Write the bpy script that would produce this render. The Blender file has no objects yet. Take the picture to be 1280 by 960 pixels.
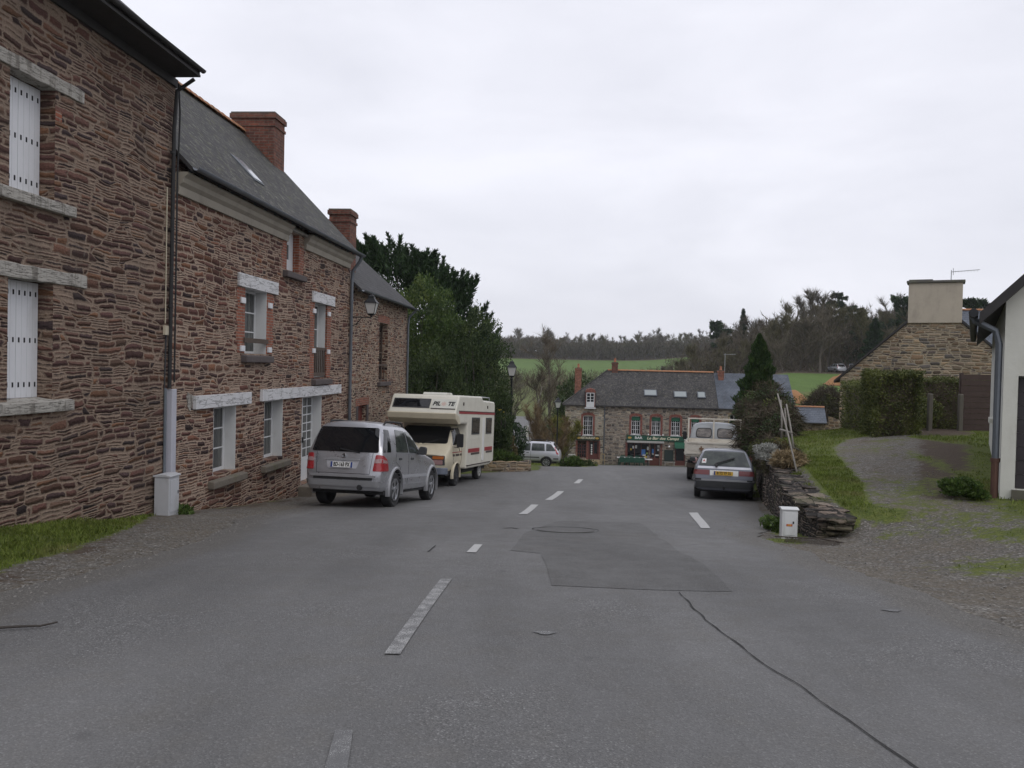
import bpy, bmesh, math, random
import numpy as np
from mathutils import Vector, Matrix, noise as mnoise
from mathutils.bvhtree import BVHTree
from mathutils.geometry import tessellate_polygon

R = math.radians
rnd = random.Random(7)
scene = bpy.context.scene
COL = scene.collection

# ------------------------------------------------------------------ helpers
def lerp(a, b, t): return a + (b - a) * t
def sstep(a, b, x):
    t = min(1.0, max(0.0, (x - a) / (b - a))); return t * t * (3 - 2 * t)
def interp(kn, x):
    if x <= kn[0][0]: return kn[0][1]
    for i in range(len(kn) - 1):
        x0, y0 = kn[i]; x1, y1 = kn[i + 1]
        if x <= x1:
            m0 = (y1 - kn[i - 1][1]) / (x1 - kn[i - 1][0]) if i > 0 else (y1 - y0) / (x1 - x0)
            m1 = (kn[i + 2][1] - y0) / (kn[i + 2][0] - x0) if i + 2 < len(kn) else (y1 - y0) / (x1 - x0)
            h = x1 - x0; t = (x - x0) / h
            return ((2*t**3 - 3*t*t + 1) * y0 + (t**3 - 2*t*t + t) * h * m0 + (-2*t**3 + 3*t*t) * y1 + (t**3 - t*t) * h * m1)
    return kn[-1][1]

class MB:
    """collects faces and links them as ONE mesh object"""
    def __init__(self): self.v = []; self.f = []; self.m = []
    def add(self, vs, fs, m=0):
        b = len(self.v); self.v += [tuple(v) for v in vs]
        for f in fs: self.f.append(tuple(b + i for i in f)); self.m.append(m)
        return self
    def box(self, x0, x1, y0, y1, z0, z1, m=0):
        v = [(x0,y0,z0),(x1,y0,z0),(x1,y1,z0),(x0,y1,z0),(x0,y0,z1),(x1,y0,z1),(x1,y1,z1),(x0,y1,z1)]
        return self.add(v, [(0,3,2,1),(4,5,6,7),(0,1,5,4),(1,2,6,5),(2,3,7,6),(3,0,4,7)], m)
    def obox(self, c, half, M, m=0):
        c = Vector(c); v = []
        for sz in (-1, 1):
            for sx, sy in ((-1,-1),(1,-1),(1,1),(-1,1)):
                v.append(c + M @ Vector((sx*half[0], sy*half[1], sz*half[2])))
        return self.add(v, [(0,3,2,1),(4,5,6,7),(0,1,5,4),(1,2,6,5),(2,3,7,6),(3,0,4,7)], m)
    def quad(self, a, b, c, d, m=0): return self.add([a,b,c,d], [(0,1,2,3)], m)
    def prism(self, pts, h0, h1, axis='x', m=0, mcap=None):
        """pts: polygon in the two other axes (cyclic order), extruded along axis from h0 to h1"""
        def P(p, h):
            return {'x': (h, p[0], p[1]), 'y': (p[0], h, p[1]), 'z': (p[0], p[1], h)}[axis]
        n = len(pts)
        v = [P(p, h0) for p in pts] + [P(p, h1) for p in pts]
        b = len(self.v); self.v += v
        for i in range(n):
            j = (i + 1) % n; self.f.append((b+i, b+j, b+n+j, b+n+i)); self.m.append(m)
        self.f.append(tuple(b+i for i in reversed(range(n)))); self.m.append(m if mcap is None else mcap)
        self.f.append(tuple(b+n+i for i in range(n))); self.m.append(m if mcap is None else mcap)
        return self
    def tube(self, pts, rad, n=8, m=0, cap=True):
        pts = [Vector(p) for p in pts]
        if not isinstance(rad, (list, tuple)): rad = [rad] * len(pts)
        b = len(self.v); up = None
        for i, p in enumerate(pts):
            d = (pts[min(i+1, len(pts)-1)] - pts[max(i-1, 0)])
            d = d.normalized() if d.length > 1e-9 else Vector((0,0,1))
            if up is None:
                a = Vector((0,0,1)) if abs(d.z) < .9 else Vector((1,0,0)); up = d.cross(a).normalized()
            else:
                up = (up - d * up.dot(d)); up = up.normalized() if up.length > 1e-6 else d.orthogonal().normalized()
            w = d.cross(up)
            for k in range(n):
                a = 2*math.pi*k/n; self.v.append(tuple(p + (up*math.cos(a) + w*math.sin(a)) * rad[i]))
        for i in range(len(pts)-1):
            for k in range(n):
                k2 = (k+1) % n; self.f.append((b+i*n+k, b+i*n+k2, b+(i+1)*n+k2, b+(i+1)*n+k)); self.m.append(m)
        if cap:
            self.f.append(tuple(b+k for k in reversed(range(n)))); self.m.append(m)
            self.f.append(tuple(b+(len(pts)-1)*n+k for k in range(n))); self.m.append(m)
        return self
    def lathe(self, prof, n=24, axis='z', c=(0,0,0), m=0):
        """prof: list of (radius, height)"""
        b = len(self.v)
        for r, h in prof:
            for k in range(n):
                a = 2*math.pi*k/n; x, y = r*math.cos(a), r*math.sin(a)
                p = {'z': (x, y, h), 'x': (h, x, y), 'y': (x, h, y)}[axis]
                self.v.append((p[0]+c[0], p[1]+c[1], p[2]+c[2]))
        for i in range(len(prof)-1):
            for k in range(n):
                k2 = (k+1) % n; self.f.append((b+i*n+k, b+i*n+k2, b+(i+1)*n+k2, b+(i+1)*n+k)); self.m.append(m)
        self.f.append(tuple(b+k for k in reversed(range(n)))); self.m.append(m)
        self.f.append(tuple(b+(len(prof)-1)*n+k for k in range(n))); self.m.append(m)
        return self
    def build(self, name, mats, parent=None, smooth=False, bevel=0, fix=True, **props):
        me = bpy.data.meshes.new(name)
        me.from_pydata(self.v, [], self.f)
        if not isinstance(mats, (list, tuple)): mats = [mats]
        for mt in mats: me.materials.append(mt)
        me.polygons.foreach_set('material_index', self.m)
        if fix and len(self.f) < 60000:
            bm = bmesh.new(); bm.from_mesh(me); bmesh.ops.recalc_face_normals(bm, faces=bm.faces); bm.to_mesh(me); bm.free()
        if smooth:
            me.shade_smooth()
            if smooth == 'auto': me.set_sharp_from_angle(angle=R(35))
        me.update()
        o = bpy.data.objects.new(name, me); COL.objects.link(o)
        if parent: o.parent = parent
        if bevel:
            b = o.modifiers.new('bevel', 'BEVEL'); b.width = bevel; b.segments = 2; b.limit_method = 'ANGLE'; b.angle_limit = R(40)
        for k, val in props.items():
            if val: o[k] = val
        return o

def link_mesh(name, me, mats, parent=None, **props):
    for mt in (mats if isinstance(mats, (list, tuple)) else [mats]): me.materials.append(mt)
    o = bpy.data.objects.new(name, me); COL.objects.link(o)
    if parent: o.parent = parent
    for k, val in props.items():
        if val: o[k] = val
    return o

def thing(name, label, category, loc=(0,0,0), rotz=0, group=None, rot=None):
    o = bpy.data.objects.new(name, None); COL.objects.link(o); o.empty_display_size = .3
    o.location = loc; o.rotation_euler = rot if rot else (0, 0, rotz)
    o['label'] = label; o['category'] = category
    if group: o['group'] = group
    return o
def tag(o, label, category, group=None):
    o['label'] = label; o['category'] = category
    if group: o['group'] = group
    return o
def copy_tree(o, parent=None):
    c = o.copy(); COL.objects.link(c)
    if parent: c.parent = parent
    for ch in list(o.children): copy_tree(ch, c)
    return c

def text_into(mb, s, size, M, m=1, depth=.004, bold=0.0, shear=0.0, width=None):
    """letters as real geometry added to a mesh builder; M maps text plane (x right, y up, z out) to the part"""
    cu = bpy.data.curves.new('lettering', 'FONT'); cu.body = s; cu.size = size; cu.extrude = depth/2
    cu.align_x = 'CENTER'; cu.align_y = 'CENTER'; cu.offset = bold; cu.shear = shear; cu.resolution_u = 3
    o = bpy.data.objects.new('lettering', cu); COL.objects.link(o)
    bpy.context.view_layer.update()
    dg = bpy.context.evaluated_depsgraph_get()
    me = bpy.data.meshes.new_from_object(o.evaluated_get(dg))
    xs = [v.co.x for v in me.vertices] or [0, 1]
    k = width / max(1e-6, max(xs) - min(xs)) if width else 1.0
    mb.add([M @ Vector((v.co.x*k, v.co.y, v.co.z)) for v in me.vertices], [tuple(p.vertices) for p in me.polygons], m)
    bpy.data.objects.remove(o); bpy.data.curves.remove(cu); bpy.data.meshes.remove(me)

# ------------------------------------------------------------------ camera frame (from the photo's vanishing point)
F_PX, CAM_H, PITCH, ROLL = 1060.0, 1.7, R(-1.18), R(1.3)
HA = R(4.4)                                   # direction of the left hand terrace, from the view axis
HU = Vector((math.sin(HA), math.cos(HA), 0)); HN = Vector((-math.cos(HA), math.sin(HA), 0)); HD = 7.0

# ------------------------------------------------------------------ ground heights
ROADZ = [(-8,.3),(0,0),(5,-.1),(9,-.4),(14,-.90),(18,-1.38),(21,-1.68),(24.4,-1.98),(27.5,-2.16),(31,-2.34),(35,-2.58),(40,-3.08),(50,-4.15),(59,-5.1),(71,-6.3),(90,-7.3),(130,-8.6),(200,-8),(300,-3.0),(430,6.3),(520,11),(700,14),(1600,14)]
HILLZ = [(-8,.1),(0,.05),(8,.0),(14,.03),(28,-.05),(34,-.5),(45,-1.5),(60,-2.8),(80,-2.2),(95,-.55),(135,1.6),(160,3),(240,9),(400,14),(700,15),(1600,15)]
XC = [(-8,6.3),(0,6.0),(9,5.8),(12.0,5.3),(12.7,4.72),(13.5,4.85),(24,7.45),(31,9.3),(40,12),(50,16),(60,19),(70,23.5),(85,23.5),(100,27),(135,33),(220,50),(440,110),(1600,300)]
HW = [(-8,1.9),(9,1.9),(12.0,1.1),(12.9,.14),(30,.14),(36,1.2),(50,2.4),(60,2.2),(70,1.5),(85,3),(100,7),(135,11),(220,25),(440,60),(1600,200)]
def lin(kn, x):
    if x <= kn[0][0]: return kn[0][1]
    for (x0, y0), (x1, y1) in zip(kn, kn[1:]):
        if x <= x1: return y0 + (y1 - y0) * (x - x0) / (x1 - x0)
    return kn[-1][1]
def G(x, y):
    road = interp(ROADZ, y)
    xc, hw = lin(XC, y), lin(HW, y)
    t = sstep(xc - hw, xc + hw, x)
    hill = interp(HILLZ, y)
    hill += -.33 * (1 - sstep(0, 4.5, x - xc)) * (1 - sstep(30, 40, y)) * sstep(9, 13, y)
    z = lerp(road, hill, t)
    if y > 60 and x < -20: z += (1 - math.exp(-(-20 - x) / 80)) * 8 * sstep(60, 200, y)
    if y < 45: z += .10 * sstep(-5.0, -6.3, x + (y - 10) * -.02) if y < 12 else 0
    if y > 60: z += mnoise.noise(Vector((x*.02, y*.02, 0))) * .6 * sstep(80, 200, y)
    return z
def on_ground(tx, tz, y0=3, y1=140):
    """ground point along a view ray (tx, 1, tz)"""
    y = y0
    while y < y1:
        if CAM_H + tz*y <= G(tx*y, y): break
        y += .1
    return Vector((tx*y, y, G(tx*y, y)))
_c, _s = math.cos(ROLL), math.sin(ROLL)
def ray(px, py):
    dx, dy = px - 640, py - 480
    x = dx*_c + dy*_s; y = -dx*_s + dy*_c
    v = Vector((x/F_PX, 1, -y/F_PX)); cp, sp = math.cos(PITCH), math.sin(PITCH)
    w = Vector((v.x, v.y*cp - v.z*sp, v.y*sp + v.z*cp)); return w / w.y
def at(px, py, y):
    w = ray(px, py) * y; return Vector((w.x, w.y, w.z + CAM_H))
def gp(px, py):
    w = ray(px, py); return on_ground(w.x, w.z)
# ------------------------------------------------------------------ materials
class NT:
    def __init__(self, name):
        self.mat = bpy.data.materials.new(name); self.mat.use_nodes = True
        self.t = self.mat.node_tree; self.t.nodes.clear()
        self.out = self.n('ShaderNodeOutputMaterial'); self.p = self.n('ShaderNodeBsdfPrincipled')
        self.t.links.new(self.p.outputs[0], self.out.inputs[0])
    def n(self, typ, **kw):
        nd = self.t.nodes.new(typ)
        for k, v in kw.items(): setattr(nd, k, v)
        return nd
    def set(self, sock, v):
        if hasattr(v, 'is_output') or isinstance(v, bpy.types.NodeSocket): self.t.links.new(v, sock)
        elif isinstance(v, (tuple, list)) and len(v) == 3 and sock.type == 'RGBA': sock.default_value = (*v, 1)
        else: sock.default_value = v
    def coord(self, which='Object'): return self.n('ShaderNodeTexCoord').outputs[which]
    def mapping(self, vec, scale=(1,1,1), loc=(0,0,0), rot=(0,0,0)):
        m = self.n('ShaderNodeMapping'); self.set(m.inputs[0], vec); m.inputs['Scale'].default_value = scale; m.inputs['Location'].default_value = loc; m.inputs['Rotation'].default_value = rot
        return m.outputs[0]
    def noise(self, vec, scale=5, detail=4, rough=.55, col=False, dist=0):
        nd = self.n('ShaderNodeTexNoise'); self.set(nd.inputs['Vector'], vec); nd.inputs['Scale'].default_value = scale
        nd.inputs['Detail'].default_value = detail; nd.inputs['Roughness'].default_value = rough; nd.inputs['Distortion'].default_value = dist
        return nd.outputs['Color' if col else 'Fac']
    def voronoi(self, vec, scale=1, feature='F1', rand=1.0):
        nd = self.n('ShaderNodeTexVoronoi', feature=feature); self.set(nd.inputs['Vector'], vec); nd.inputs['Scale'].default_value = scale; nd.inputs['Randomness'].default_value = rand
        return nd
    def math(self, op, a, b=0.0, c=0.0, clamp=False):
        nd = self.n('ShaderNodeMath', operation=op, use_clamp=clamp); self.set(nd.inputs[0], a); self.set(nd.inputs[1], b); self.set(nd.inputs[2], c); return nd.outputs[0]
    def vmath(self, op, a, b):
        nd = self.n('ShaderNodeVectorMath', operation=op); self.set(nd.inputs[0], a)
        if op == 'SCALE': nd.inputs['Scale'].default_value = b
        else: self.set(nd.inputs[1], b)
        return nd.outputs[0]
    def step(self, x, a, b, lo=0.0, hi=1.0):
        nd = self.n('ShaderNodeMapRange', interpolation_type='SMOOTHSTEP'); self.set(nd.inputs[0], x); nd.inputs[1].default_value = a; nd.inputs[2].default_value = b; nd.inputs[3].default_value = lo; nd.inputs[4].default_value = hi; return nd.outputs[0]
    def ramp(self, fac, stops, const=False):
        nd = self.n('ShaderNodeValToRGB'); e = nd.color_ramp.elements
        if const: nd.color_ramp.interpolation = 'CONSTANT'
        while len(e) < len(stops): e.new(.5)
        for el, (p, c) in zip(e, stops): el.position = p; el.color = (*c, 1) if len(c) == 3 else c
        self.set(nd.inputs[0], fac); return nd.outputs[0]
    def mix(self, fac, a, b, mode='MIX'):
        nd = self.n('ShaderNodeMix', data_type='RGBA', blend_type=mode); self.set(nd.inputs[0], fac); self.set(nd.inputs[6], a); self.set(nd.inputs[7], b); return nd.outputs[2]
    def scale_col(self, col, fac):
        """multiply colour by a scalar socket"""
        nd = self.n('ShaderNodeVectorMath', operation='SCALE'); self.set(nd.inputs[0], col); self.set(nd.inputs['Scale'], fac); return nd.outputs[0]
    def bump(self, h, dist=.02, strength=1.0):
        nd = self.n('ShaderNodeBump'); nd.inputs['Strength'].default_value = strength; nd.inputs['Distance'].default_value = dist; self.set(nd.inputs['Height'], h); self.t.links.new(nd.outputs[0], self.p.inputs['Normal'])
    def fin(self, col, rough=.8, metal=0.0, spec=.5, **kw):
        self.set(self.p.inputs['Base Color'], col); self.set(self.p.inputs['Roughness'], rough); self.p.inputs['Metallic'].default_value = metal; self.p.inputs['Specular IOR Level'].default_value = spec
        for k, v in kw.items(): self.p.inputs[k].default_value = v
        return self.mat
    def plane_u(self):
        """(along, up) coordinates of a wall or roof face whichever way it faces, in metres of the object"""
        g = self.n('ShaderNodeTexCoord'); s = self.n('ShaderNodeSeparateXYZ'); self.t.links.new(g.outputs['Normal'], s.inputs[0])
        c = self.n('ShaderNodeSeparateXYZ'); self.t.links.new(g.outputs['Object'], c.inputs[0])
        gt = self.math('GREATER_THAN', self.math('ABSOLUTE', s.outputs[0]), self.math('ABSOLUTE', s.outputs[1]))
        u = self.math('ADD', self.math('MULTIPLY', gt, c.outputs[1]), self.math('MULTIPLY', self.math('SUBTRACT', 1.0, gt), c.outputs[0]))
        return u, c.outputs[2], g.outputs['Object']

def basic(name, col, rough=.6, var=.12, scale=6, bump=0.0, metal=0.0, spec=.5, dirt=None, dirt_amt=.5, dirt_scale=2.5, **kw):
    n = NT(name); co = n.coord()
    f = n.noise(co, scale, 5)
    c = n.mix(f, tuple(x*(1-var) for x in col), tuple(min(1, x*(1+var)) for x in col))
    if dirt:
        d = n.noise(n.mapping(co, (1, 1, .45)), dirt_scale, 6, .65); c = n.mix(n.math('MULTIPLY', n.step(d, .46, .74), dirt_amt), c, dirt)
    if bump: n.bump(n.noise(co, scale*4, 6), bump, .8)
    return n.fin(c, rough, metal, spec, **kw)

def stone(name, sc, stones, mortar, width=(.012,.03), warp=.03, bump=.03, dirt=None, seed=0.0, lich=.0, split=.36):
    """roughly coursed rubble: sc = (stone length, course height) in metres; width = where joint turns to stone, in metres"""
    n = NT(name); u0, v0, co = n.plane_u(); Ls, Hs = sc
    big = n.noise(co, .55, 4, .6)
    cs = n.vmath('ADD', co, (seed, seed*1.7, seed*.6))
    w1 = n.noise(n.mapping(cs, (.8,.8,1.1)), 1.0, 3, .55, col=True); s1 = n.n('ShaderNodeSeparateXYZ'); n.t.links.new(w1, s1.inputs[0])
    w2 = n.noise(n.mapping(cs, (6,6,11)), 1.0, 4, .6, col=True); s2 = n.n('ShaderNodeSeparateXYZ'); n.t.links.new(w2, s2.inputs[0])
    def wob(sock, amt): return n.math('MULTIPLY', n.math('SUBTRACT', sock, .5), amt)
    u = n.math('ADD', n.math('ADD', u0, wob(s1.outputs[0], .5)), wob(s2.outputs[0], warp*3.2))
    v = n.math('ADD', n.math('ADD', v0, wob(s1.outputs[1], .22)), wob(s2.outputs[1], warp*.8))
    # lifts: irregular areas each laid with courses of its own
    pc = n.n('ShaderNodeCombineXYZ'); n.set(pc.inputs[0], n.math('DIVIDE', u, Ls*3.0)); n.set(pc.inputs[1], n.math('DIVIDE', v, Hs*3.6))
    pv = n.n('ShaderNodeTexVoronoi', voronoi_dimensions='2D', feature='F1'); n.set(pv.inputs['Vector'], pc.outputs[0]); pv.inputs['Scale'].default_value = 1.0
    pe = n.n('ShaderNodeTexVoronoi', voronoi_dimensions='2D', feature='DISTANCE_TO_EDGE'); n.set(pe.inputs['Vector'], pc.outputs[0]); pe.inputs['Scale'].default_value = 1.0
    pk = n.n('ShaderNodeSeparateColor'); n.t.links.new(pv.outputs['Color'], pk.inputs[0])
    v = n.math('ADD', n.math('MULTIPLY', v, n.math('ADD', .8, n.math('MULTIPLY', pk.outputs[1], .5))), n.math('MULTIPLY', pk.outputs[0], 7.3))
    # uneven course heights
    n1 = n.n('ShaderNodeTexNoise', noise_dimensions='1D'); n.set(n1.inputs['W'], n.math('MULTIPLY', v, .42/Hs)); n1.inputs['Scale'].default_value = 1.0; n1.inputs['Detail'].default_value = 1
    vr = n.math('ADD', n.math('DIVIDE', v, Hs), n.math('MULTIPLY', n1.outputs['Fac'], .85))
    row = n.math('FLOOR', vr); fr = n.math('FRACT', vr)
    wn = n.n('ShaderNodeTexWhiteNoise', noise_dimensions='1D'); n.set(wn.inputs['W'], n.math('ADD', row, seed)); h1 = wn.outputs['Value']
    ur = n.math('ADD', n.math('DIVIDE', u, Ls), n.math('MULTIPLY', h1, 91.7))
    def v1d(w, feat):
        nd = n.n('ShaderNodeTexVoronoi', voronoi_dimensions='1D', feature=feat); n.set(nd.inputs['W'], w); nd.inputs['Scale'].default_value = 1.0; nd.inputs['Randomness'].default_value = .9; return nd
    c1 = v1d(ur, 'F1'); e1 = v1d(ur, 'DISTANCE_TO_EDGE')
    k1 = n.n('ShaderNodeSeparateColor'); n.t.links.new(c1.outputs['Color'], k1.inputs[0])
    # some stones are two thin ones on top of each other, cut at another place
    sp = n.math('LESS_THAN', k1.outputs[0], split); fr2 = n.math('MULTIPLY', fr, 2.0); half = n.math('FLOOR', fr2)
    frs = n.math('ADD', n.math('MULTIPLY', sp, n.math('FRACT', fr2)), n.math('MULTIPLY', n.math('SUBTRACT', 1.0, sp), fr))
    hh = n.math('SUBTRACT', 1.0, n.math('MULTIPLY', sp, .5))
    dv = n.math('MULTIPLY', n.math('MULTIPLY', n.math('MINIMUM', frs, n.math('SUBTRACT', 1.0, frs)), Hs*.8), hh)
    du = n.math('MULTIPLY', e1.outputs['Distance'], Ls*.62)
    d = n.math('SMOOTH_MIN', du, dv, .030)
    d = n.math('SMOOTH_MIN', d, n.math('MULTIPLY', pe.outputs['Distance'], Hs*7), .012)
    d = n.math('ADD', d, wob(n.noise(co, 14, 5, .65), .034)); d = n.math('ADD', d, wob(big, .024)); d = n.math('ADD', d, wob(k1.outputs[1], .010))
    rid = n.n('ShaderNodeTexWhiteNoise', noise_dimensions='3D'); cv = n.n('ShaderNodeCombineXYZ'); n.set(cv.inputs[0], k1.outputs[2]); n.set(cv.inputs[1], row); n.set(cv.inputs[2], n.math('MULTIPLY', half, sp)); n.set(rid.inputs['Vector'], cv.outputs[0])
    r3 = n.n('ShaderNodeSeparateColor'); n.t.links.new(rid.outputs['Color'], r3.inputs[0])
    mask = n.step(d, width[0], width[1])
    sc_ = n.ramp(r3.outputs[0], [(i/len(stones), c) for i, c in enumerate(stones)], True)
    grain = n.noise(n.mapping(co, (4, 4, 16)), 5, 6, .7)
    sc_ = n.scale_col(sc_, n.step(grain, .25, .8, .55, 1.45)); sc_ = n.scale_col(sc_, n.step(r3.outputs[1], 0, 1, .62, 1.35))
    mo = n.scale_col(n.mix(n.noise(co, 3, 5), mortar, tuple(x*.70 for x in mortar)), n.step(n.noise(co, 40, 4, .7), .2, .8, .72, 1.22))
    c = n.mix(mask, mo, sc_)
    if dirt: c = n.mix(n.math('MULTIPLY', n.step(n.noise(co, .9, 6, .65), .48, .75), dirt[1]), c, dirt[0])
    if lich: c = n.mix(n.math('MULTIPLY', n.step(n.noise(co, 5, 5, .7), .62, .75), lich), c, (.42,.41,.34))
    h = n.math('ADD', n.step(d, width[0]-.012, width[1]+.025), n.math('MULTIPLY', grain, .35)); h = n.math('ADD', h, n.math('MULTIPLY', r3.outputs[2], .6))
    n.bump(h, bump, 1.0)
    return n.fin(c, .92, 0, .25)

def brick(name, c1, c2, mortar, scale=1.0, rough=.85):
    n = NT(name); u, v, co = n.plane_u()
    cv = n.n('ShaderNodeCombineXYZ'); n.set(cv.inputs[0], u); n.set(cv.inputs[1], v)
    b = n.n('ShaderNodeTexBrick'); n.set(b.inputs['Vector'], cv.outputs[0]); b.inputs['Scale'].default_value = 1.0
    b.inputs['Brick Width'].default_value = .22*scale; b.inputs['Row Height'].default_value = .065*scale; b.inputs['Mortar Size'].default_value = .009*scale; b.inputs['Mortar Smooth'].default_value = .3
    n.set(b.inputs['Color1'], c1); n.set(b.inputs['Color2'], c2); n.set(b.inputs['Mortar'], mortar)
    c = n.scale_col(b.outputs['Color'], n.step(n.noise(co, 7, 6, .65), .2, .8, .55, 1.35))
    n.bump(n.math('SUBTRACT', n.math('MULTIPLY', n.noise(co, 30, 4), .3), b.outputs['Fac']), .012)
    return n.fin(c, rough, 0, .3)

def slate(name, c1, c2, lich=(.33,.31,.24), lamt=.5, moss=None, mamt=0, pitch=45, rough=.75, w=.24, h=.17):
    n = NT(name); u, v, co = n.plane_u()
    cv = n.n('ShaderNodeCombineXYZ'); n.set(cv.inputs[0], u); n.set(cv.inputs[1], n.math('MULTIPLY', v, 1/math.sin(R(pitch))))
    wob = n.vmath('ADD', cv.outputs[0], n.vmath('SCALE', n.noise(co, 3, 3, .5, col=True), .03))
    b = n.n('ShaderNodeTexBrick'); n.set(b.inputs['Vector'], wob); b.inputs['Scale'].default_value = 1.0
    b.inputs['Brick Width'].default_value = w; b.inputs['Row Height'].default_value = h; b.inputs['Mortar Size'].default_value = .006; b.inputs['Bias'].default_value = 0
    n.set(b.inputs['Color1'], c1); n.set(b.inputs['Color2'], c2); n.set(b.inputs['Mortar'], tuple(x*.3 for x in c1))
    c = n.scale_col(b.outputs['Color'], n.step(n.noise(co, 1.1, 6, .65), .25, .75, .7, 1.3))
    c = n.mix(n.math('MULTIPLY', n.step(n.noise(n.mapping(co, (1,.7,.7)), 8, 5, .85), .53, .60), lamt), c, lich)
    if moss: c = n.mix(n.math('MULTIPLY', n.step(n.noise(co, 4, 6, .7), .54, .66), mamt), c, moss)
    # each course tilts: lower edge proud
    fr = n.math('FRACT', n.math('DIVIDE', n.math('MULTIPLY', v, 1/math.sin(R(pitch))), h))
    hh = n.math('ADD', n.math('MULTIPLY', n.math('SUBTRACT', 1.0, fr), .8), n.math('MULTIPLY', n.noise(co, 14, 5), .9))
    n.bump(n.math('SUBTRACT', hh, n.math('MULTIPLY', b.outputs['Fac'], .5)), .014)
    return n.fin(c, rough, 0, .35)

def leafmat(name, c1, c2, c3=None, rough=.55, clump=1.2, trans=.25, spec=.3):
    n = NT(name); co = n.coord(); g = n.n('ShaderNodeNewGeometry')
    c = n.mix(g.outputs['Random Per Island'], c1, c2)
    if c3: c = n.mix(n.step(n.noise(co, clump, 3, .6), .5, .72), c, c3)
    c = n.scale_col(c, n.step(n.noise(co, clump*2.3, 3), .3, .75, .72, 1.28))
    m = n.fin(c, rough, 0, spec)
    if trans:
        t = n.n('ShaderNodeBsdfTranslucent'); n.set(t.inputs[0], c); mx = n.n('ShaderNodeMixShader'); mx.inputs[0].default_value = trans
        n.t.links.new(n.p.outputs[0], mx.inputs[1]); n.t.links.new(t.outputs[0], mx.inputs[2]); n.t.links.new(mx.outputs[0], n.out.inputs[0])
    return m

def weathered(name, col, dark, streak=(8, 8, 1.5), amt=.8, rough=.85, crackdir=(1.2,1.2,16)):
    """old painted timber or stone lintel: stained and cracked"""
    n = NT(name); co = n.coord()
    c = n.mix(n.noise(co, 5, 5), col, tuple(x*.8 for x in col))
    st = n.noise(n.mapping(co, streak), 1.0, 6, .7)
    c = n.mix(n.math('MULTIPLY', n.step(st, .48, .66), amt), c, dark)
    cr = n.noise(n.mapping(co, crackdir), 2.2, 5, .6)
    ck = n.step(n.math('ABSOLUTE', n.math('SUBTRACT', cr, .5)), .0, .018)
    c = n.mix(n.math('MULTIPLY', n.math('SUBTRACT', 1.0, ck), .7), c, tuple(x*.35 for x in dark))
    n.bump(n.math('ADD', n.math('MULTIPLY', ck, .6), n.noise(co, 30, 5)), .008)
    return n.fin(c, rough, 0, .3)

def paint(name, col, rough=.32, metal=0.0, coat=.5, dirt=(.12,.11,.10), damt=.25):
    n = NT(name); co = n.coord()
    d = n.math('MULTIPLY', n.step(n.noise(co, 3, 6, .6), .42, .8), damt)
    c = n.mix(d, col, dirt); rg = n.step(n.noise(co, 5, 4), .3, .8, rough, min(1, rough+.2))
    m = n.fin(c, rg, metal, .5); n.p.inputs['Coat Weight'].default_value = coat; n.p.inputs['Coat Roughness'].default_value = .12
    return m

def glass_dark(name, tint=(.012,.014,.016), rough=.04, curtain=None, cscale=(9,9,.4)):
    n = NT(name); co = n.coord()
    c = tint
    if curtain:
        f = n.step(n.noise(n.mapping(co, cscale), 1.5, 3), .35, .7); c = n.mix(n.math('MULTIPLY', f, curtain[1]), tint, curtain[0])
    n.bump(n.noise(co, 2.5, 2), .004, .4)
    return n.fin(c, rough, 0, .6)

M = {}
# walls. stone colours are dry purple-brown schist
PUR = [(.092,.049,.042),(.118,.060,.047),(.066,.040,.038),(.145,.076,.053),(.098,.051,.044),(.175,.09,.053),(.055,.038,.038),(.125,.069,.055),(.16,.098,.07),(.106,.052,.041)]
M['stone1'] = stone('schist_wall_a', (.42,.10), PUR, (.315,.235,.178), (.007,.018), .045, .04, ((.075,.062,.05), .5), 1.0, .3)
PUR2 = [(min(1,a*1.15),b*1.03,c*.98) for a,b,c in PUR]
M['stone2'] = stone('schist_wall_b', (.38,.098), PUR2, (.42,.315,.24), (.007,.016), .04, .035, ((.13,.10,.08), .3), 4.0, .2)
M['stone3'] = stone('schist_wall_c', (.25,.095), PUR2, (.46,.37,.28), (.006,.014), .04, .03, ((.16,.13,.10), .3), 9.0, .2)
BAR = [(.23,.185,.145),(.165,.14,.12),(.30,.24,.18),(.13,.115,.105),(.25,.21,.17),(.19,.145,.115),(.34,.285,.22),(.155,.145,.135)]
M['stone_bar'] = stone('village_bar_wall', (.36,.17), BAR, (.40,.355,.295), (.006,.022), .04, .03, ((.13,.115,.10), .4), 13.0, .2)
BARL = [(min(1,a*1.25),b*1.25,c*1.2) for a,b,c in BAR]
M['stone_bar_light'] = stone('village_bar_corner_wall', (.36,.18), BARL, (.46,.42,.34), (.012,.03), .04, .025, ((.30,.26,.19), .5), 17.0, .3)
GAB = [(.24,.175,.115),(.16,.12,.09),(.30,.22,.14),(.12,.095,.085),(.27,.21,.15),(.20,.135,.085),(.13,.115,.105)]
M['stone_gable'] = stone('gable_wall', (.36,.15), GAB, (.40,.34,.25), (.006,.02), .035, .03, ((.17,.14,.11), .3), 23.0, .4)
DRY = [(.15,.118,.098),(.11,.092,.082),(.19,.15,.122),(.09,.08,.072),(.165,.135,.112),(.21,.17,.14)]
M['stone_dry'] = stone('garden_wall_stone', (.30,.085), DRY, (.030,.027,.024), (.004,.014), .02, .04, ((.12,.125,.055), .65), 31.0, .5)
M['brick'] = brick('orange_brick', (.31,.10,.055), (.22,.075,.05), (.30,.24,.19))
M['brick_red'] = brick('red_brick_surround', (.25,.078,.058), (.20,.065,.052), (.28,.17,.14))
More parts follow.
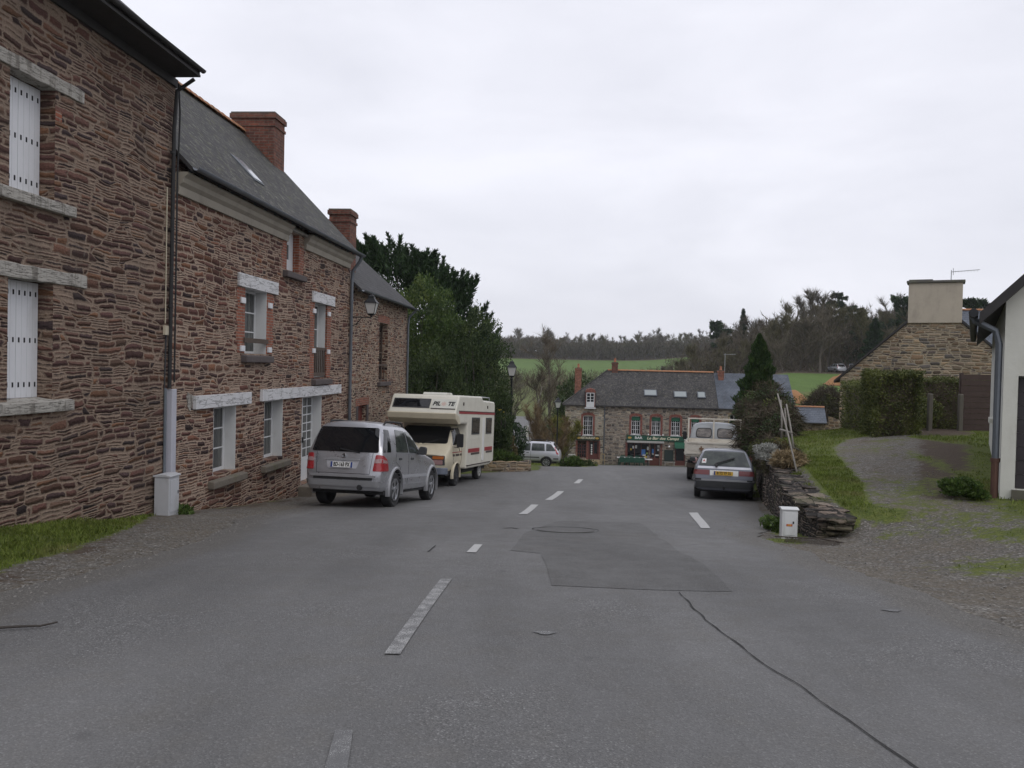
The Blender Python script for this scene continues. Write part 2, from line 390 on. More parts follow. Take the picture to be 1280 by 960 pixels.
M['brick_chim'] = brick('chimney_brick', (.20,.07,.045), (.11,.05,.04), (.15,.11,.085), 1.3)
M['slate_old'] = slate('old_mossy_slate', (.026,.026,.027), (.044,.042,.041), (.20,.195,.155), .7, (.065,.066,.028), .8, 46)
M['slate_dark'] = slate('dark_slate', (.032,.032,.035), (.05,.048,.05), (.16,.15,.13), .25, None, 0, 47)
M['slate_bar'] = slate('bar_slate', (.038,.037,.039), (.062,.059,.058), (.22,.21,.175), .5, (.09,.085,.05), .4, 44)
M['slate_new'] = slate('blue_slate', (.085,.10,.125), (.11,.125,.15), (.2,.2,.2), .12, None, 0, 44, .6)
M['slate_house'] = slate('new_slate', (.035,.04,.05), (.05,.055,.065), (.1,.1,.1), .1, None, 0, 45, .55)
M['ridge_tile'] = basic('orange_ridge_tile', (.36,.17,.085), .85, .35, 9, .01, dirt=(.20,.17,.11), dirt_amt=.7, dirt_scale=4)
M['lintel_old'] = weathered('weathered_white_lintel', (.42,.40,.36), (.15,.135,.115))
M['lintel_white'] = weathered('painted_white_lintel', (.66,.66,.67), (.42,.42,.41), (5,5,1), .35, .7, (.6,.6,3))
M['cornice'] = basic('cream_cornice', (.31,.28,.23), .8, .12, 4, .003, dirt=(.2,.18,.15), dirt_amt=.6)
M['white_wood'] = basic('white_painted_wood', (.66,.67,.69), .5, .05, 5, 0, dirt=(.40,.40,.38), dirt_amt=.35)
M['white_pvc'] = basic('white_window_frame', (.62,.63,.64), .45, .05, 5, 0, dirt=(.42,.41,.38), dirt_amt=.3)
M['jamb_white'] = basic('white_painted_jamb', (.56,.57,.57), .6, .06, 4, .002, dirt=(.36,.35,.33), dirt_amt=.4)
M['black'] = basic('black_rubber', (.018,.018,.019), .7, .2, 8)
M['slot'] = basic('shutter_slot_dark', (.012,.012,.014), .9, .1, 8)
M['iron'] = basic('black_iron', (.03,.032,.035), .5, .2, 8, .002, metal=.6)
M['zinc'] = basic('zinc_gutter', (.14,.155,.175), .5, .2, 5, .002, metal=.55, dirt=(.08,.085,.09), dirt_amt=.5)
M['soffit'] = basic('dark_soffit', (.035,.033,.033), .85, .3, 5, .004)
M['sill_stone'] = basic('mossy_stone_sill', (.15,.13,.105), .9, .3, 7, .012, dirt=(.10,.105,.04), dirt_amt=.7)
M['sill_dark'] = basic('dark_stone_sill', (.085,.07,.068), .9, .25, 7, .01)
M['wood_brown'] = basic('brown_wood', (.075,.052,.038), .75, .25, 7, .004)
M['red_door'] = basic('red_painted_door', (.16,.04,.03), .65, .25, 6, .003)
M['glass'] = glass_dark('window_glass', (.02,.024,.025), .05, ((.20,.20,.18), .5))
M['glass_black'] = glass_dark('dark_window_glass')
M['car_glass'] = glass_dark('car_glass', (.008,.009,.011), .03)
M['car_glass_clear'] = glass_dark('car_side_glass', (.03,.036,.036), .05, ((.10,.12,.10), .5), (3,3,3))
M['util_grey'] = basic('grey_plastic_box', (.46,.47,.49), .6, .06, 6, .002, dirt=(.25,.24,.22), dirt_amt=.5, dirt_scale=4)
M['util_white'] = basic('white_plastic_box', (.62,.63,.63), .55, .05, 6, .002, dirt=(.36,.36,.33), dirt_amt=.5, dirt_scale=4)
M['duct'] = basic('white_cable_duct', (.45,.455,.51), .5, .05, 5, 0, dirt=(.28,.28,.30), dirt_amt=.4)
M['conduit'] = basic('grey_conduit', (.12,.14,.16), .5, .15, 6)
M['cream_box'] = basic('cream_plastic', (.50,.45,.34), .6, .1, 8)
M['label_red'] = basic('red_sticker', (.42,.05,.04), .5, .1, 20)
M['label_yellow'] = basic('yellow_sticker', (.65,.40,.06), .5, .1, 20)
M['render_white'] = basic('white_render', (.60,.60,.54), .9, .06, 3, .006, dirt=(.38,.37,.30), dirt_amt=.6, dirt_scale=1.4)
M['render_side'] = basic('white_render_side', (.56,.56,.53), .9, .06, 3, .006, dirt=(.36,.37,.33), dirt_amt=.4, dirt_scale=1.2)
M['garage'] = basic('dark_brown_door', (.028,.022,.026), .6, .2, 4, .003)
M['chim_render'] = basic('beige_chimney_render', (.42,.37,.30), .9, .10, 2.5, .006, dirt=(.26,.23,.19), dirt_amt=.6, dirt_scale=2)
M['cap_dark'] = basic('chimney_cap', (.10,.095,.085), .9, .3, 6, .01, dirt=(.14,.15,.08), dirt_amt=.6)
M['fence_brown'] = basic('brown_fence_boards', (.058,.036,.03), .75, .3, 6, .004)
M['post_grey'] = basic('concrete_post', (.10,.09,.075), .9, .2, 6, .006, dirt=(.12,.13,.07), dirt_amt=.6)
M['old_pole'] = basic('silver_grey_pole', (.30,.28,.25), .85, .3, 6, .005)
M['bark'] = basic('grey_bark', (.10,.088,.072), .9, .35, 8, .02)
M['bark_pale'] = basic('pale_birch_bark', (.30,.285,.25), .85, .3, 6, .01, dirt=(.08,.07,.06), dirt_amt=.6)
M['bark_dark'] = basic('dark_bark', (.05,.042,.036), .9, .35, 8, .02)
M['terracotta'] = basic('terracotta_pot', (.33,.13,.07), .85, .2, 8)
M['aluminium'] = basic('aluminium_aerial', (.38,.39,.40), .4, .1, 5, metal=.8)
M['chrome'] = basic('chrome', (.55,.56,.58), .2, .05, 5, metal=1.0)
M['alloy'] = basic('alloy_rim', (.42,.43,.45), .35, .1, 8, metal=.8)
M['tyre'] = basic('tyre_rubber', (.022,.022,.023), .8, .25, 10, .003)
M['plastic_dark'] = basic('dark_grey_plastic', (.04,.042,.045), .6, .2, 8)
M['lamp_red'] = paint('red_lamp_lens', (.33,.02,.025), .2, 0, .5, damt=.05)
M['lamp_dkred'] = paint('dark_red_lamp_lens', (.16,.02,.022), .25, 0, .5, damt=.1)
M['lamp_clear'] = paint('clear_lamp_lens', (.36,.22,.22), .15, 0, .5, damt=.05)
M['lamp_orange'] = paint('orange_lamp_lens', (.42,.12,.02), .25, 0, .4, damt=.05)
M['plate_white'] = basic('number_plate_white', (.68,.68,.66), .5, .03, 5)
M['plate_yellow'] = basic('number_plate_yellow', (.60,.36,.03), .5, .05, 5)
M['plate_blue'] = basic('plate_blue_band', (.02,.05,.22), .5, .05, 5)
M['silver'] = paint('silver_car_paint', (.40,.405,.43), .26, .6, .6, (.25,.24,.23), .2)
M['silver_trim'] = paint('silver_bumper_paint', (.33,.335,.35), .42, .45, .3, (.2,.19,.18), .25)
M['silver_light'] = paint('bright_silver_paint', (.55,.56,.60), .33, .4, .6, (.3,.3,.3), .15)
M['grey_car'] = paint('grey_estate_paint', (.15,.16,.19), .3, .5, .6, (.2,.19,.18), .2)
M['cream'] = paint('cream_camper_paint', (.60,.545,.41), .4, 0, .2, (.35,.31,.23), .35)
M['cream_white'] = paint('camper_body_white', (.66,.64,.55), .45, 0, .2, (.42,.39,.31), .3)
M['truck_grey'] = paint('grey_truck_paint', (.40,.425,.45), .5, 0, .1, (.26,.25,.23), .5)
M['truck_white'] = paint('worn_white_truck_bed', (.60,.57,.50), .55, 0, .05, (.28,.20,.14), .5)
M['stripe_red'] = basic('red_stripe', (.30,.03,.035), .5, .1, 6)
M['stripe_brown'] = basic('dark_brown_stripe', (.05,.035,.03), .5, .1, 6)
M['lettering_black'] = basic('black_lettering', (.012,.012,.012), .5, .05, 6)
M['lettering_white'] = basic('white_lettering', (.72,.72,.70), .5, .04, 6)
M['lettering_cream'] = basic('cream_lettering', (.72,.68,.50), .5, .04, 6)
M['gold'] = basic('gold_lettering', (.45,.30,.07), .5, .1, 6)
M['sign_green'] = basic('dark_green_sign', (.012,.07,.042), .5, .1, 4)
M['sign_black'] = basic('black_green_sign', (.012,.025,.016), .5, .1, 4)
M['awning_green'] = basic('green_awning', (.015,.10,.055), .7, .15, 4)
M['awning_grey'] = basic('grey_awning_box', (.36,.35,.33), .7, .1, 4)
M['shop_red'] = basic('brown_red_shopfront', (.11,.035,.028), .55, .2, 4)
M['chair_green'] = basic('green_plastic_chair', (.012,.065,.04), .5, .15, 4)
M['table_white'] = basic('white_table_top', (.62,.62,.60), .5, .04, 4)
M['paper_blue'] = basic('blue_poster', (.05,.16,.42), .6, .1, 4)
M['paper_yellow'] = basic('yellow_poster', (.55,.38,.06), .6, .1, 4)
M['paper_green'] = basic('green_poster', (.25,.36,.12), .6, .1, 4)
M['lamp_glass'] = basic('frosted_lantern_glass', (.52,.52,.50), .35, .06, 4)
M['light_wood'] = basic('pale_wood_deck', (.33,.26,.15), .8, .15, 5, .004)
M['earth'] = basic('orange_earth', (.30,.155,.07), .95, .3, .6, .08)
M['terrace'] = basic('paved_terrace', (.28,.25,.22), .9, .15, 2, .01)
# plants
M['yew'] = leafmat('yew_needles', (.018,.038,.017), (.046,.080,.030), None, .6, .5, .12, .2)
M['laurel'] = leafmat('laurel_leaves', (.035,.072,.018), (.095,.14,.034), (.13,.165,.04), .5, .6, .25)
M['shrub_green'] = leafmat('dark_shrub_leaves', (.026,.05,.016), (.07,.10,.034), (.09,.12,.036), .6, .7, .2)
M['hedge'] = leafmat('hedge_leaves', (.055,.075,.020), (.135,.145,.045), (.16,.18,.045), .6, 1.0, .2)
M['thuja'] = leafmat('conifer_sprays', (.018,.045,.014), (.055,.095,.024), (.075,.12,.026), .65, .8, .12, .2)
M['twig'] = leafmat('bare_twigs', (.10,.08,.06), (.18,.15,.11), None, .9, .3, 0, .1)
M['twig_far'] = leafmat('far_bare_twigs', (.10,.088,.068), (.17,.145,.11), (.115,.11,.06), .9, .05, 0, .1)
M['twig_olive'] = leafmat('olive_bare_twigs', (.085,.08,.045), (.14,.125,.07), (.09,.10,.04), .9, .05, 0, .1)
M['twig_red'] = leafmat('russet_willow_twigs', (.13,.09,.05), (.20,.145,.08), None, .9, .5, 0, .1)
M['twig_dark'] = leafmat('dark_brown_twigs', (.06,.05,.038), (.115,.095,.068), (.075,.08,.035), .9, .8, 0, .1)
M['catkin'] = leafmat('yellow_green_twigs', (.11,.12,.03), (.20,.19,.05), None, .8, .8, .1, .1)
M['dead_leaf'] = leafmat('dry_russet_leaves', (.10,.08,.04), (.17,.135,.065), (.085,.10,.035), .8, 1.5, .2, .1)
M['dry_stalk'] = leafmat('dry_pale_stalks', (.27,.20,.115), (.42,.34,.21), None, .8, 2, .1, .1)
M['silver_leaf'] = leafmat('pale_grey_leaves', (.28,.29,.27), (.46,.46,.42), None, .7, 2, .2, .1)
M['grass_blade'] = leafmat('grass_blades', (.10,.145,.024), (.21,.255,.058), (.23,.22,.085), .6, .9, .3, .2)
M['weed'] = leafmat('green_weeds', (.045,.085,.02), (.10,.15,.035), None, .5, 2, .3, .2)
M['yellow_flower'] = basic('yellow_flower', (.55,.42,.03), .6, .1, 5)
# ------------------------------------------------------------------ ground, road, sky, camera
def wall_x(y): return -6.98 + .0767 * (y - .54)         # outer face of the terrace on the left
def left_edge(y): return lin([(-8,-4.3),(5,-4.05),(10,-3.75),(14,-4.3),(20,-4.4),(26,-3.9),(31,-2.2),(33,-.7),(35,1.1),(40,1.5),(47,1.6),(49.2,2.0),(50.2,4.4),(57,5.6),(62.4,5.8),(63.0,-9),(69,-9)], y)
def right_edge(y): return lin([(-8,3.7),(8,3.8),(11,3.65),(12.5,3.75),(14,4.4),(18,5.4),(24,6.95),(31,8.8),(40,11.4),(50,15.2),(60,18.5),(66,24),(69,26)], y)

def cover(x, y):
    """how much grass, brown litter and bright field lies on the ground here"""
    nz = mnoise.noise(Vector((x*.9, y*.9, 0))) * .5 + mnoise.noise(Vector((x*2.7, y*2.7, 4))) * .3
    g = d = f = 0.0
    wx = wall_x(y)
    if y < 45:
        if x < 0:
            lim = lin([(-8,-4.9),(5,-4.6),(7.4,-4.55),(11.5,-5.1),(13.6,-5.75),(16,-5.6),(26,-4.9),(45,-3.5)], y)
            g = max(g, 1.0 - sstep(lim - .35, lim + .25, x)) * (1.0 if y < 14 else .62)
            d = .5 * (1 - sstep(lim, lim + .9, x))
        xw = lin(XC, y)
        if y > 12.2 and x > xw - 2:
            k = x - xw
            g = max(g, sstep(.15, .35, k) * (1 - sstep(lin([(12,.45),(15,.85),(19,.95),(22,1.1),(24,1.6),(26,3.2),(30,5)], y), lin([(12,.8),(15,1.35),(19,1.5),(22,1.8),(24,2.6),(26,4.6),(30,7)], y), k)))
            g = max(g, .78 * sstep(24.3, 25.6, y) * (1 - sstep(10.6, 11.6, x)))                       # lawn on the crest
            g = max(g, .80 * sstep(10.6, 11.2, x) * (1 - sstep(13.2, 14.6, x)) * sstep(20.4, 21.4, y) * (1 - sstep(23.6, 24.6, y)))
            g = max(g, .60 * (1 - sstep(.0, .5, abs(k - 2.9))) * sstep(13, 15, y) * (1 - sstep(19, 22, y)))  # strip between the wheel tracks
            g = max(g, .70 * sstep(-1.0, -.2, x - (7.31 + (y - 12.62) * .54)) * sstep(11.4, 12.6, y))          # foot of the white house
            d = max(d, .95 * sstep(.455, .51, x / y) * sstep(12.2, 13.5, y)); d = max(d, .36); g = max(g, .44 * sstep(.38, .42, x / y) * (1 - sstep(.50, .54, x / y)) * sstep(10.5, 11.5, y) * (1 - sstep(15, 18, y))); g = max(g, .40 * sstep(.50, .56, x / y) * sstep(13, 15, y))
            if -.95 < k < 0: g = max(g, .85 * sstep(-.95, -.35, k) * (1 - sstep(14.5, 17.5, y)))
        if y <= 12.4:
            g = max(g, .52 * (1 - sstep(.1, 1.3, math.hypot((x - 5.2)*.7, (y - 9.0) * 1.2)))); g = max(g, .50 * (1 - sstep(.3, 1.8, math.hypot(x - 5.9, y - 11.4))))
            g = max(g, .72 * (1 - sstep(.15, .6, math.hypot(x - 3.9, y - 12.0)))); g = max(g, .72 * sstep(6.0, 7.2, x) * sstep(10.4, 11.3, y))
        if x > 4.4 and y < 27: g = max(g, .33 * sstep(4.4, 5.4, x) * (.6 + .8*sstep(-.2, .5, mnoise.noise(Vector((x*.55, y*.4, 7))))))
        if y > 28.5: g = max(g, .8)
        if x < -7.2: g = max(g, .7)
    else:
        g = .62; d = .35
        if 48 < y < 63 and -8 < x < 6: g = .95; d = 0
        if y > 285:
            ff = sstep(296, 303, y) * (1 - sstep(418, 428, y + 6*mnoise.noise(Vector((x*.05, 0, 2))))); f = max(f, ff)
            if y >= 418: d = .9; g = .15
        xc = lin(XC, y)
        if x > xc - 8 and y < 240:
            f = max(f, sstep(96, 99, y) * (1 - sstep(133, 137, y)) * (1 - sstep(.475, .50, x / y)))
            if y > 137: d = .85; g = .3
        if 98 < y < 160 and x < 1: d = .95; g = .1
    if y < 55 and g > .02: g = g + nz * .35
    return min(1, max(0, g)), min(1, max(0, d + nz*.25 if d > .02 else 0)), min(1, max(0, f))

def axis(*segs):
    out = []
    for a, b, st in segs:
        n = max(1, round((b - a) / st)); out += [a + (b - a) * i / n for i in range(n)]
    return out + [segs[-1][1]]
gx = axis((-1600,-400,300),(-400,-100,30),(-100,-30,7),(-30,-9,1.5),(-9,12,.22),(12,32,.6),(32,110,3),(110,400,20),(400,1600,300))
gy = axis((-60,-8,8),(-8,3,1),(3,32,.25),(32,75,.8),(75,180,2.5),(180,560,6),(560,1600,130))
gv, gc = [], []
for y in gy:
    for x in gx:
        gv.append((x, y, G(x, y))); gc.append((*cover(x, y), 1.0))
W_ = len(gx)
gf = [(j*W_+i, j*W_+i+1, (j+1)*W_+i+1, (j+1)*W_+i) for j in range(len(gy)-1) for i in range(W_-1)]

def ground_mat():
    n = NT('ground_cover'); co = n.coord()
    a = n.n('ShaderNodeVertexColor'); a.layer_name = 'cover'; s = n.n('ShaderNodeSeparateColor'); n.t.links.new(a.outputs[0], s.inputs[0])
    n1 = n.noise(co, 1.7, 6, .65); n2 = n.noise(co, 7, 5, .7); n3 = n.noise(co, 38, 4, .7)
    jit = n.math('ADD', n.math('MULTIPLY', n.math('SUBTRACT', n1, .5), .85), n.math('MULTIPLY', n.math('SUBTRACT', n2, .5), .95))
    def mask(ch, lo=.36, hi=.62): return n.step(n.math('ADD', s.outputs[ch], jit), lo, hi)
    vo = n.voronoi(co, 42); sv = n.n('ShaderNodeSeparateColor'); n.t.links.new(vo.outputs['Color'], sv.inputs[0])
    peb = n.ramp(sv.outputs[0], [(0,(.105,.098,.088)),(.4,(.15,.142,.128)),(.75,(.195,.183,.165)),(.93,(.29,.28,.255))], True)
    grav = n.mix(n.step(n1, .35, .7), peb, n.scale_col(peb, 1.22)); grav = n.mix(n.math('MULTIPLY', n.step(n2, .40, .70), .6), grav, (.135,.11,.078)); grav = n.mix(n.math('MULTIPLY', n.step(n.noise(co, .6, 4), .45, .65), .45), grav, (.15,.125,.09))
    grav = n.scale_col(grav, n.step(n3, .2, .8, .72, 1.25))
    dirt = n.mix(n2, (.062,.046,.036), (.115,.088,.066)); dirt = n.scale_col(dirt, n.step(n3, .2, .8, .6, 1.4))
    gras = n.mix(n.step(n2, .3, .7), (.075,.105,.024), (.145,.165,.044)); gras = n.mix(n.math('MULTIPLY', n.step(n1, .5, .75), .5), gras, (.10,.105,.04)); gras = n.scale_col(gras, n.step(n3, .2, .8, .55, 1.4))
    fn = n.noise(co, .03, 4); field = n.mix(fn, (.080,.135,.032), (.105,.165,.04)); field = n.scale_col(field, n.step(n.noise(n.mapping(co, (1, .25, 1)), .35, 5, .7), .2, .8, .85, 1.15))
    c = n.mix(mask(1), grav, dirt); c = n.mix(mask(0), c, gras); c = n.mix(n.step(s.outputs[2], .4, .6), c, field)
    n.bump(n.math('ADD', n.math('MULTIPLY', vo.outputs['Distance'], .6), n.math('MULTIPLY', n3, .8)), .02)
    return n.fin(c, .95, 0, .2)
me = bpy.data.meshes.new('ground'); me.from_pydata(gv, [], gf)
ca = me.color_attributes.new('cover', 'FLOAT_COLOR', 'POINT'); ca.data.foreach_set('color', [c for q in gc for c in q])
me.shade_smooth(); link_mesh('ground', me, ground_mat(), kind='structure')

def road_mat(name, base, warm=(.145,.138,.125), worn=True):
    n = NT(name); co = n.coord()
    a = n.n('ShaderNodeVertexColor'); a.layer_name = 'edge'; s = n.n('ShaderNodeSeparateColor'); n.t.links.new(a.outputs[0], s.inputs[0])
    n1 = n.noise(n.mapping(co, (1, .45, 1)), .42, 6, .62); n2 = n.noise(co, 3.5, 5, .65); n3 = n.noise(co, 60, 3, .6)
    vo = n.voronoi(co, 115); sv = n.n('ShaderNodeSeparateColor'); n.t.links.new(vo.outputs['Color'], sv.inputs[0])
    c = n.mix(n.step(n1, .3, .7), tuple(x*.74 for x in base), tuple(x*1.18 for x in base))
    c = n.mix(n.math('MULTIPLY', n.step(n2, .45, .7), .45), c, warm); c = n.mix(n.math('MULTIPLY', n.step(n.noise(co, .9, 5, .6), .55, .75), .4), c, (.105,.097,.082))
    tr = n.noise(n.mapping(co, (1.1, .05, 1)), 1.0, 3, .5); c = n.scale_col(c, n.step(tr, .35, .65, .88, 1.10))
    # bleached coarse chippings in a few worn areas
    wornm = n.step(n.noise(co, .42, 4, .6), .50, .64) if worn else 0.0
    chips = n.ramp(sv.outputs[0], [(0,tuple(x*.62 for x in base)),(.35,tuple(x*.95 for x in base)),(.7,tuple(x*1.2 for x in base)),(.93,tuple(min(.4,x*2.2) for x in base))], True)
    c = n.mix(n.math('ADD', .28, n.math('MULTIPLY', wornm, .5)) if worn else .3, c, chips)
    c = n.scale_col(c, n.step(n3, .2, .8, .86, 1.14))
    # sparse dark spots and oil
    c = n.mix(n.math('MULTIPLY', n.step(n.noise(co, 2.2, 2, .5), .70, .78), .35), c, (.045,.045,.045))
    if worn:
        e = n.step(n.math('ADD', s.outputs[0], n.math('ADD', n.math('MULTIPLY', n.math('SUBTRACT', n2, .5), .9), n.math('MULTIPLY', n.math('SUBTRACT', n.noise(co, 11, 4), .5), .5))), .25, .75)
        gv_ = n.ramp(sv.outputs[0], [(0,(.085,.08,.072)),(.4,(.12,.113,.10)),(.8,(.155,.145,.13)),(.95,(.24,.23,.21))], True)
        c = n.mix(n.math('MULTIPLY', n.math('SUBTRACT', 1.0, e), .85), c, gv_)
    n.bump(n.math('ADD', n.math('MULTIPLY', vo.outputs['Distance'], .7), n.math('MULTIPLY', n3, .5)), .006, .9)
    return n.fin(c, n.step(n2, .3, .7, .66, .82), 0, .38)
M['asphalt'] = road_mat('worn_asphalt', (.140,.139,.137))
M['asphalt_dark'] = road_mat('newer_asphalt', (.112,.111,.108), (.105,.10,.093), False)

def strip(name, ys, le, re, ncol, lift, mat, edge=True, rag=.22, **props):
    v, f, ec = [], [], []
    for y in ys:
        a = le(y) + rag * mnoise.noise(Vector((y*.8, 3.1, 0))) + rag*.5 * mnoise.noise(Vector((y*3.1, 9, 0)))
        b = re(y) + rag * mnoise.noise(Vector((y*.8, 7.7, 0))) + rag*.5 * mnoise.noise(Vector((y*3.1, 5, 0)))
        for i in range(ncol + 1):
            t = i / ncol; x = lerp(a, b, t)
            v.append((x, y, G(x, y) + lift)); d = min(x - a, b - x); ec.append((sstep(0, .9, d),)*3 + (1.0,))
    W = ncol + 1
    for j in range(len(ys) - 1):
        for i in range(ncol): f.append((j*W+i, j*W+i+1, (j+1)*W+i+1, (j+1)*W+i))
    m = bpy.data.meshes.new(name); m.from_pydata(v, [], f)
    c = m.color_attributes.new('edge', 'FLOAT_COLOR', 'POINT'); c.data.foreach_set('color', [q for e in ec for q in e]); m.shade_smooth()
    return link_mesh(name, m, mat, **props)
strip('road', axis((-8,3,.5),(3,34,.2),(34,69,.4)), left_edge, right_edge, 64, .012, M['asphalt'], kind='structure')
def side_c(y): return lin([(69,-3.5),(85,-1.5),(100,.4),(120,1.2),(150,2.8),(175,1)], y)
strip('side_road', axis((69,175,2)), lambda y: side_c(y) - 2.4, lambda y: side_c(y) + 2.4, 10, .05, M['asphalt'], kind='structure')

def sheet(name, poly_px, lift, mat, grid=.25, **props):
    """a thin sheet on the road with the outline of a repair or a painted mark, given as road points"""
    pts = [Vector((p[0], p[1])) for p in poly_px]
    bm = bmesh.new(); vs = [bm.verts.new((p.x, p.y, 0)) for p in pts]; bm.faces.new(vs)
    x0, x1 = min(p.x for p in pts), max(p.x for p in pts); y0, y1 = min(p.y for p in pts), max(p.y for p in pts)
    for ax, lo, hi in ((0, x0, x1), (1, y0, y1)):
        k = lo + grid
        while k < hi:
            co = [0,0,0]; no = [0,0,0]; co[ax] = k; no[ax] = 1
            bmesh.ops.bisect_plane(bm, geom=bm.verts[:] + bm.edges[:] + bm.faces[:], plane_co=co, plane_no=no); k += grid
    bmesh.ops.triangulate(bm, faces=bm.faces[:])
    for vv in bm.verts: vv.co.z = G(vv.co.x, vv.co.y) + lift
    bmesh.ops.recalc_face_normals(bm, faces=bm.faces)
    m = bpy.data.meshes.new(name); bm.to_mesh(m); bm.free()
    for p in m.polygons:
        if p.normal.z < 0: p.flip()
    cc = m.color_attributes.new('edge', 'FLOAT_COLOR', 'POINT'); cc.data.foreach_set('color', [1.0]*4*len(m.vertices))
    return link_mesh(name, m, mat, **props)
def gpx(*px): return [gp(*p) for p in px]
def wavy(pts, amp=.03, step=.25):
    out = []
    for a, b in zip(pts, pts[1:] + pts[:1]):
        n = max(1, int((b - a).length / step))
        for i in range(n):
            q = a.lerp(b, i / n); k = mnoise.noise(q * 2.3) * amp
            out.append(q + Vector((k, mnoise.noise(q * 2.3 + Vector((9, 0, 0))) * amp, 0)))
    return out
sheet('road_patch', wavy(gpx((690,736),(676,694),(640,690),(655,668),(700,652),(800,655),(846,690),(880,708),(914,742),(800,741)), .05), .0155, M['asphalt_dark'], kind='structure')

def mark_mat(name, wear):
    n = NT(name); co = n.coord()
    f = n.math('ADD', n.math('MULTIPLY', n.noise(co, 210, 3, .8), .78), n.math('MULTIPLY', n.noise(co, 9, 4), .22))
    c = n.mix(n.step(f, wear, wear + .05), (.46,.46,.45), (.135,.135,.136))
    n.bump(n.noise(co, 60, 3), .004); return n.fin(c, .8, 0, .3)
M['mark_a'] = mark_mat('worn_road_paint', .445); M['mark_b'] = mark_mat('road_paint', .58); M['mark_c'] = mark_mat('very_worn_road_paint', .385)
for q, mt in (([(441,926),(419,926),(402,985),(432,985)], 'mark_c'), ([(565,727),(551,727),(480,824),(500,824)], 'mark_a'), ([(603,683),(593,683),(583,693),(595,693)], 'mark_b'),
              ([(673,632),(664,632),(648,644),(659,644)], 'mark_b'), ([(705,615),(697,615),(681,626),(690,626)], 'mark_b'), ([(729,600),(723,600),(717,605),(724,605)], 'mark_b'),
              ([(872,642),(861,642),(876,662),(888,662)], 'mark_b')):
    sheet('road_marking', gpx(*q), .021, M[mt], .3, kind='structure')
for p in ((681,797),(1115,768)):
    c = gp(*p); sheet('road_stain', [Vector((c.x + .07*math.cos(a)*(1+.4*math.sin(3*a)), c.y + .05*math.sin(a), 0)) for a in [i*.5 for i in range(12)]], .018, M['mark_c'], .5, kind='structure')
def ribbon(name, px, w, mat, lift=.019):
    p = gpx(*px); pts = []
    for a, b in zip(p, p[1:]):
        n = max(2, int((b - a).length / .12))
        pts += [a.lerp(b, i / n) for i in range(n)]
    pts.append(p[-1]); mb = MB(); L = []
    for i, q in enumerate(pts):
        d = (pts[min(i+1, len(pts)-1)] - pts[max(0, i-1)]).normalized(); nrm = Vector((-d.y, d.x, 0))
        j = mnoise.noise(q*3.0)*.035; q = q + nrm*j; hw = w*(.6 + .5*mnoise.noise(q*6)); L.append((q - nrm*hw, q + nrm*hw))
    vs = [(a.x, a.y, G(a.x, a.y) + lift) for pr in L for a in pr]
    mb.add(vs, [(2*i, 2*i+1, 2*i+3, 2*i+2) for i in range(len(L)-1)])
    return mb.build(name, mat, kind='structure', fix=False)
M['crack'] = basic('tar_filled_crack', (.022,.021,.020), .9, .3, 20)
ribbon('road_crack', [(850,743),(880,780),(915,808),(985,852),(1060,905),(1150,972)], .0085, M['crack'])
ribbon('road_crack', [(628,662),(640,661),(648,663)], .03, M['crack']); ribbon('road_crack', [(536,692),(545,684)], .015, M['crack'])
# manhole with a broken rim
mc = gp(707, 664); t = thing('manhole', 'round manhole with broken dark rim set in the patched road', 'manhole', (mc.x, mc.y, mc.z + .018), 0, None, (math.atan((G(mc.x, mc.y+.5) - G(mc.x, mc.y-.5))), 0, 0))
mb = MB()
an = [2*math.pi*i/72 for i in range(73)]
mb.tube([((.50+.012*math.sin(7*a))*math.cos(a), (.50+.012*math.sin(5*a))*math.sin(a), -.001) for a in an], [.0015 + .0065*max(0, mnoise.noise(Vector((math.cos(a)*2, math.sin(a)*2, 1))) + .25) for a in an], 5)
mb.build('rim', M['crack'], t); MB().lathe([(.44,-.01),(.44,.004),(.05,.006)], 32, 'z').build('cover', M['asphalt_dark'], t)

# sky: Nishita daylight seen through a closed, uneven layer of cloud
world = bpy.data.worlds.new('World'); scene.world = world; world.use_nodes = True
wt = world.node_tree; wt.nodes.clear(); wn = wt.nodes.new; wl = wt.links.new
sky = wn('ShaderNodeTexSky'); sky.sky_type = 'NISHITA'; sky.sun_disc = False; SUN_EL, SUN_AZ = R(48), R(150)
sky.sun_elevation = SUN_EL; sky.sun_rotation = SUN_AZ; sky.air_density = 1.2; sky.dust_density = 3
tc = wn('ShaderNodeTexCoord'); mp = wn('ShaderNodeMapping'); mp.inputs['Scale'].default_value = (1.0, 1.0, 3.2); wl(tc.outputs['Generated'], mp.inputs[0])
nz = wn('ShaderNodeTexNoise'); nz.inputs['Scale'].default_value = 2.3; nz.inputs['Detail'].default_value = 5; nz.inputs['Roughness'].default_value = .52; nz.inputs['Distortion'].default_value = .3; wl(mp.outputs[0], nz.inputs['Vector'])
rp = wn('ShaderNodeValToRGB'); e = rp.color_ramp.elements; e[0].position = .36; e[0].color = (8.3,8.4,9.25,1); e[1].position = .66; e[1].color = (10.0,10.05,10.9,1); wl(nz.outputs['Fac'], rp.inputs[0])
mx = wn('ShaderNodeMix'); mx.data_type = 'RGBA'; mx.inputs[0].default_value = .93; wl(sky.outputs[0], mx.inputs[6]); wl(rp.outputs[0], mx.inputs[7])
bg = wn('ShaderNodeBackground'); bg.inputs[1].default_value = .1; wl(mx.outputs[2], bg.inputs[0])
ow = wn('ShaderNodeOutputWorld'); wl(bg.outputs[0], ow.inputs[0])
sl = bpy.data.lights.new('sun', 'SUN'); sl.energy = .55; sl.angle = R(25); sl.color = (1.0, .97, .93)
so = bpy.data.objects.new('sun', sl); COL.objects.link(so)
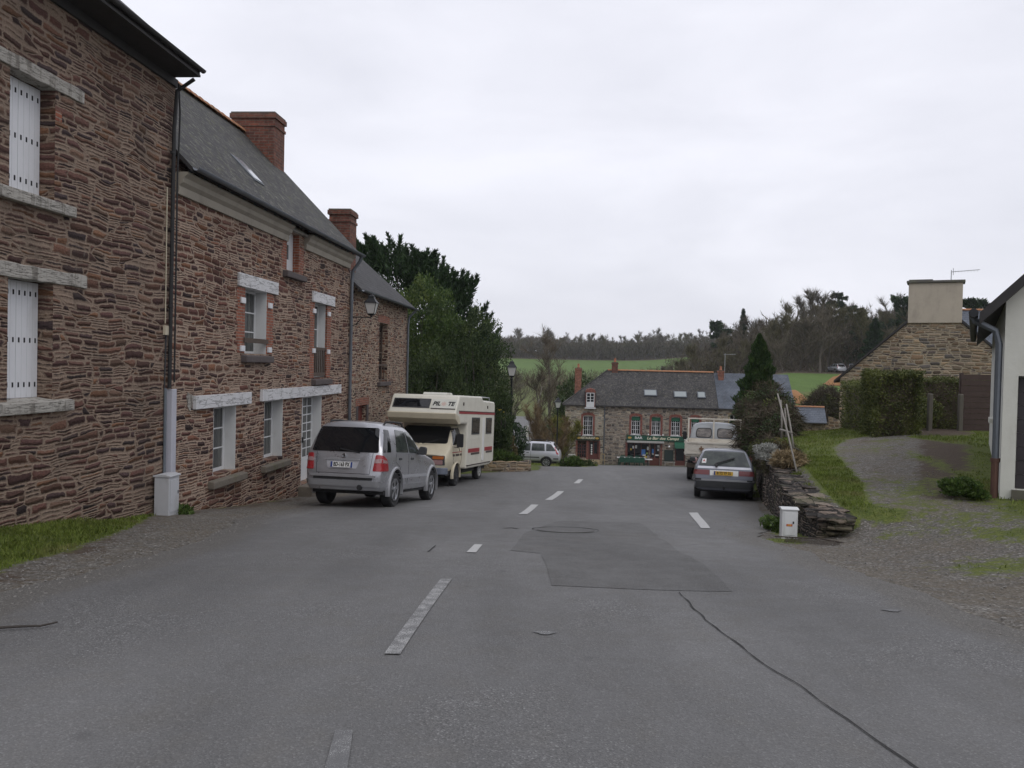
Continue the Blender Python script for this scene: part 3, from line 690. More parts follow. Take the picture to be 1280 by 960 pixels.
sd = Vector((math.sin(SUN_AZ)*math.cos(SUN_EL), math.cos(SUN_AZ)*math.cos(SUN_EL), math.sin(SUN_EL)))
so.rotation_euler = sd.to_track_quat('Z', 'Y').to_euler(); so.location = (20, -20, 40)

cam = bpy.data.cameras.new('camera'); cam.sensor_fit = 'HORIZONTAL'; cam.sensor_width = 36; cam.lens = 36*F_PX/1280; cam.clip_end = 5000; cam.clip_start = .05
co_ = bpy.data.objects.new('camera', cam); COL.objects.link(co_)
fw = Vector((0, math.cos(PITCH), math.sin(PITCH))); up0 = Vector((0, -math.sin(PITCH), math.cos(PITCH))); rt0 = Vector((1, 0, 0))
# image content turns clockwise when the camera rolls the other way
rt = rt0*math.cos(ROLL) + up0*math.sin(ROLL); up = up0*math.cos(ROLL) - rt0*math.sin(ROLL)
m = Matrix((rt, up, -fw)).transposed().to_4x4(); m.translation = Vector((0, 0, CAM_H)); co_.matrix_world = m
scene.camera = co_
vs = scene.view_settings; vs.view_transform = 'Standard'; vs.look = 'None'; vs.gamma = 1; vs.exposure = 0; vs.use_curve_mapping = False
scene.render.engine = 'CYCLES'; scene.cycles.use_denoising = True; scene.cycles.max_bounces = 6; scene.cycles.transparent_max_bounces = 8
# ------------------------------------------------------------------ buildings
def wall_front(mb, x0, x1, z0, z1, ops, depth, m=0, y=0.0, mrev=None):
    mrev = m if mrev is None else mrev
    xs = sorted({x0, x1, *[o[0] for o in ops], *[o[1] for o in ops]}); zs = sorted({z0, z1, *[o[2] for o in ops], *[o[3] for o in ops]})
    for a, b in zip(xs, xs[1:]):
        for c, d in zip(zs, zs[1:]):
            mx, mz = (a+b)/2, (c+d)/2
            if any(o[0] < mx < o[1] and o[2] < mz < o[3] for o in ops): continue
            mb.quad((a,y,c),(b,y,c),(b,y,d),(a,y,d), m)
    for a, b, c, d in [o[:4] for o in ops]:
        e = y + depth
        mb.quad((a,y,c),(a,y,d),(a,e,d),(a,e,c), mrev); mb.quad((b,y,c),(b,e,c),(b,e,d),(b,y,d), mrev)
        mb.quad((a,y,d),(b,y,d),(b,e,d),(a,e,d), mrev); mb.quad((a,y,c),(a,e,c),(b,e,c),(b,y,c), mrev)
        mb.quad((a,e,c),(b,e,c),(b,e,d),(a,e,d), mrev)
def shell(mb, L, dep, z0, z1, zr, ops, depth=.34, m=0, ridge=None, x0=0.0):
    """walls of a gabled house: street wall with real openings, two gables and a back wall"""
    wall_front(mb, x0, L, z0, z1, ops, depth, m)
    ry = dep/2 if ridge is None else ridge
    for x in (x0, L):
        mb.add([(x,0,z0),(x,dep,z0),(x,dep,z1),(x,ry,zr),(x,0,z1)], [(0,1,2,3,4)], m)
    mb.quad((x0,dep,z0),(L,dep,z0),(L,dep,z1),(x0,dep,z1), m)
def gable_roof(mb, x0, x1, ye, ze, yr, zr, yb, zb, th=.14, m=0, mu=1):
    """thick roof of two slopes, top faces in slot m and underside in slot mu"""
    for x, fl in ((x0, 0), (x1, 1)):
        mb.add([(x,ye,ze),(x,yr,zr),(x,yr,zr-th*1.3),(x,ye,ze-th)], [(0,1,2,3)], mu); mb.add([(x,yr,zr),(x,yb,zb),(x,yb,zb-th),(x,yr,zr-th*1.3)], [(0,1,2,3)], mu)
    mb.quad((x0,ye,ze),(x1,ye,ze),(x1,yr,zr),(x0,yr,zr), m); mb.quad((x0,yr,zr),(x1,yr,zr),(x1,yb,zb),(x0,yb,zb), m)
    mb.quad((x0,ye,ze-th),(x1,ye,ze-th),(x1,yr,zr-th*1.3),(x0,yr,zr-th*1.3), mu); mb.quad((x0,yr,zr-th*1.3),(x1,yr,zr-th*1.3),(x1,yb,zb-th),(x0,yb,zb-th), mu)
    mb.quad((x0,ye,ze),(x1,ye,ze),(x1,ye,ze-th),(x0,ye,ze-th), mu); mb.quad((x0,yb,zb),(x1,yb,zb),(x1,yb,zb-th),(x0,yb,zb-th), mu)
class House:
    def __init__(s, name, label, cat, loc, rotz, zref=0.0, group=None):
        s.e = thing(name, label, cat, loc, rotz, group); s.dz = -zref; s.dx = 0.0
    def part(s, name, mb, mats, parent=None, **kw):
        mb.v = [(v[0]+s.dx, v[1], v[2]+s.dz) for v in mb.v]
        return mb.build(name, mats, parent or s.e, **kw)
    def window(s, x0, x1, z0, z1, y, cols, rows, mat=None, glass='glass', fr=.055, mun=.028, th=.05, name='window', solid=0.0, jamb=None, jy=.0):
        mat = mat or M['white_pvc']; mb = MB()
        mb.box(x0, x0+fr, y, y+th, z0, z1); mb.box(x1-fr, x1, y, y+th, z0, z1)
        mb.box(x0+fr, x1-fr, y, y+th, z0, z0+fr+solid); mb.box(x0+fr, x1-fr, y, y+th, z1-fr, z1)
        a, b, c, d = x0+fr, x1-fr, z0+fr+solid, z1-fr
        for i in range(1, cols):
            q = a + (b-a)*i/cols; w = mun*(1.9 if cols % 2 == 0 and i == cols//2 else 1); mb.box(q-w/2, q+w/2, y+.005, y+th-.003, c, d)
        for i in range(1, rows):
            q = c + (d-c)*i/rows; mb.box(a, b, y+.008, y+th-.006, q-mun/2, q+mun/2)
        f = s.part(name, mb, mat)
        s.part('pane', MB().box(a, b, y+.022, y+.030, c, d), M[glass], f)
        if jamb: s.part('jamb_lining', MB().box(x1-.012, x1+.001, jy, y, z0, z1).box(x0-.001, x0+.012, jy, y, z0, z1).box(x0+.012, x1-.012, jy, y, z1-.012, z1+.001), jamb, f)
        return f
def chimney(h, x0, x1, y0, y1, z0, z1, mat, pots=0, name='chimney', cap=None, parent=None):
    mb = MB(); mb.box(x0, x1, y0, y1, z0, z1-.38).box(x0-.03, x1+.03, y0-.03, y1+.03, z1-.38, z1-.30).box(x0, x1, y0, y1, z1-.30, z1-.14).box(x0-.05, x1+.05, y0-.05, y1+.05, z1-.14, z1)
    c = h.part(name, mb, mat, parent)
    h.part('cap', MB().box(x0-.02, x1+.02, y0-.02, y1+.02, z1, z1+.05), cap or M['cap_dark'], c)
    for i in range(pots):
        k = MB(); k.lathe([(.11,z1+.05),(.13,z1+.08),(.10,z1+.12),(.09,z1+.38),(.11,z1+.40),(.08,z1+.41)], 12, 'z', (lerp(x0,x1,(i+.5)/pots), (y0+y1)/2, 0)); h.part('pot', k, M['terracotta'], c, smooth='auto')
    return c
def ridge_tiles(h, x0, x1, y, z, mat, r=.10, step=.34, parent=None):
    mb = MB(); x = x0
    while x < x1:
        a = x; b = min(x + step, x1); n = 8; vs = []
        for xx, rr in ((a, r*1.12), (b, r*.98)):
            for k in range(n+1):
                t = math.pi*k/n; vs.append((xx, y + rr*1.15*math.cos(t), z - .05 + rr*math.sin(t) + rnd.uniform(-.006,.006)))
        mb.add(vs, [(k, k+1, n+2+k, n+1+k) for k in range(n)] + [tuple(range(n+1)), tuple(range(2*n+1, n, -1))]); x += step
    return h.part('ridge_tiles', mb, mat, parent, smooth='auto')
def gutter(h, x0, x1, y, z, r=.07, mat=None, sag=.0):
    mb = MB(); n = 10; L = [lerp(x0, x1, i/12) for i in range(13)]; vs = []
    for x in L:
        for k in range(n+1):
            t = math.pi + math.pi*k/n; vs.append((x, y + r*math.cos(t), z + r*math.sin(t)))
        for k in range(n+1):
            t = 2*math.pi - math.pi*k/n; vs.append((x, y + (r-.008)*math.cos(t), z + (r-.008)*math.sin(t)))
    w = 2*(n+1)
    fs = [(i*w+k, i*w+(k+1) % w, (i+1)*w+(k+1) % w, (i+1)*w+k) for i in range(len(L)-1) for k in range(w)]
    mb.add(vs, fs + [tuple(range(w)), tuple((len(L)-1)*w+k for k in range(w))])
    x = x0 + .3
    while x < x1: mb.box(x-.012, x+.012, y+r, y+r+.20, z-.03, z+.01); x += .6
    return h.part('gutter', mb, mat or M['zinc'], smooth='auto')
def pipe(h, pts, r, mat, name='drainpipe', n=10, clips=()):
    mb = MB(); mb.tube(pts, r, n)
    for z in clips: mb.lathe([(r*1.25, z-.02), (r*1.25, z+.02)], n, 'z', (pts[-1][0], pts[-1][1], 0))
    return h.part(name, mb, mat, smooth='auto')
def bricks_beside(h, x0, x1, z0, z1, mat, name='brick_quoin', rev=0.0, side=0, yf=-.004):
    """toothed brick jamb standing 4 mm proud of the stone; side +1/-1 is the toothed side"""
    mb = MB(); z = z0; i = 0; hgt = .22
    while z < z1 - 1e-4:
        b = min(z1, z + hgt); d = .07 if i % 2 else 0
        a_, b_ = (x0, x1 + (d if side > 0 else 0)) if side > 0 else (x0 - (d if side < 0 else 0), x1)
        mb.box(a_, b_, yf, .05, z, b); z = b; i += 1
    if rev:
        xx = x0 if side > 0 else x1; mb.box(xx-.004, xx+.004, .05, rev, z0, z1)
    return h.part(name, mb, mat)
def hloc(s, z=0.0): p = HU*s + HN*HD; return (p.x, p.y, z)
HROT = R(90) - HA

# --- first house: tall, shuttered
h = House('stone_house', 'tall purple schist house with closed white shutters and dark overhanging eave', 'house', hloc(4.0, -.9), HROT, -.9); h.dx = -4.0
ops = [(9.93,10.83,1.12,2.68),(9.93,10.83,3.76,5.24),(6.2,7.1,1.12,2.68),(6.2,7.1,3.76,5.24)]
mb = MB(); shell(mb, 14.17, 7.4, -1.6, 6.95, 9.9, ops, .40, 0, None, 4.0); h.part('wall', mb, M['stone1'])
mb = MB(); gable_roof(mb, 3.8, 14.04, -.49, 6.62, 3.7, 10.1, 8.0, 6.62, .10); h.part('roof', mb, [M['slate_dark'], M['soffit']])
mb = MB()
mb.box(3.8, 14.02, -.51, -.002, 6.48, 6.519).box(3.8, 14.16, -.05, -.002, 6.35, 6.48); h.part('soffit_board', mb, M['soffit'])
gutter(h, 3.8, 14.05, -.545, 6.60, .05, M['soffit'])
for a, b, c, d in ops:
    for q in (0, 1):
        sh = MB(); xa = a + .005 + q*(b-a-.01)/2; xb = xa + (b-a-.01)/2 - .004; w = (xb-xa)/4
        for i in range(4): sh.box(xa+i*w+.002, xa+(i+1)*w-.002, .205, .24, c+.03, d-.02)
        sh.box(xa, xb, .24, .25, c+.03, d-.02)
        sl_ = sh
        for z in (c+.20, (c+d)/2, d-.17):
            for i in range(4): sl_.box(xa+(i+.5)*w-.013, xa+(i+.5)*w+.013, .200, .2045, z-.032, z+.032, 1)
        h.part('shutter', sh, [M['white_wood'], M['slot']])
    mb = MB(); n = 14; L0, L1 = a-.75, b+.62+(.12 if c < 2 else 0)
    top = [(lerp(L0,L1,i/n), d+.17+rnd.uniform(-.012,.012)) for i in range(n+1)]; bot = [(lerp(L1,L0,i/n), d-.01+rnd.uniform(-.01,.006)) for i in range(n+1)]
    mb.prism([(p[0], p[1]) for p in top+bot], -.03, .2, 'y'); h.part('lintel', mb, M['lintel_old'], bevel=.01)
    mb = MB(); mb.prism([(-.10, c-.16),(-.10, c-.015),(.2, c+.03),(.2, c-.16)], a-.45, b+.36, 'x'); h.part('sill', mb, M['lintel_old'], bevel=.012)
pipe(h, [(14.02,-.40,6.45),(14.02,-.10,6.25),(14.0,-.07,5.6),(13.99,-.07,4.9),(13.98,-.06,1.2)], .034, M['black'], 'drainpipe', 8, (5.2,3.9,2.6))
pipe(h, [(14.08,-.10,6.4),(14.10,-.12,5.9),(14.12,-.10,5.4),(14.06,-.11,4.95),(14.05,-.11,1.3)], .016, M['black'], 'cable', 6)
pipe(h, [(13.90,-.012,4.6),(13.90,-.012,2.3)], .010, M['cream_box'], 'cable', 6); pipe(h, [(13.93,-.012,2.12),(13.90,-.012,1.2)], .014, M['plastic_dark'], 'cable', 6)
h.part('junction_box', MB().box(13.84,13.97,-.05,.0,2.10,2.26).box(13.985,14.03,-.05,.0,2.10,2.26), M['cream_box'], bevel=.006)
h.part('cable_duct', MB().box(13.985,14.155,-.11,-.002,-1.15,1.18), M['duct'], bevel=.01)
h.part('conduit', MB().tube([(13.90,-.03,1.2),(13.90,-.03,-1.1)], .024, 8), M['conduit'], smooth='auto')
bricks_beside(h, 10.832, 10.97, 4.84, 4.97, M['brick'], 'brick_repair', 0, 0)

# --- second house: long, white lintels and brick window surrounds
h = House('terrace_house', 'long schist house with painted white lintels, brick window sides and mossy slate roof', 'house', hloc(14.2, -1.4), HROT, -1.4); h.dx = -14.2
ops = [(17.36,18.60,1.85,3.23),(19.86,20.76,3.90,4.86),(22.08,23.22,1.28,3.29),(15.90,16.98,-.55,.78),(18.57,19.76,-.56,.80),(21.18,22.84,-1.46,.80)]
mb = MB(); shell(mb, 25.55, 6.3, -2.2, 5.20, 8.28, ops, .34, 0, 3.1, 14.18); h.part('wall', mb, M['stone2'])
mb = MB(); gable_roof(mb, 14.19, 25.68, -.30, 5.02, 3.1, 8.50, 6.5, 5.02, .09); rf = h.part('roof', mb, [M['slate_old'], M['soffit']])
ridge_tiles(h, 14.2, 25.0, 3.1, 8.53, M['ridge_tile'], .11, .34, rf)
sk = MB(); sk.obox((19.3,.78,6.13), (.30,.42,.02), Matrix.Rotation(R(45.6),3,'X')); h.part('skylight', sk, M['zinc'], rf)
sg = MB(); sg.obox((19.3,.763,6.147), (.24,.36,.012), Matrix.Rotation(R(45.6),3,'X')); h.part('skylight_glass', sg, basic('skylight_pane',(.35,.37,.40),.08,.03,3), rf)
chimney(h, 24.62, 25.5, 2.12, 3.42, 6.3, 9.03, M['brick_chim'], 0)
gutter(h, 14.2, 25.72, -.37, 5.01, .065)
for a, b in ((14.22, 19.83), (21.14, 25.35)):
    mb = MB(); mb.prism([(.02,4.56),(-.05,4.56),(-.07,4.64),(-.06,4.70),(-.13,4.76),(-.15,4.84),(-.22,4.90),(-.22,4.935),(.02,4.935)], a, b, 'x'); h.part('cornice', mb, M['cornice'], smooth='auto')
mb = MB(); mb.box(19.83, 21.14, -.10, -.004, 4.862, 4.935); h.part('cornice', mb, M['lintel_old'])
w = h.window(17.36, 18.60, 1.85, 3.23, .25, 2, 3, jamb=M['jamb_white'], jy=.0)
h.window(19.86, 20.76, 3.90, 4.86, .16, 1, 1, fr=.30)
h.window(22.08, 23.22, 1.28, 3.29, .25, 2, 3, jamb=M['jamb_white'], jy=.05)
h.window(15.90, 16.98, -.55, .78, .24, 2, 3, fr=.065, jamb=M['jamb_white'], jy=.0)
h.window(18.57, 19.76, -.56, .80, .24, 2, 3, fr=.065, jamb=M['jamb_white'], jy=.0)
d = h.window(21.18, 22.84, -1.46, .80, .25, 4, 7, fr=.07, solid=.55, name='french_door', jamb=M['jamb_white'], jy=.0)
h.part('letter_slot', MB().box(21.55,21.80,.235,.249,-.90,-.84), M['iron'], d); h.part('handle', MB().box(21.97,22.0,.21,.249,-.45,-.30), M['iron'], d)
for a, b, c, e, pr in ((16.95,19.22,3.23,3.51,.05),(21.84,23.82,3.29,3.57,.05),(15.0,17.65,.78,1.03,.07),(18.29,24.55,.80,1.06,.07)):
    h.part('lintel', MB().box(a, b, -pr, .18, c+.001, e), M['lintel_white'], bevel=.008)
for a, b, c, e in ((16.98,17.36,1.85,3.23),(21.74,22.08,1.28,3.29)): bricks_beside(h, a, b, c, e, M['brick'], 'brick_quoin', .0, -1)
for a, b, c, e in ((18.60,18.98,1.85,3.23),(23.22,23.56,1.28,3.29),(20.765,21.08,3.90,4.56)): bricks_beside(h, a, b, c, e, M['brick'], 'brick_quoin', .0, 1)
h.part('brick_reveal', MB().box(20.752,20.768,.0,.16,3.90,4.86), M['brick'])
bricks_beside(h, 19.56, 19.855, 3.90, 4.56, M['brick'], 'brick_quoin', .0, -1)
for x in (17.20,18.76,22.0,23.33):
    for z in ((2.95,1.95) if x < 20 else (3.05,2.0)): h.part('hinge_block', MB().box(x-.10, x+.10, -.05, -.0045, z-.06, z+.06), M['white_wood'], bevel=.008)
for a, b, c, mm in ((15.70,17.36,-.62,'sill_stone'),(18.42,20.10,-.64,'sill_stone'),(17.20,18.80,1.83,'sill_dark'),(19.6,21.05,3.88,'sill_dark'),(21.9,23.45,1.26,'sill_dark')):
    h.part('sill', MB().prism([(-.13,c-.17),(-.13,c-.03),(.24,c+.02),(.24,c-.17)], a, b, 'x'), M[mm], bevel=.02)
h.part('door_step', MB().box(21.0,23.1,-.35,.24,-2.0,-1.47), M['sill_stone'], bevel=.02)
h.part('window_rail', MB().box(17.3,18.68,-.03,.02,2.08,2.18), M['wood_brown'])
mb = MB(); mb.box(22.1,23.2,.02,.06,2.02,2.10).box(22.1,23.2,.02,.06,1.32,1.42)
for i in range(7): mb.box(22.16+i*.16,22.20+i*.16,.025,.055,1.42,2.02)
h.part('balustrade', mb, M['wood_brown'])
pipe(h, [(25.5,-.36,4.96),(25.5,-.30,4.80),(25.47,-.10,4.5),(25.45,-.08,4.2),(25.45,-.08,-2.0)], .05, M['zinc'], 'drainpipe', 10, (3.6,2.0,.6,-.8))
h.part('render_patch', MB().prism([(14.86+.12*math.cos(i*.7)*(1+.4*math.sin(i*2.3)), .95+.16*math.sin(i*.7)*(1+.3*math.cos(i*1.7))) for i in range(9)], -.012, .01, 'y'), M['lintel_old'])

# --- third house: lower, tall dark window and brick-red doors
h = House('small_stone_house', 'lower schist house with pale mortar, tall dark window and brick-red doors', 'house', hloc(25.56, -2.3), HROT, -2.3); h.dx = -25.56
ops = [(29.5,30.85,1.05,3.15),(26.75,27.85,-2.3,.32),(31.9,33.0,-2.5,-.05)]
mb = MB(); shell(mb, 34.35, 5.4, -3.2, 4.15, 6.3, ops, .34, 0, None, 25.57); h.part('wall', mb, M['stone3'])
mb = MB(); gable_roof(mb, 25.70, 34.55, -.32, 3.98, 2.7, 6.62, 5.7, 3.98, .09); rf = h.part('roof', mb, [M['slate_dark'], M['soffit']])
chimney(h, 27.4, 28.2, .55, 1.25, 4.6, 6.7, M['brick_chim'], 0)
gutter(h, 25.7, 34.6, -.38, 3.96, .06)
h.window(29.5, 30.85, 1.05, 3.15, .20, 2, 2, M['wood_brown'], 'glass_black', .08, .05)
for a, b, c in ((29.25,31.1,3.152),(26.4,28.2,.322),(31.5,33.4,-.048)): h.part('brick_lintel', MB().prism([(a+.05,c),(b-.05,c),(b,c+.24),((a+b)/2,c+.27),(a,c+.24)], -.006, .05, 'y'), M['brick'])
for a, b, c, d_ in ((26.75,27.85,-2.3,.32),(31.9,33.0,-2.5,-.05)):
    mb = MB(); n = 5; w = (b-a)/n
    for i in range(n): mb.box(a+i*w+.004, a+(i+1)*w-.004, .15, .19, c, d_-.01)
    dd = h.part('door', mb, M['red_door']); h.part('handle', MB().box(a+.12,a+.16,.12,.149,c+1.0,c+1.14), M['iron'], dd)
    for q in ((a-.24,a),(b,b+.24)): h.part('door_jamb', MB().box(q[0],q[1],-.02,.05,c,d_), M['sill_dark'], bevel=.02)
h.part('sill', MB().box(29.3,31.05,-.12,.2,.9,1.045), M['sill_dark'], bevel=.02)
h.part('balustrade', MB().box(29.52,30.83,.0,.03,1.62,1.68).box(29.52,30.83,.0,.03,1.10,1.14).box(29.9,29.93,.0,.03,1.14,1.62).box(30.35,30.38,.0,.03,1.14,1.62), M['wood_brown'])
pipe(h, [(34.25,-.37,3.9),(34.22,-.10,3.6),(34.2,-.07,3.3),(34.2,-.07,-2.4)], .045, M['zinc'], 'drainpipe', 8)

# --- wall lantern on a bracket at the end of the second house
def lantern(mbs, c, s=1.0):
    """four-sided street lantern with frosted panes; returns [iron, glass] builders in metres"""
    ir, gl = mbs; x, y, z = c
    def ring(r, h): return [(x-r*s, y-r*s, z+h*s), (x+r*s, y-r*s, z+h*s), (x+r*s, y+r*s, z+h*s), (x-r*s, y+r*s, z+h*s)]
    def frust(m, r0, h0, r1, h1):
        m.add(ring(r0,h0)+ring(r1,h1), [(0,1,5,4),(1,2,6,5),(2,3,7,6),(3,0,4,7),(3,2,1,0),(4,5,6,7)])
    frust(gl, .105, .06, .185, .40); frust(ir, .08, 0, .11, .055); frust(ir, .215, .40, .205, .43); frust(ir, .20, .43, .10, .56); frust(ir, .10, .56, .085, .62); frust(ir, .11, .62, .03, .68)
    for sx in (-1,1):
        for sy in (-1,1): ir.tube([(x+sx*.108*s,y+sy*.108*s,z+.05*s),(x+sx*.188*s,y+sy*.188*s,z+.41*s)], .011*s, 5)
    ir.tube([(x,y,z+.68*s),(x,y,z+.74*s)], [.03*s,.008*s], 6); ir.tube([(x,y,z-.06*s),(x,y,z+.02*s)], [.03*s,.06*s], 8)
p = HU*25.45 + HN*(HD-.08); t = thing('wall_lantern', 'black four-sided lantern on iron bracket beside drainpipe of the terrace', 'lantern', (p.x, p.y, 3.1), HROT)
ir, gl = MB(), MB(); lantern((ir, gl), (.0, -.62, .06), .92); ir.build('lantern_frame', M['iron'], t); gl.build('lantern_glass', M['lamp_glass'], t)
MB().tube([(0,0,0),(0,-.62,0)], .016, 8).tube([(0,0,-.28),(0,-.15,-.22),(0,-.32,-.02)], .012, 6).box(-.03,.03,-.01,.012,-.36,.08).build('bracket', M['iron'], t, smooth='auto')

# --- cabinets beside the road
def cabinet(label, loc, rotz, w, d, hgt, mat, sticker=False):
    t = thing('utility_cabinet', label, 'utility box', loc, rotz)
    mb = MB(); mb.box(-w/2, w/2, -d/2, d/2, -.15, hgt*.93); b = mb.build('cabinet_body', mat, t, bevel=.012)
    MB().prism([(-d/2-.02,hgt*.93),(d/2+.02,hgt*.93),(d/2+.02,hgt*.97),(d*.2,hgt),(-d*.2,hgt),(-d/2-.02,hgt*.97)], -w/2-.015, w/2+.015, 'x').build('lid', mat, t, bevel=.008)
    MB().box(-w/2+.03, w/2-.03, -d/2-.008, -d/2-.001, .06, hgt*.86).build('door', mat, t, bevel=.004)
    MB().box(w/2-.075, w/2-.055, -d/2-.016, -d/2-.0085, hgt*.5, hgt*.58).build('lock', M['plastic_dark'], t)
    if sticker:
        MB().box(-.05,.035,-d/2-.011,-d/2-.0085,hgt*.42,hgt*.49).build('warning_sticker', M['label_red'], t); MB().box(-.035,.02,-d/2-.0135,-d/2-.0115,hgt*.445,hgt*.475).build('warning_sticker', M['label_yellow'], t)
    return t
p = HU*13.72 + HN*(HD-.17); cabinet('grey meter cabinet against the wall at the foot of a white cable duct', (p.x, p.y, G(p.x,p.y)), HROT, .36, .26, .70, M['util_grey'])
p = Vector((4.12, 12.45, 0)); cabinet('small white cabinet with red sticker beside the dry stone wall', (p.x, p.y, G(p.x,p.y)), R(-8), .225, .2, .46, M['util_white'], True)

# --- the bar at the bottom of the hill
BY, BZ = 70.67, -6.32
h = House('village_bar', 'long stone bar and restaurant with old slate roof, brick windows and green signs', 'building', (4.5, BY, BZ), R(-5))
def bx(px): return (px - 706) / 15.05
def bz(py): return (580 - py) / 15.05
ops = [(1.5,2.3,2.45,4.05),(bx(788.5),bx(799.5),2.62,4.1),(bx(813.5),bx(824.5),2.62,4.1),(bx(837.5),bx(848.5),2.62,4.1),(bx(862),bx(872),2.62,4.1),
       (1.05,1.82,.55,2.0),(1.98,2.85,.45,2.0),(bx(784),bx(811),.32,1.95),(bx(812.2),bx(824.5),.05,1.95),(bx(843),bx(856),.15,1.65)]
mb = MB(); wall_front(mb, 0, 3.25, -1.2, 5.0, [o for o in ops if o[1] < 3.2], .3, 0); h.part('corner_wall', mb, M['stone_bar_light'])
mb = MB(); wall_front(mb, 3.25, 12.5, -1.2, 5.0, [o for o in ops if o[1] > 3.2], .3, 0)
mb.quad((0,0,-1.2),(0,6,-1.2),(0,6,5),(0,0,5)); mb.quad((12.5,0,-1.2),(12.5,6,-1.2),(12.5,6,5),(12.5,0,5)); mb.quad((0,6,-1.2),(12.5,6,-1.2),(12.5,6,5),(0,6,5)); h.part('wall', mb, M['stone_bar'])
mb = MB(); e = .28; V = [(-e,-e,4.98),(12.5,-e,4.98),(12.5,6+e,4.98),(-e,6+e,4.98),(3.5,3,7.9),(12.5,3,7.9)]
mb.add(V, [(0,1,5,4),(2,3,4,5),(3,0,4)], 0); mb.add(V, [(0,3,2,1),(1,2,5)], 1); mb.box(-e,12.5,-e-.02,-e+.0,4.90,4.975,1); rf = h.part('roof', mb, [M['slate_bar'], M['soffit']])
ridge_tiles(h, 3.5, 12.5, 3, 7.93, M['ridge_tile'], .11, .4, rf)
mb = MB(); mb.tube([(-e,-e,5.0),(3.5,3,7.93)], .05, 6); h.part('hip_tiles', mb, M['slate_bar'], rf)
for a in (804,841,870):
    x0 = bx(a); x1 = bx(a + (16 if a < 870 else 10)); Rm = Matrix.Rotation(R(41.7),3,'X'); zc = 6.02 if a < 830 else 5.95; yc = (zc-4.98)/2.92*3.28-.28
    s_ = MB(); s_.obox(((x0+x1)/2, yc-.03, zc+.05), ((x1-x0)/2,.36,.05), Rm); s1 = h.part('skylight', s_, M['zinc'], rf)
    g_ = MB(); g_.obox(((x0+x1)/2, yc-.066, zc+.091), ((x1-x0)/2-.07,.29,.012), Rm); h.part('skylight_glass', g_, basic('roof_window_pane',(.30,.33,.33),.06,.05,3), rf)
chimney(h, bx(764.5)-.03, bx(772)-.03, 2.75, 3.25, 7.5, 8.55, M['brick_chim'], 1, parent=rf)
chimney(h, bx(899), bx(905.5), 2.3, 2.9, 6.9, 8.05, M['brick'], 1, parent=rf)
chimney(h, bx(715.5)+.05, bx(724)+.05, 3.9, 4.5, 4.9, 8.0, M['brick'], 1, name='tall_chimney')
mb = MB(); ax_ = bx(907); mb.tube([(ax_,2.5,7.4),(ax_,2.5,9.55)], .022, 6).tube([(ax_-.1,2.5,9.45),(ax_+.85,2.3,9.5)], .015, 5)
for i in range(6): mb.tube([(ax_+i*.16,2.2,9.46),(ax_+i*.16,2.75,9.46)], .008, 4)
h.part('aerial', mb, M['aluminium'])
# dormer
h.part('dormer', MB().box(1.66,2.44,-.31,1.3,4.72,6.05).prism([(1.60,6.05),(2.50,6.05),(2.40,6.26),(2.05,6.36),(1.70,6.26)], -.35, 1.6, 'y'), M['brick_red'])
h.window(1.72, 2.38, 4.86, 6.0, -.35, 2, 4, fr=.05, mun=.03, th=.035, glass='glass_black'); h.part('dormer_panel', MB().box(1.72,2.38,-.37,-.351,4.80,5.25), M['white_pvc'])
h.part('sill', MB().box(1.6,2.5,-.42,-.05,4.68,4.78), M['white_pvc'])
for i, o in enumerate(ops[:5]):
    h.window(o[0], o[1], o[2], o[3], .15, 4, 4, fr=.06, mun=.03, glass='glass_black')
    a, b, c, d = o
    h.part('sill', MB().box(a-.06,b+.06,-.1,.15,c-.1,c-.002), M['white_pvc'])
    mb = MB()
    for k in range(9):
        t = math.pi*(k/8); 
    mb.prism([(a-.17,c-.1),(a,c-.1),(a,d),(a+.1,d+.05),((a+b)/2,d+.09),(b-.1,d+.05),(b,d),(b,c-.1),(b+.17,c-.1),(b+.17,d+.1),(b,d+.24),((a+b)/2,d+.29),(a,d+.24),(a-.17,d+.1)], -.02, .05, 'y'); h.part('brick_surround', mb, M['brick_red'])
    if i: h.part('window_blind', MB().box(a+.02,b-.02,.08,.13,d-.30,d-.005), M['awning_green'])
# shopfronts
h.window(1.05, 1.82, .55, 2.0, .12, 4, 5, M['shop_red'], 'glass_black', .06, .03, name='shop_window'); d = h.window(1.98, 2.85, .45, 2.0, .14, 2, 1, M['shop_red'], 'glass_black', .12, .04, name='restaurant_door', solid=.35)
h.part('notice', MB().box(2.20,2.31,.120,.135,1.0,1.15).box(2.20,2.31,.120,.135,1.2,1.32).box(2.20,2.31,.120,.135,1.37,1.5).box(2.20,2.31,.120,.135,1.55,1.68).box(2.20,2.31,.120,.135,.82,.95), M['lettering_white'], d)
for a, b in ((.93,1.045),(1.83,1.975),(2.86,2.96)): h.part('brick_pillar', MB().box(a,b,-.03,.05,.45,2.0), M['brick_red'])
w = h.window(bx(784), bx(811), .32, 1.95, .12, 3, 1, M['shop_red'], 'glass_black', .07, .06, name='shop_window', solid=.35)
for (px, z, ww, hh, mm) in ((788,1.45,.12,.16,'paper_yellow'),(790.5,1.6,.14,.22,'lettering_white'),(794,1.62,.15,.25,'lettering_white'),(802,1.05,.32,.5,'paper_blue'),(803.5,1.0,.24,.18,'lettering_white'),(806,.85,.2,.15,'paper_yellow'),(809,1.5,.12,.28,'lettering_white'),(808,1.15,.14,.15,'paper_green'),(809.4,.85,.13,.2,'util_grey')):
    x = bx(px); h.part('poster', MB().box(x, x+ww, .105, .119, z-.15, z-.15+hh), M[mm], w)
d = h.window(bx(812.2), bx(824.5), .05, 1.95, .12, 2, 1, M['shop_red'], 'glass_black', .08, .06, name='bar_door', solid=.6)
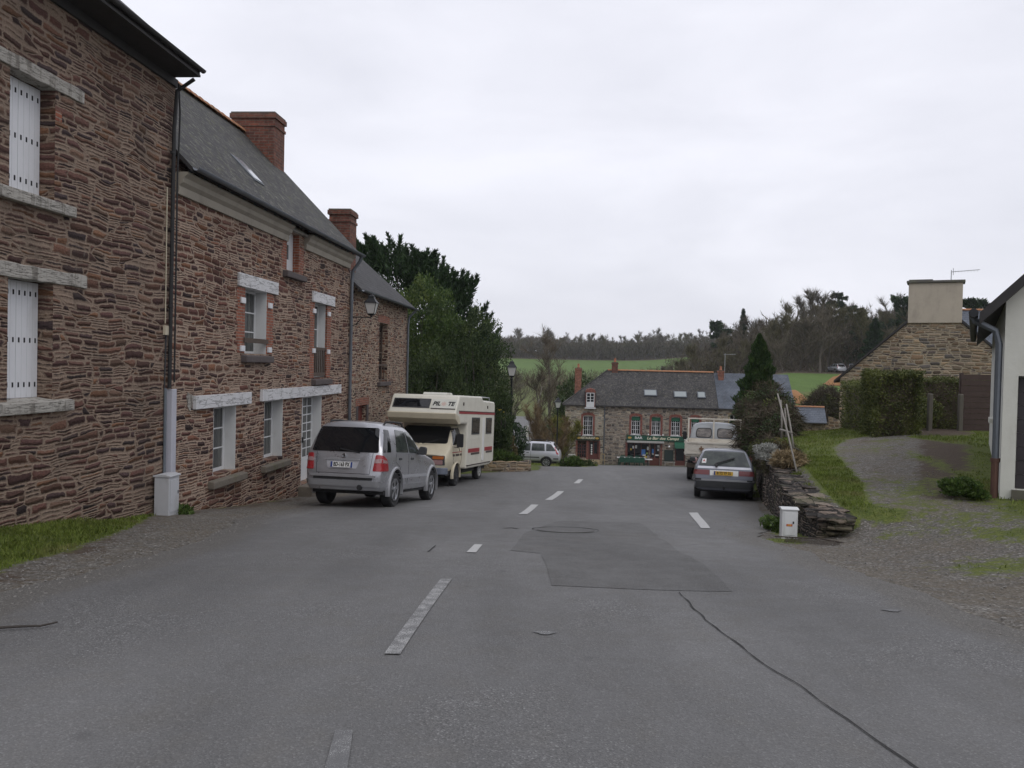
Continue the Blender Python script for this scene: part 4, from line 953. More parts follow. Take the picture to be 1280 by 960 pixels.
for (px, z, ww, hh, mm) in ((815,1.05,.14,.4,'paper_blue'),(815,1.0,.14,.12,'lettering_white'),(819,.9,.3,.1,'lettering_white'),(821.5,1.6,.18,.2,'lettering_white'),(821.5,1.3,.15,.2,'util_grey')):
    x = bx(px); h.part('poster', MB().box(x, x+ww, .095, .114, z, z+hh), M[mm], d)
for px in (782.2, 825.5): h.part('brick_pillar', MB().box(bx(px)-.02, bx(px)+.12, -.03, .05, .0, 1.95), M['brick_red'])
h.window(bx(843), bx(856), .15, 1.65, .12, 1, 1, M['shop_red'], 'glass_black', .1, .05, name='side_door', solid=.3)
aw = MB(); aw.prism([(-.55,1.62),(-.50,1.85),(-.02,2.12),(-.02,2.02),(-.45,1.78),(-.50,1.62)], bx(842), bx(858), 'x'); h.part('awning', aw, M['awning_green'])
h.part('awning_box', MB().box(bx(783.5),bx(829),-.45,-.02,1.97,2.12), M['awning_grey'], bevel=.02)
pipe(h, [(3.26,-.28,4.9),(3.26,-.06,4.6),(3.26,-.06,-.2)], .045, M['zinc'], 'drainpipe', 6)
def signboard(label, cx, cz, w, hgt, mat, rows, orn=True):
    t = thing('shop_sign', label, 'sign', tuple(h.e.location + Matrix.Rotation(R(-5),3,'Z') @ Vector((cx, -.06, cz))), R(-5))
    mb = MB(); mb.box(-w/2, w/2, -.05, .05, -hgt/2, hgt/2)
    F = Matrix(((1,0,0,0),(0,0,-1,0),(0,1,0,0),(0,0,0,1)))
    for (s, x, sz, mi, shear, wd) in rows: text_into(mb, s, sz, Matrix.Translation((x, -.056, 0)) @ F, mi, .008, .006, shear, wd)
    if orn:
        for x in (-w/2+.22, w/2-.22) if orn == 2 else (-w/2+.25,):
            mb.add([(x+.16*math.cos(a), -.056, .09*math.sin(a)) for a in [i*math.pi/8 for i in range(16)]], [tuple(range(16))], 3)
    mb.build('sign_board', [mat, M['lettering_cream'], M['lettering_white'], M['gold']], t)
    for i in range(int(w/1.0)):
        x = -w/2 + (i+.5)*w/int(w/1.0); lm = MB(); lm.tube([(x,.04,hgt/2+.02),(x,-.12,hgt/2+.14)], .014, 5).lathe([(.02,hgt/2+.16),(.07,hgt/2+.08),(.075,hgt/2+.05),(.05,hgt/2+.04)], 10, 'z', (x,-.14,0)); lm.build('spotlight', M['lettering_white'], t)
    return t
signboard('black and green RESTAURANT sign over the small corner shopfront', 1.93, 2.22, 1.95, .36, M['sign_black'], [('RESTAURANT', 0, .27, 1, 0, 1.2)], 2)
signboard('long green BAR sign over the main shopfront of the stone building', (bx(783)+bx(872))/2, 2.36, 5.9, .42, M['sign_green'], [('BAR', -1.98, .27, 2, 0, .62), ('Le Bar des Camps', .0, .32, 1, .25, 2.6), ('BILLARD', 2.28, .25, 2, 0, 1.05)], 1)
t = thing('menu_board', 'dark green blackboard with white lamp above on the bar wall', 'board', tuple(h.e.location + Matrix.Rotation(R(-5),3,'Z') @ Vector((bx(835.5), -.06, .95))), R(-5))
MB().box(-.36,.36,-.03,.03,-.45,.48).build('frame', M['sign_black'], t); MB().box(-.31,.31,-.04,-.031,-.40,.43).build('slate', basic('blackboard_slate',(.02,.035,.032),.7,.2,4), t)
MB().tube([(0,.04,.75),(0,-.16,.85)], .014, 5).lathe([(.02,.86),(.08,.78),(.09,.74),(.06,.73)], 10, 'z', (0,-.18,0)).build('lamp', M['lettering_white'], t)
# raised terrace, steps, tables and chairs
Rb = Matrix.Rotation(R(-5),3,'Z')
def bl(x, y, z): return h.e.location + Rb @ Vector((x, y, z))
t = MB(); t.prism([(3.3,-1.9),(11.8,-1.9),(11.8,-.005),(3.05,-.005)], -.9, .05, 'z'); o = t.build('terrace', M['terrace'], kind='structure', bevel=.02); o.location = h.e.location; o.rotation_euler = (0,0,R(-5))
st = thing('entrance_steps', 'pale stone landing with low rail below the RESTAURANT sign', 'steps', tuple(bl(1.95,-.02,0)), R(-5))
MB().box(-.95,1.0,-1.5,0,-.9,.42).build('landing', M['light_wood'], st, bevel=.02); MB().box(-.95,1.0,-1.8,-1.505,-.9,.2).build('step', M['light_wood'], st, bevel=.02)
mb = MB()
for x in (1.05,1.32): mb.box(x,x+.06,-1.5,-1.44,-.3,1.1)
mb.box(1.05,1.38,-1.49,-1.45,1.02,1.1).box(1.05,1.38,-1.49,-1.45,.55,.62).box(-.95,-.89,-1.5,-1.44,.42,1.15); mb.build('rail', M['light_wood'], st)
t = thing('low_wall', 'low rubble wall with white coping left of the restaurant steps', 'wall', tuple(bl(.35,-1.5,-.3)), R(-5))
MB().box(-1.1,.62,-.15,.15,-.8,.95).prism([(-1.1,.95),(.62,.95),(.62,1.18),(-.25,1.22)], -.15, .15, 'y').build('wall_face', M['stone_bar_light'], t); MB().box(.0,.60,-.2,.2,1.181,1.25).build('coping', M['render_white'], t)
def chair(loc, rz):
    t = thing('terrace_chair', 'dark green plastic chair lined up along the white terrace table', 'chair', loc, rz, 'green chairs on the bar terrace')
    MB().box(-.22,.22,-.21,.21,.42,.45).build('seat', M['chair_green'], t, bevel=.01); MB().prism([(-.20,.46),(.20,.46),(.23,.80),(.12,.86),(-.12,.86),(-.23,.80)], .19, .22, 'y').build('backrest', M['chair_green'], t)
    for sx in (-1,1):
        for sy in (-1,1): MB().tube([(sx*.19,sy*.18,.42),(sx*.23,sy*.23,0)], [.025,.018], 6).build('leg', M['chair_green'], t)
    MB().box(-.25,-.21,-.2,.2,.62,.65).box(.21,.25,-.2,.2,.62,.65).box(-.25,-.21,-.2,-.17,.43,.62).box(.21,.25,-.2,-.17,.43,.62).build('armrest', M['chair_green'], t)
    return t
c0 = chair(tuple(bl(bx(777),-1.55,.05)), R(-5)+math.pi)
for px, yy, rz in ((783,-1.58,.1),(789,-1.52,-.1),(795,-1.57,.05),(801,-1.54,0),(779,-.62,3.2),(787,-.6,3.1),(796,-.63,3.0)):
    c = copy_tree(c0); c.location = bl(bx(px), yy, .05); c.rotation_euler = (0,0,R(-5)+math.pi+rz)
t = thing('terrace_table', 'long white-topped table behind green chairs on the bar terrace', 'table', tuple(bl(bx(788.5),-1.08,.05)), R(-5))
MB().box(-1.15,1.15,-.35,.35,.72,.77).build('tabletop', M['table_white'], t, bevel=.01)
for sx in (-1,1):
    for sy in (-1,1): MB().tube([(sx*1.0,sy*.28,.72),(sx*1.05,sy*.3,0)], .025, 6).build('leg', M['chair_green'], t)
t = thing('side_table', 'small white table standing beside the bar door', 'table', tuple(bl(bx(809),-1.0,.05)), R(-5))
MB().box(-.35,.35,-.3,.3,.62,.67).build('tabletop', M['table_white'], t, bevel=.01); MB().lathe([(.05,.62),(.04,.05),(.24,.03),(.25,0)], 12, 'z').build('pedestal', M['plastic_dark'], t)
t = thing('terrace_bench', 'weathered grey bench under the menu board', 'bench', tuple(bl(bx(836),-.55,.05)), R(-5))
MB().box(-.45,.45,-.16,.16,.40,.45).build('seat', M['old_pole'], t)
for x in (-.36,.36): MB().box(x-.04,x+.04,-.14,.14,0,.40).build('leg', M['old_pole'], t)

# --- house with newer blue slates joined to the bar
h = House('blue_slate_house', 'narrow stone house with newer blue slate roof adjoining the bar behind the conifer', 'house', tuple(bl(12.52,0,0)), R(-5))
mb = MB(); shell(mb, 6.0, 6, -1.2, 5.0, 7.8, [(.95,1.65,3.0,4.5),(3.6,4.5,3.0,4.4),(2.2,3.2,0,2.1)], .3); h.part('wall', mb, M['stone_bar_light'])
mb = MB(); gable_roof(mb, 0, 6.2, -.3, 4.99, 3, 7.86, 6.3, 4.99, .1); h.part('roof', mb, [M['slate_new'], M['soffit']])
h.window(.95,1.65,3.0,4.5,.12,2,4,glass='glass_black'); h.window(3.6,4.5,3.0,4.4,.12,2,3,glass='glass_black'); h.window(2.2,3.2,0,2.1,.12,2,1,M['shop_red'],'glass_black',.12,name='door',solid=.9)
h.part('timber_frame', MB().box(.84,.94,-.04,.05,2.9,4.6).box(1.66,1.76,-.04,.05,2.9,4.6).box(.94,1.66,-.04,.05,4.502,4.6), M['light_wood'])

# --- white rendered house at the edge of the picture
h = House('white_house', 'white rendered house with dark slate gable and downpipe beside the drive', 'house', (7.31, 12.62, -.05), R(-28.5))
mb = MB(); WW, WD, WE = 7.4, 9.8, 2.92; wr = WE + 3.75
ops = [(.19,2.9,.1,1.78)]
wall_front(mb, 0, WW, -1, WE, ops, .22, 0); mb.add([(0,0,WE),(WW,0,WE),(WW/2,0,wr)], [(0,1,2)], 0)
mb.add([(0,WD,-1),(WW,WD,-1),(WW,WD,WE),(WW/2,WD,wr),(0,WD,WE)], [(0,1,2,3,4)], 1); mb.quad((WW,0,-1),(WW,WD,-1),(WW,WD,WE),(WW,0,WE), 1)
# left side wall with a window
for y0, y1, z0, z1 in ((0,5.6,-1,WE),(6.4,WD,-1,WE),(5.6,6.4,-1,.9),(5.6,6.4,2.1,WE)): mb.quad((0,y0,z0),(0,y1,z0),(0,y1,z1),(0,y0,z1), 1)
mb.quad((0,5.6,.9),(.2,5.6,.9),(.2,5.6,2.1),(0,5.6,2.1),1); mb.quad((0,6.4,.9),(.2,6.4,.9),(.2,6.4,2.1),(0,6.4,2.1),1); mb.quad((.2,5.6,.9),(.2,6.4,.9),(.2,6.4,2.1),(.2,5.6,2.1),1)
h.part('wall', mb, [M['render_white'], M['render_side']])
f = h.part('window', MB().box(.05,.1,5.6,6.4,.9,.97).box(.05,.1,5.6,6.4,2.03,2.1).box(.05,.1,5.6,5.67,.97,2.03).box(.05,.1,6.33,6.4,.97,2.03), M['white_pvc']); h.part('pane', MB().box(.07,.08,5.67,6.33,.97,2.03), M['glass'], f)
h.part('sill', MB().box(-.08,.05,5.5,6.5,.80,.895), M['render_white'])
mb = MB(); k = 3.75/(WW/2)
for sgn in (0, 1):
    def X(x): return x if not sgn else WW - x
    x0, x1 = -.34, WW/2; z0, z1 = WE + .03 - .34*k + .10, wr + .13; y0, y1 = -.30, WD + .2; th = .17
    V = [(X(x0),y0,z0),(X(x1),y0,z1),(X(x1),y1,z1),(X(x0),y1,z0),(X(x0),y0,z0-th),(X(x1),y0,z1-th),(X(x1),y1,z1-th),(X(x0),y1,z0-th)]
    mb.add(V, [(0,1,2,3)], 0); mb.add(V, [(4,7,6,5),(0,4,5,1),(2,6,7,3),(0,3,7,4)], 1)
h.part('roof', mb, [M['slate_house'], M['soffit']])
mb = MB(); mb.tube([(-.42,-.28,2.70),(-.42,WD+.2,2.70)], .065, 10); h.part('gutter', mb, M['iron'], smooth='auto')
mb = MB(); mb.tube([(-.42,.05,2.66),(-.40,.06,2.60),(-.12,.07,2.45),(-.07,.07,2.25),(-.07,.07,.5)], .05, 10); h.part('drainpipe', mb, M['zinc'], smooth='auto')
mb = MB(); mb.tube([(-.07,.07,.5),(-.07,.07,-.3)], .055, 10).lathe([(.065,.48),(.07,.54)], 10, 'z', (-.07,.07,0)); h.part('drainpipe_shoe', mb, basic('rusty_pipe',(.10,.05,.035),.8,.3,8), smooth='auto')
mb = MB()
for i in range(8): mb.box(.20, 2.89, .12, .16, .11+i*.207, .11+(i+1)*.207-.008)
h.part('garage_door', mb, M['garage']); h.part('threshold', MB().box(.15,3,-.1,.12,-.5,.095), M['post_grey'])

# --- gable house with the big rendered chimney
h = House('gable_house', 'low rubble gable house with huge beige rendered chimney above the hedge', 'house', (17.0, 34.3, -.4), R(-27), -.4)
HWd, ze, za = 3.5, 1.52, 4.74
mb = MB(); mb.add([(-HWd,0,-1.6),(HWd,0,-1.6),(HWd,0,ze),(0,0,za),(-HWd,0,ze)], [(0,1,2,3,4)]); mb.add([(-HWd,9,-1.6),(HWd,9,-1.6),(HWd,9,ze),(0,9,za),(-HWd,9,ze)], [(0,1,2,3,4)])
for x in (-HWd, HWd): mb.quad((x,0,-1.6),(x,9,-1.6),(x,9,ze),(x,0,ze))
h.part('wall', mb, M['stone_gable'])
mb = MB(); V = []; th = .13
for sg in (-1, 1):
    a = (sg*(HWd+.25), ze-.23); V = [(a[0],-.06,a[1]+.06),(0,-.06,za+.06),(0,9.1,za+.06),(a[0],9.1,a[1]+.06)]; V += [(v[0],v[1],v[2]-.11) if True else v for v in V]
    V = [(v[0], v[1], v[2]+.08) for v in V]
    mb.add(V, [(0,1,2,3)], 0); mb.add(V, [(4,7,6,5),(0,4,5,1),(0,3,7,4),(2,6,7,3)], 1)
h.part('roof', mb, [M['slate_dark'], M['soffit']])
mb = MB(); mb.box(-.98,.98,-.07,.75,3.84,5.46); c = h.part('chimney', mb, M['chim_render'], bevel=.02); h.part('cap', MB().box(-1.06,1.06,-.15,.83,5.46,5.56).box(-.98,-.1,-.06,.75,5.56,5.61), M['cap_dark'], c, bevel=.02)
mb = MB(); mb.tube([(.55,.4,5.5),(.55,.4,6.0)], .02, 6).tube([(.55,.4,5.93),(1.55,.3,5.98)], .013, 5).tube([(.62,.4,6.08),(.62,.4,5.80)],.012,5)
for i in range(8): mb.tube([(.7+i*.11,.12,5.94),(.7+i*.11,.62,5.94)], .006, 4)
h.part('aerial', mb, M['aluminium'])
h.part('rendered_band', MB().box(1.3,3.45,-.03,-.002,1.15,1.5), M['chim_render']); 

# --- slate roofed house further back
h = House('distant_slate_house', 'slate roofed house with small round roof light behind the beige chimney', 'house', (23.6, 45, -1.0), R(-8), -1.0)
mb = MB(); shell(mb, 9, 7, -2, 2.6, 5.3, [(2.2,3.1,.4,1.8)], .3); h.part('wall', mb, M['stone_gable'])
mb = MB(); gable_roof(mb, -.2, 9.2, -.3, 2.4, 3.5, 5.5, 7.3, 2.4, .12); rf = h.part('roof', mb, [M['slate_new'], M['soffit']]); ridge_tiles(h, -.2, 9.2, 3.5, 5.52, M['ridge_tile'], .1, .4, rf)
h.window(2.2,3.1,.4,1.8,.12,2,3)
Rm = Matrix.Rotation(R(39),3,'X'); mb = MB(); mb.lathe([(.42,0),(.45,.10),(.30,.14),(.25,.10)], 16, 'z'); mb.v = [tuple(Rm @ Vector(v) + Vector((.55,2.0,4.27))) for v in mb.v]; h.part('roof_light', mb, M['lettering_white'], rf)

# --- tile-ridged shed below the lawn
h = House('slate_shed', 'small stone shed with slate roof and orange ridge beyond the lawn', 'shed', (18.35, 60, -3.2), R(-14), -3.45)
mb = MB(); shell(mb, 3.9, 3.0, -4, -1.9, -1.0, [(.8,1.5,-3.6,-2.1)], .25); h.part('wall', mb, M['stone_gable'])
mb = MB(); gable_roof(mb, -.1, 3.75, -.35, -1.98, 1.5, -.95, 3.3, -1.98, .08); rf = h.part('roof', mb, [M['slate_new'], M['soffit']]); ridge_tiles(h, -.1, 3.75, 1.5, -.93, M['ridge_tile'], .1, .35, rf)
h.window(.8,1.5,-3.6,-2.1,.1,1,1,M['wood_brown'],'glass_black',.2,name='door')
t = thing('rubble_wall', 'sloping rubble yard wall joined to the slate shed', 'wall', (22.4, 60.6, -3.0), R(-10))
MB().prism([(-.4,-.8),(3.2,-.8),(3.2,.6),(1.4,1.3),(-.4,1.9)], -.2, .2, 'y').build('wall_face', M['stone_gable'], t)

# --- brown board fence with its posts, and hedge posts
t = thing('board_fence', 'dark brown horizontal board fence between hedge and white house', 'fence', (14.45, 27.3, G(14.45,27.3)), R(-8))
mb = MB()
for i in range(10): mb.box(0, 2.6, -.03 + (i % 2)*.012, .0 + (i % 2)*.012, .02+i*.18, .02+i*.18+.172)
mb.build('board_panel', M['fence_brown'], t)
for x in (0.03,1.3,2.57): MB().box(x-.05,x+.05,.02,.12,-.3,1.86).build('post', M['fence_brown'], t)
for (px, py, y, lb) in ((1162,522,26.5,'short grey post at the drive edge in front of the hedge gap'),(1200,524,27.0,'grey gate post beside the brown fence')):
    p = at(px, py, y); tag(MB().box(p.x-.07,p.x+.07,p.y-.07,p.y+.07,-.3,1.15).build('gate_post', M['post_grey'], bevel=.03), lb, 'post')

# --- dry stone retaining wall along the road on the right
def xw(y): return lin(XC, y)
mb = MB(); ys = axis((12.15, 31.5, .22)); rows = []
rr = random.Random(3)
for i, y in enumerate(ys):
    x = xw(max(12.7, y)) if y > 12.7 else xw(12.7) - (12.7-y)*.05
    ztop = lin([(12.1,-.40),(12.8,-.33),(17.7,-.42),(24,-.62),(31.5,-.95)], y) + rr.uniform(-.035,.035)
    zb = G(x - .6, y) - .3
    j = lambda a=.03: rr.uniform(-a, a)
    wid = lin([(12.1,.25),(13,.25),(32,.25)], y)
    rows.append([(x-wid-.06+j(),y,zb),(x-wid-.03+j(.04),y,lerp(zb,ztop,.45)),(x-wid+.02+j(),y,ztop-.06),(x-wid-.02+j(.05),y,ztop-.05+j(.02)),(x-wid+.04+j(),y,ztop+j(.02)),(x+j(.05),y,ztop+.02+j(.02)),(x+wid-.02+j(.05),y,ztop+j(.02)),(x+wid+j(),y,ztop-.07),(x+wid,y,zb)])
n = len(rows[0]); vs = [v for r_ in rows for v in r_]
fs = [(i*n+k, i*n+k+1, (i+1)*n+k+1, (i+1)*n+k) for i in range(len(rows)-1) for k in range(n-1)] + [tuple(range(n)), tuple((len(rows)-1)*n+k for k in reversed(range(n)))]
t = thing('dry_stone_wall', 'dark dry stone retaining wall with flat mossy coping along the road', 'wall', (4.5, 12.4, -.7))
mb.add([(a-4.5, b-12.4, c+.7) for a, b, c in vs], fs); mb.build('wall_face', M['stone_dry'], t)
mb = MB()   # loose flat coping slabs
y = 12.2
while y < 27:
    L = rr.uniform(.22,.5); x = xw(max(12.7, y)); zt = lin([(12.1,-.40),(12.8,-.33),(17.7,-.42),(24,-.62),(31.5,-.95)], y)
    for k in range(2):
        mb.obox((x + (-.14,.16)[k] + rr.uniform(-.05,.05) - 4.5, y + L/2 - 12.4 + rr.uniform(-.06,.06), zt + .035 + .7 + rr.uniform(-.03,.01)), (rr.uniform(.12,.2), L*.45, rr.uniform(.010,.022)), Matrix.Rotation(rr.uniform(-.35,.35),3,'Z') @ Matrix.Rotation(rr.uniform(-.09,.09),3,'X') @ Matrix.Rotation(rr.uniform(-.09,.09),3,'Y'))
    y += L
for k in range(7):   # stepped slabs of the broken end
    mb.obox((rr.uniform(.12,.26) , rr.uniform(-.28,-.05), .08 + k*.042), (rr.uniform(.15,.21), rr.uniform(.14,.22), .020), Matrix.Rotation(rr.uniform(-.5,.5),3,'Z') @ Matrix.Rotation(rr.uniform(-.07,.07),3,'X'))
mb.build('coping', M['stone_dry'], t, bevel=.008)

# --- street lamps
def street_lamp(label, x, y, top, s=1.0):
    zb = G(x, y); t = thing('street_lamp', label, 'street lamp', (x, y, zb)); H = top - zb - .74*s
    mb = MB(); mb.lathe([(.13,-.1),(.13,.25),(.09,.32),(.085,.8),(.06,.86),(.05,.95),(.04,H-.1),(.06,H-.06),(.035,H)], 14, 'z'); mb.build('pole', M['iron'], t, smooth='auto')
    ir, gl = MB(), MB(); lantern((ir, gl), (0,0,H+.02), s); ir.build('lantern_frame', M['iron'], t); gl.build('lantern_glass', M['lamp_glass'], t)
street_lamp('black street lamp rising from the evergreens behind the camper', -.02, 35.7, 1.98, 1.0)
street_lamp('black street lamp on the verge beside the silver estate car', 3.22, 58.9, -.34, 1.12)
# ------------------------------------------------------------------ vehicles
def hull(stations, crease=((), 0), caps=(.55, .55), lv=2):
    """closed body grown from half cross-sections (outer bottom edge up to the centre of the roof), mirrored and smoothed"""
    bm = bmesh.new(); ring = []
    for st in stations:
        a = st[0]; half = [(0, a[1], a[2])] + list(st)      # bottom centre first
        Rg = [bm.verts.new(p) for p in half]; Lg = [Rg[0]] + [bm.verts.new((-p[0], p[1], p[2])) for p in half[1:-1]] + [Rg[-1]]
        ring.append((Rg, Lg))
    n = len(ring[0][0])
    for (R0, L0), (R1, L1) in zip(ring, ring[1:]):
        for k in range(n-1):
            bm.faces.new((R0[k], R1[k], R1[k+1], R0[k+1])); bm.faces.new((L0[k], L0[k+1], L1[k+1], L1[k]))
    for (Rg, Lg) in (ring[0], ring[-1]):
        bm.faces.new((Rg[0], Rg[1], Lg[1])); bm.faces.new((Rg[n-1], Lg[n-2], Rg[n-2]))
        for k in range(1, n-2): bm.faces.new((Rg[k], Rg[k+1], Lg[k+1], Lg[k]))
    bmesh.ops.recalc_face_normals(bm, faces=bm.faces)
    cl = bm.edges.layers.float.new('crease_edge'); 
    for i, (Rg, Lg) in enumerate(ring):
        for S in (Rg, Lg):
            if i in (0, len(ring)-1):
                for k in range(n-1):
                    e = bm.edges.get((S[k], S[k+1]))
                    if e: e[cl] = caps[0 if i == 0 else 1]
            if i < len(ring)-1:
                for k in crease[0]:
                    e = bm.edges.get((S[k], ring[i+1][0 if S is Rg else 1][k]))
                    if e: e[cl] = crease[1]
    me = bpy.data.meshes.new('hull'); bm.to_mesh(me); bm.free()
    o = bpy.data.objects.new('hull', me); COL.objects.link(o); md = o.modifiers.new('s', 'SUBSURF'); md.levels = lv; md.render_levels = lv
    bpy.context.view_layer.update(); dg = bpy.context.evaluated_depsgraph_get()
    out = bpy.data.meshes.new_from_object(o.evaluated_get(dg)); bpy.data.objects.remove(o); bpy.data.meshes.remove(me)
    return out
class Car:
    def __init__(s, name, label, cat, loc, rotz, rot=None, group=None):
        s.e = thing(name, label, cat, loc, rotz, group, rot)
    def body(s, me, mat, arches=(), wr=.36, wmax=1.1, name='body', dark=None):
        s.me = me; bm = bmesh.new(); bm.from_mesh(me); s.bvh = BVHTree.FromBMesh(bm); bm.free()
        o = link_mesh(name, me, [mat, dark or M['black']], s.e); me.shade_smooth()
        if arches:
            mb = MB()
            for (y, z) in arches: mb.lathe([(wr,-wmax-.2),(wr,wmax+.2)], 28, 'x', (0,y,z), 1)
            c = mb.build('cutter', [mat, M['black']]); md = o.modifiers.new('b', 'BOOLEAN'); md.object = c; md.operation = 'DIFFERENCE'; md.solver = 'EXACT'; md.material_mode = 'INDEX'
            bpy.context.view_layer.update(); s.e_m = o.matrix_world.copy(); c.matrix_world = o.matrix_world; bpy.context.view_layer.update()
            dg = bpy.context.evaluated_depsgraph_get(); nm = bpy.data.meshes.new_from_object(o.evaluated_get(dg)); o.modifiers.clear(); o.data = nm; bpy.data.objects.remove(c)
            nm.set_sharp_from_angle(angle=R(40))
        s.b = o; return o
    def patch(s, name, poly, axis, side, mat, off=.006, grid=.07, parent=None, rim=None, back=None):
        """panel that follows the body: outline drawn in side view (y,z) or end view (x,z)"""
        bm = bmesh.new(); vs = [bm.verts.new((p[0], p[1], 0)) for p in poly]; bm.faces.new(vs)
        for ax in (0, 1):
            lo = min(p[ax] for p in poly); hi = max(p[ax] for p in poly); k = lo + grid
            while k < hi - .01:
                co = [0,0,0]; no = [0,0,0]; co[ax] = k; no[ax] = 1
                bmesh.ops.bisect_plane(bm, geom=bm.verts[:]+bm.edges[:]+bm.faces[:], plane_co=co, plane_no=no); k += grid
        bmesh.ops.triangulate(bm, faces=bm.faces[:]); bad = []
        for v in bm.verts:
            if axis == 'x': o, d = Vector((side*5, v.co.x, v.co.y)), Vector((-side, 0, 0))
            elif axis == 'y': o, d = Vector((v.co.x, side*12, v.co.y)), Vector((0, -side, 0))
            else: o, d = Vector((v.co.x, v.co.y, 6)), Vector((0,0,-1))
            h = s.bvh.ray_cast(o, d)
            if h[0] is None: bad.append(v); continue
            v.co = h[0] + h[1] * (off if h[1].dot(d) < 0 else -off)
        bmesh.ops.delete(bm, geom=bad, context='VERTS')
        # a real thickness, going into the body
        ret = bmesh.ops.extrude_face_region(bm, geom=bm.faces[:]); d0 = {'x': Vector((-side,0,0)), 'y': Vector((0,-side,0)), 'z': Vector((0,0,-1))}[axis]
        nv = [g for g in ret['geom'] if isinstance(g, bmesh.types.BMVert)]
        for v in nv: v.co += d0 * (off + .012)
        bmesh.ops.recalc_face_normals(bm, faces=bm.faces)
        m = bpy.data.meshes.new(name); bm.to_mesh(m); bm.free(); m.shade_smooth(); m.set_sharp_from_angle(angle=R(50))
        return link_mesh(name, m, mat, parent or s.e)
    def both(s, name, poly, mat, **kw): return [s.patch(name, poly, 'x', sd, mat, **kw) for sd in (1, -1)]
    def line(s, name, pts, w, axis, side, mat, off=.0045, parent=None):
        """thin shut line between panels"""
        L, Rr = [], []
        for i, p in enumerate(pts):
            a = Vector(pts[max(0, i-1)]); b = Vector(pts[min(len(pts)-1, i+1)]); d = (b - a).normalized(); n = Vector((-d.y, d.x)) * w
            L.append(tuple(Vector(p) + n)); Rr.append(tuple(Vector(p) - n))
        return s.patch(name, L + Rr[::-1], axis, side, mat, off, .08, parent)
    def wheel(s, x, y, r=.34, w=.2, rim='alloy', spokes=5, rr=.62):
        sd = 1 if x > 0 else -1
        t = MB(); o = x; ww = w/2
        t.lathe([(r*rr,o-ww*.8),(r*.9,o-ww),(r*.985,o-ww*.75),(r,o-ww*.35),(r,o+ww*.35),(r*.985,o+ww*.75),(r*.9,o+ww),(r*rr,o+ww*.8)], 32, 'x', (0,y,r))
        tw = t.build('wheel', M['tyre'], s.e, smooth='auto')
        m = MB(); f = x + sd*ww*.88; cols = []; wd = .26 if spokes < 8 else .16; P = 2*math.pi/spokes
        for k in range(spokes):
            a0 = P*k + .3
            cols += [(a0 - wd, 0), (a0 + wd, 0), (a0 + wd + .03, 1), (a0 + P - wd - .03, 1)]
        rs = ((r*.15, .016, .016), (r*.20, .0, -.045), (r*rr*.87, -.004, -.05), (r*rr*.90, .010, .010), (r*rr, .012, .012), (r*rr, -.03, -.03))
        vs = [(f + sd*(d1 if g else d0), y + q*math.cos(a), r + q*math.sin(a)) for (a, g) in cols for (q, d0, d1) in rs]; nr = len(rs); nc = len(cols); fs, ms = [], []
        for j in range(nc):
            j2 = (j+1) % nc
            for i in range(nr-1): fs.append((j*nr+i, j2*nr+i, j2*nr+i+1, j*nr+i+1)); ms.append(1 if cols[j][1] and cols[j2][1] and i in (1,) else 0)
        fs.append(tuple(j*nr for j in range(nc))); ms.append(0); m.v = vs; m.f = fs; m.m = ms
        m.build('rim', [M[rim], M['plastic_dark']], tw, smooth='auto'); return tw
    def flare(s, y, z, r, x, sd, mat, a0=-15, a1=195, rw=.055, th=.05):
        mb = MB(); n = 18; vs = []
        for i in range(n+1):
            a = R(a0 + (a1-a0)*i/n)
            for (dr, dx) in ((0,-.05),(0,th),(rw*.6,th*.9),(rw,th*.3),(rw,-.05)): vs.append((sd*(x+dx), y + (r+dr)*math.cos(a), z + (r+dr)*math.sin(a)))
        mb.add(vs, [(i*5+k, i*5+(k+1) % 5, (i+1)*5+(k+1) % 5, (i+1)*5+k) for i in range(n) for k in range(5)] + [(0,1,2,3,4), tuple(n*5+k for k in (4,3,2,1,0))])
        return mb.build('wheel_arch', mat, s.e, smooth='auto')
    def plate(s, c, w, hgt, text, mat, axis_sign=-1, tilt=0, band=True, name='number_plate', bandr=False):
        """plate facing along -y (axis_sign -1) or +y"""
        sx = 1 if axis_sign < 0 else -1
        mb = MB(); T = Matrix.Translation(c) @ Matrix.Rotation(R(tilt), 4, 'X')
        B = Matrix(((sx,0,0,0),(0,0,axis_sign,0),(0,1,0,0),(0,0,0,1)))
        q = T @ B
        def bxx(x0,x1,y0,y1,z0,z1,m):
            m2 = MB().box(x0,x1,y0,y1,z0,z1); mb.add([q @ Vector(v) for v in m2.v], m2.f, m)
        bxx(-w/2,w/2,-hgt/2,hgt/2,-.006,.004,0)
        if band:
            bxx(-w/2+.002,-w/2+.045,-hgt/2+.002,hgt/2-.002,.0042,.0058,2)
            if bandr: bxx(w/2-.045,w/2-.002,-hgt/2+.002,hgt/2-.002,.0042,.0058,2)
        text_into(mb, text, hgt*1.0, q @ Matrix.Translation((.01 if band and not bandr else 0,0,.006)), 1, .003, .003, 0, w*(.74 if band else .84))
        return mb.build(name, [mat, M['lettering_black'], M['plate_blue']], s.e)
def grow(st0, *rows): return [st0] + list(rows)
def slope(y): return (G(0, y+1.4) - G(0, y-1.4)) / 2.8
def rpoly(pts, r=.05, n=4):
    """polygon with rounded corners"""
    out = []; N = len(pts)
    for i in range(N):
        p0, p, p1 = (Vector(pts[i-1]), Vector(pts[i]), Vector(pts[(i+1) % N])); a = (p0-p); b = (p1-p); q = min(r, a.length*.45, b.length*.45)
        A, B = p + a.normalized()*q, p + b.normalized()*q
        for k in range(n+1):
            t = k/n; out.append(tuple(A*(1-t)**2 + p*2*t*(1-t) + B*t*t))
    return out
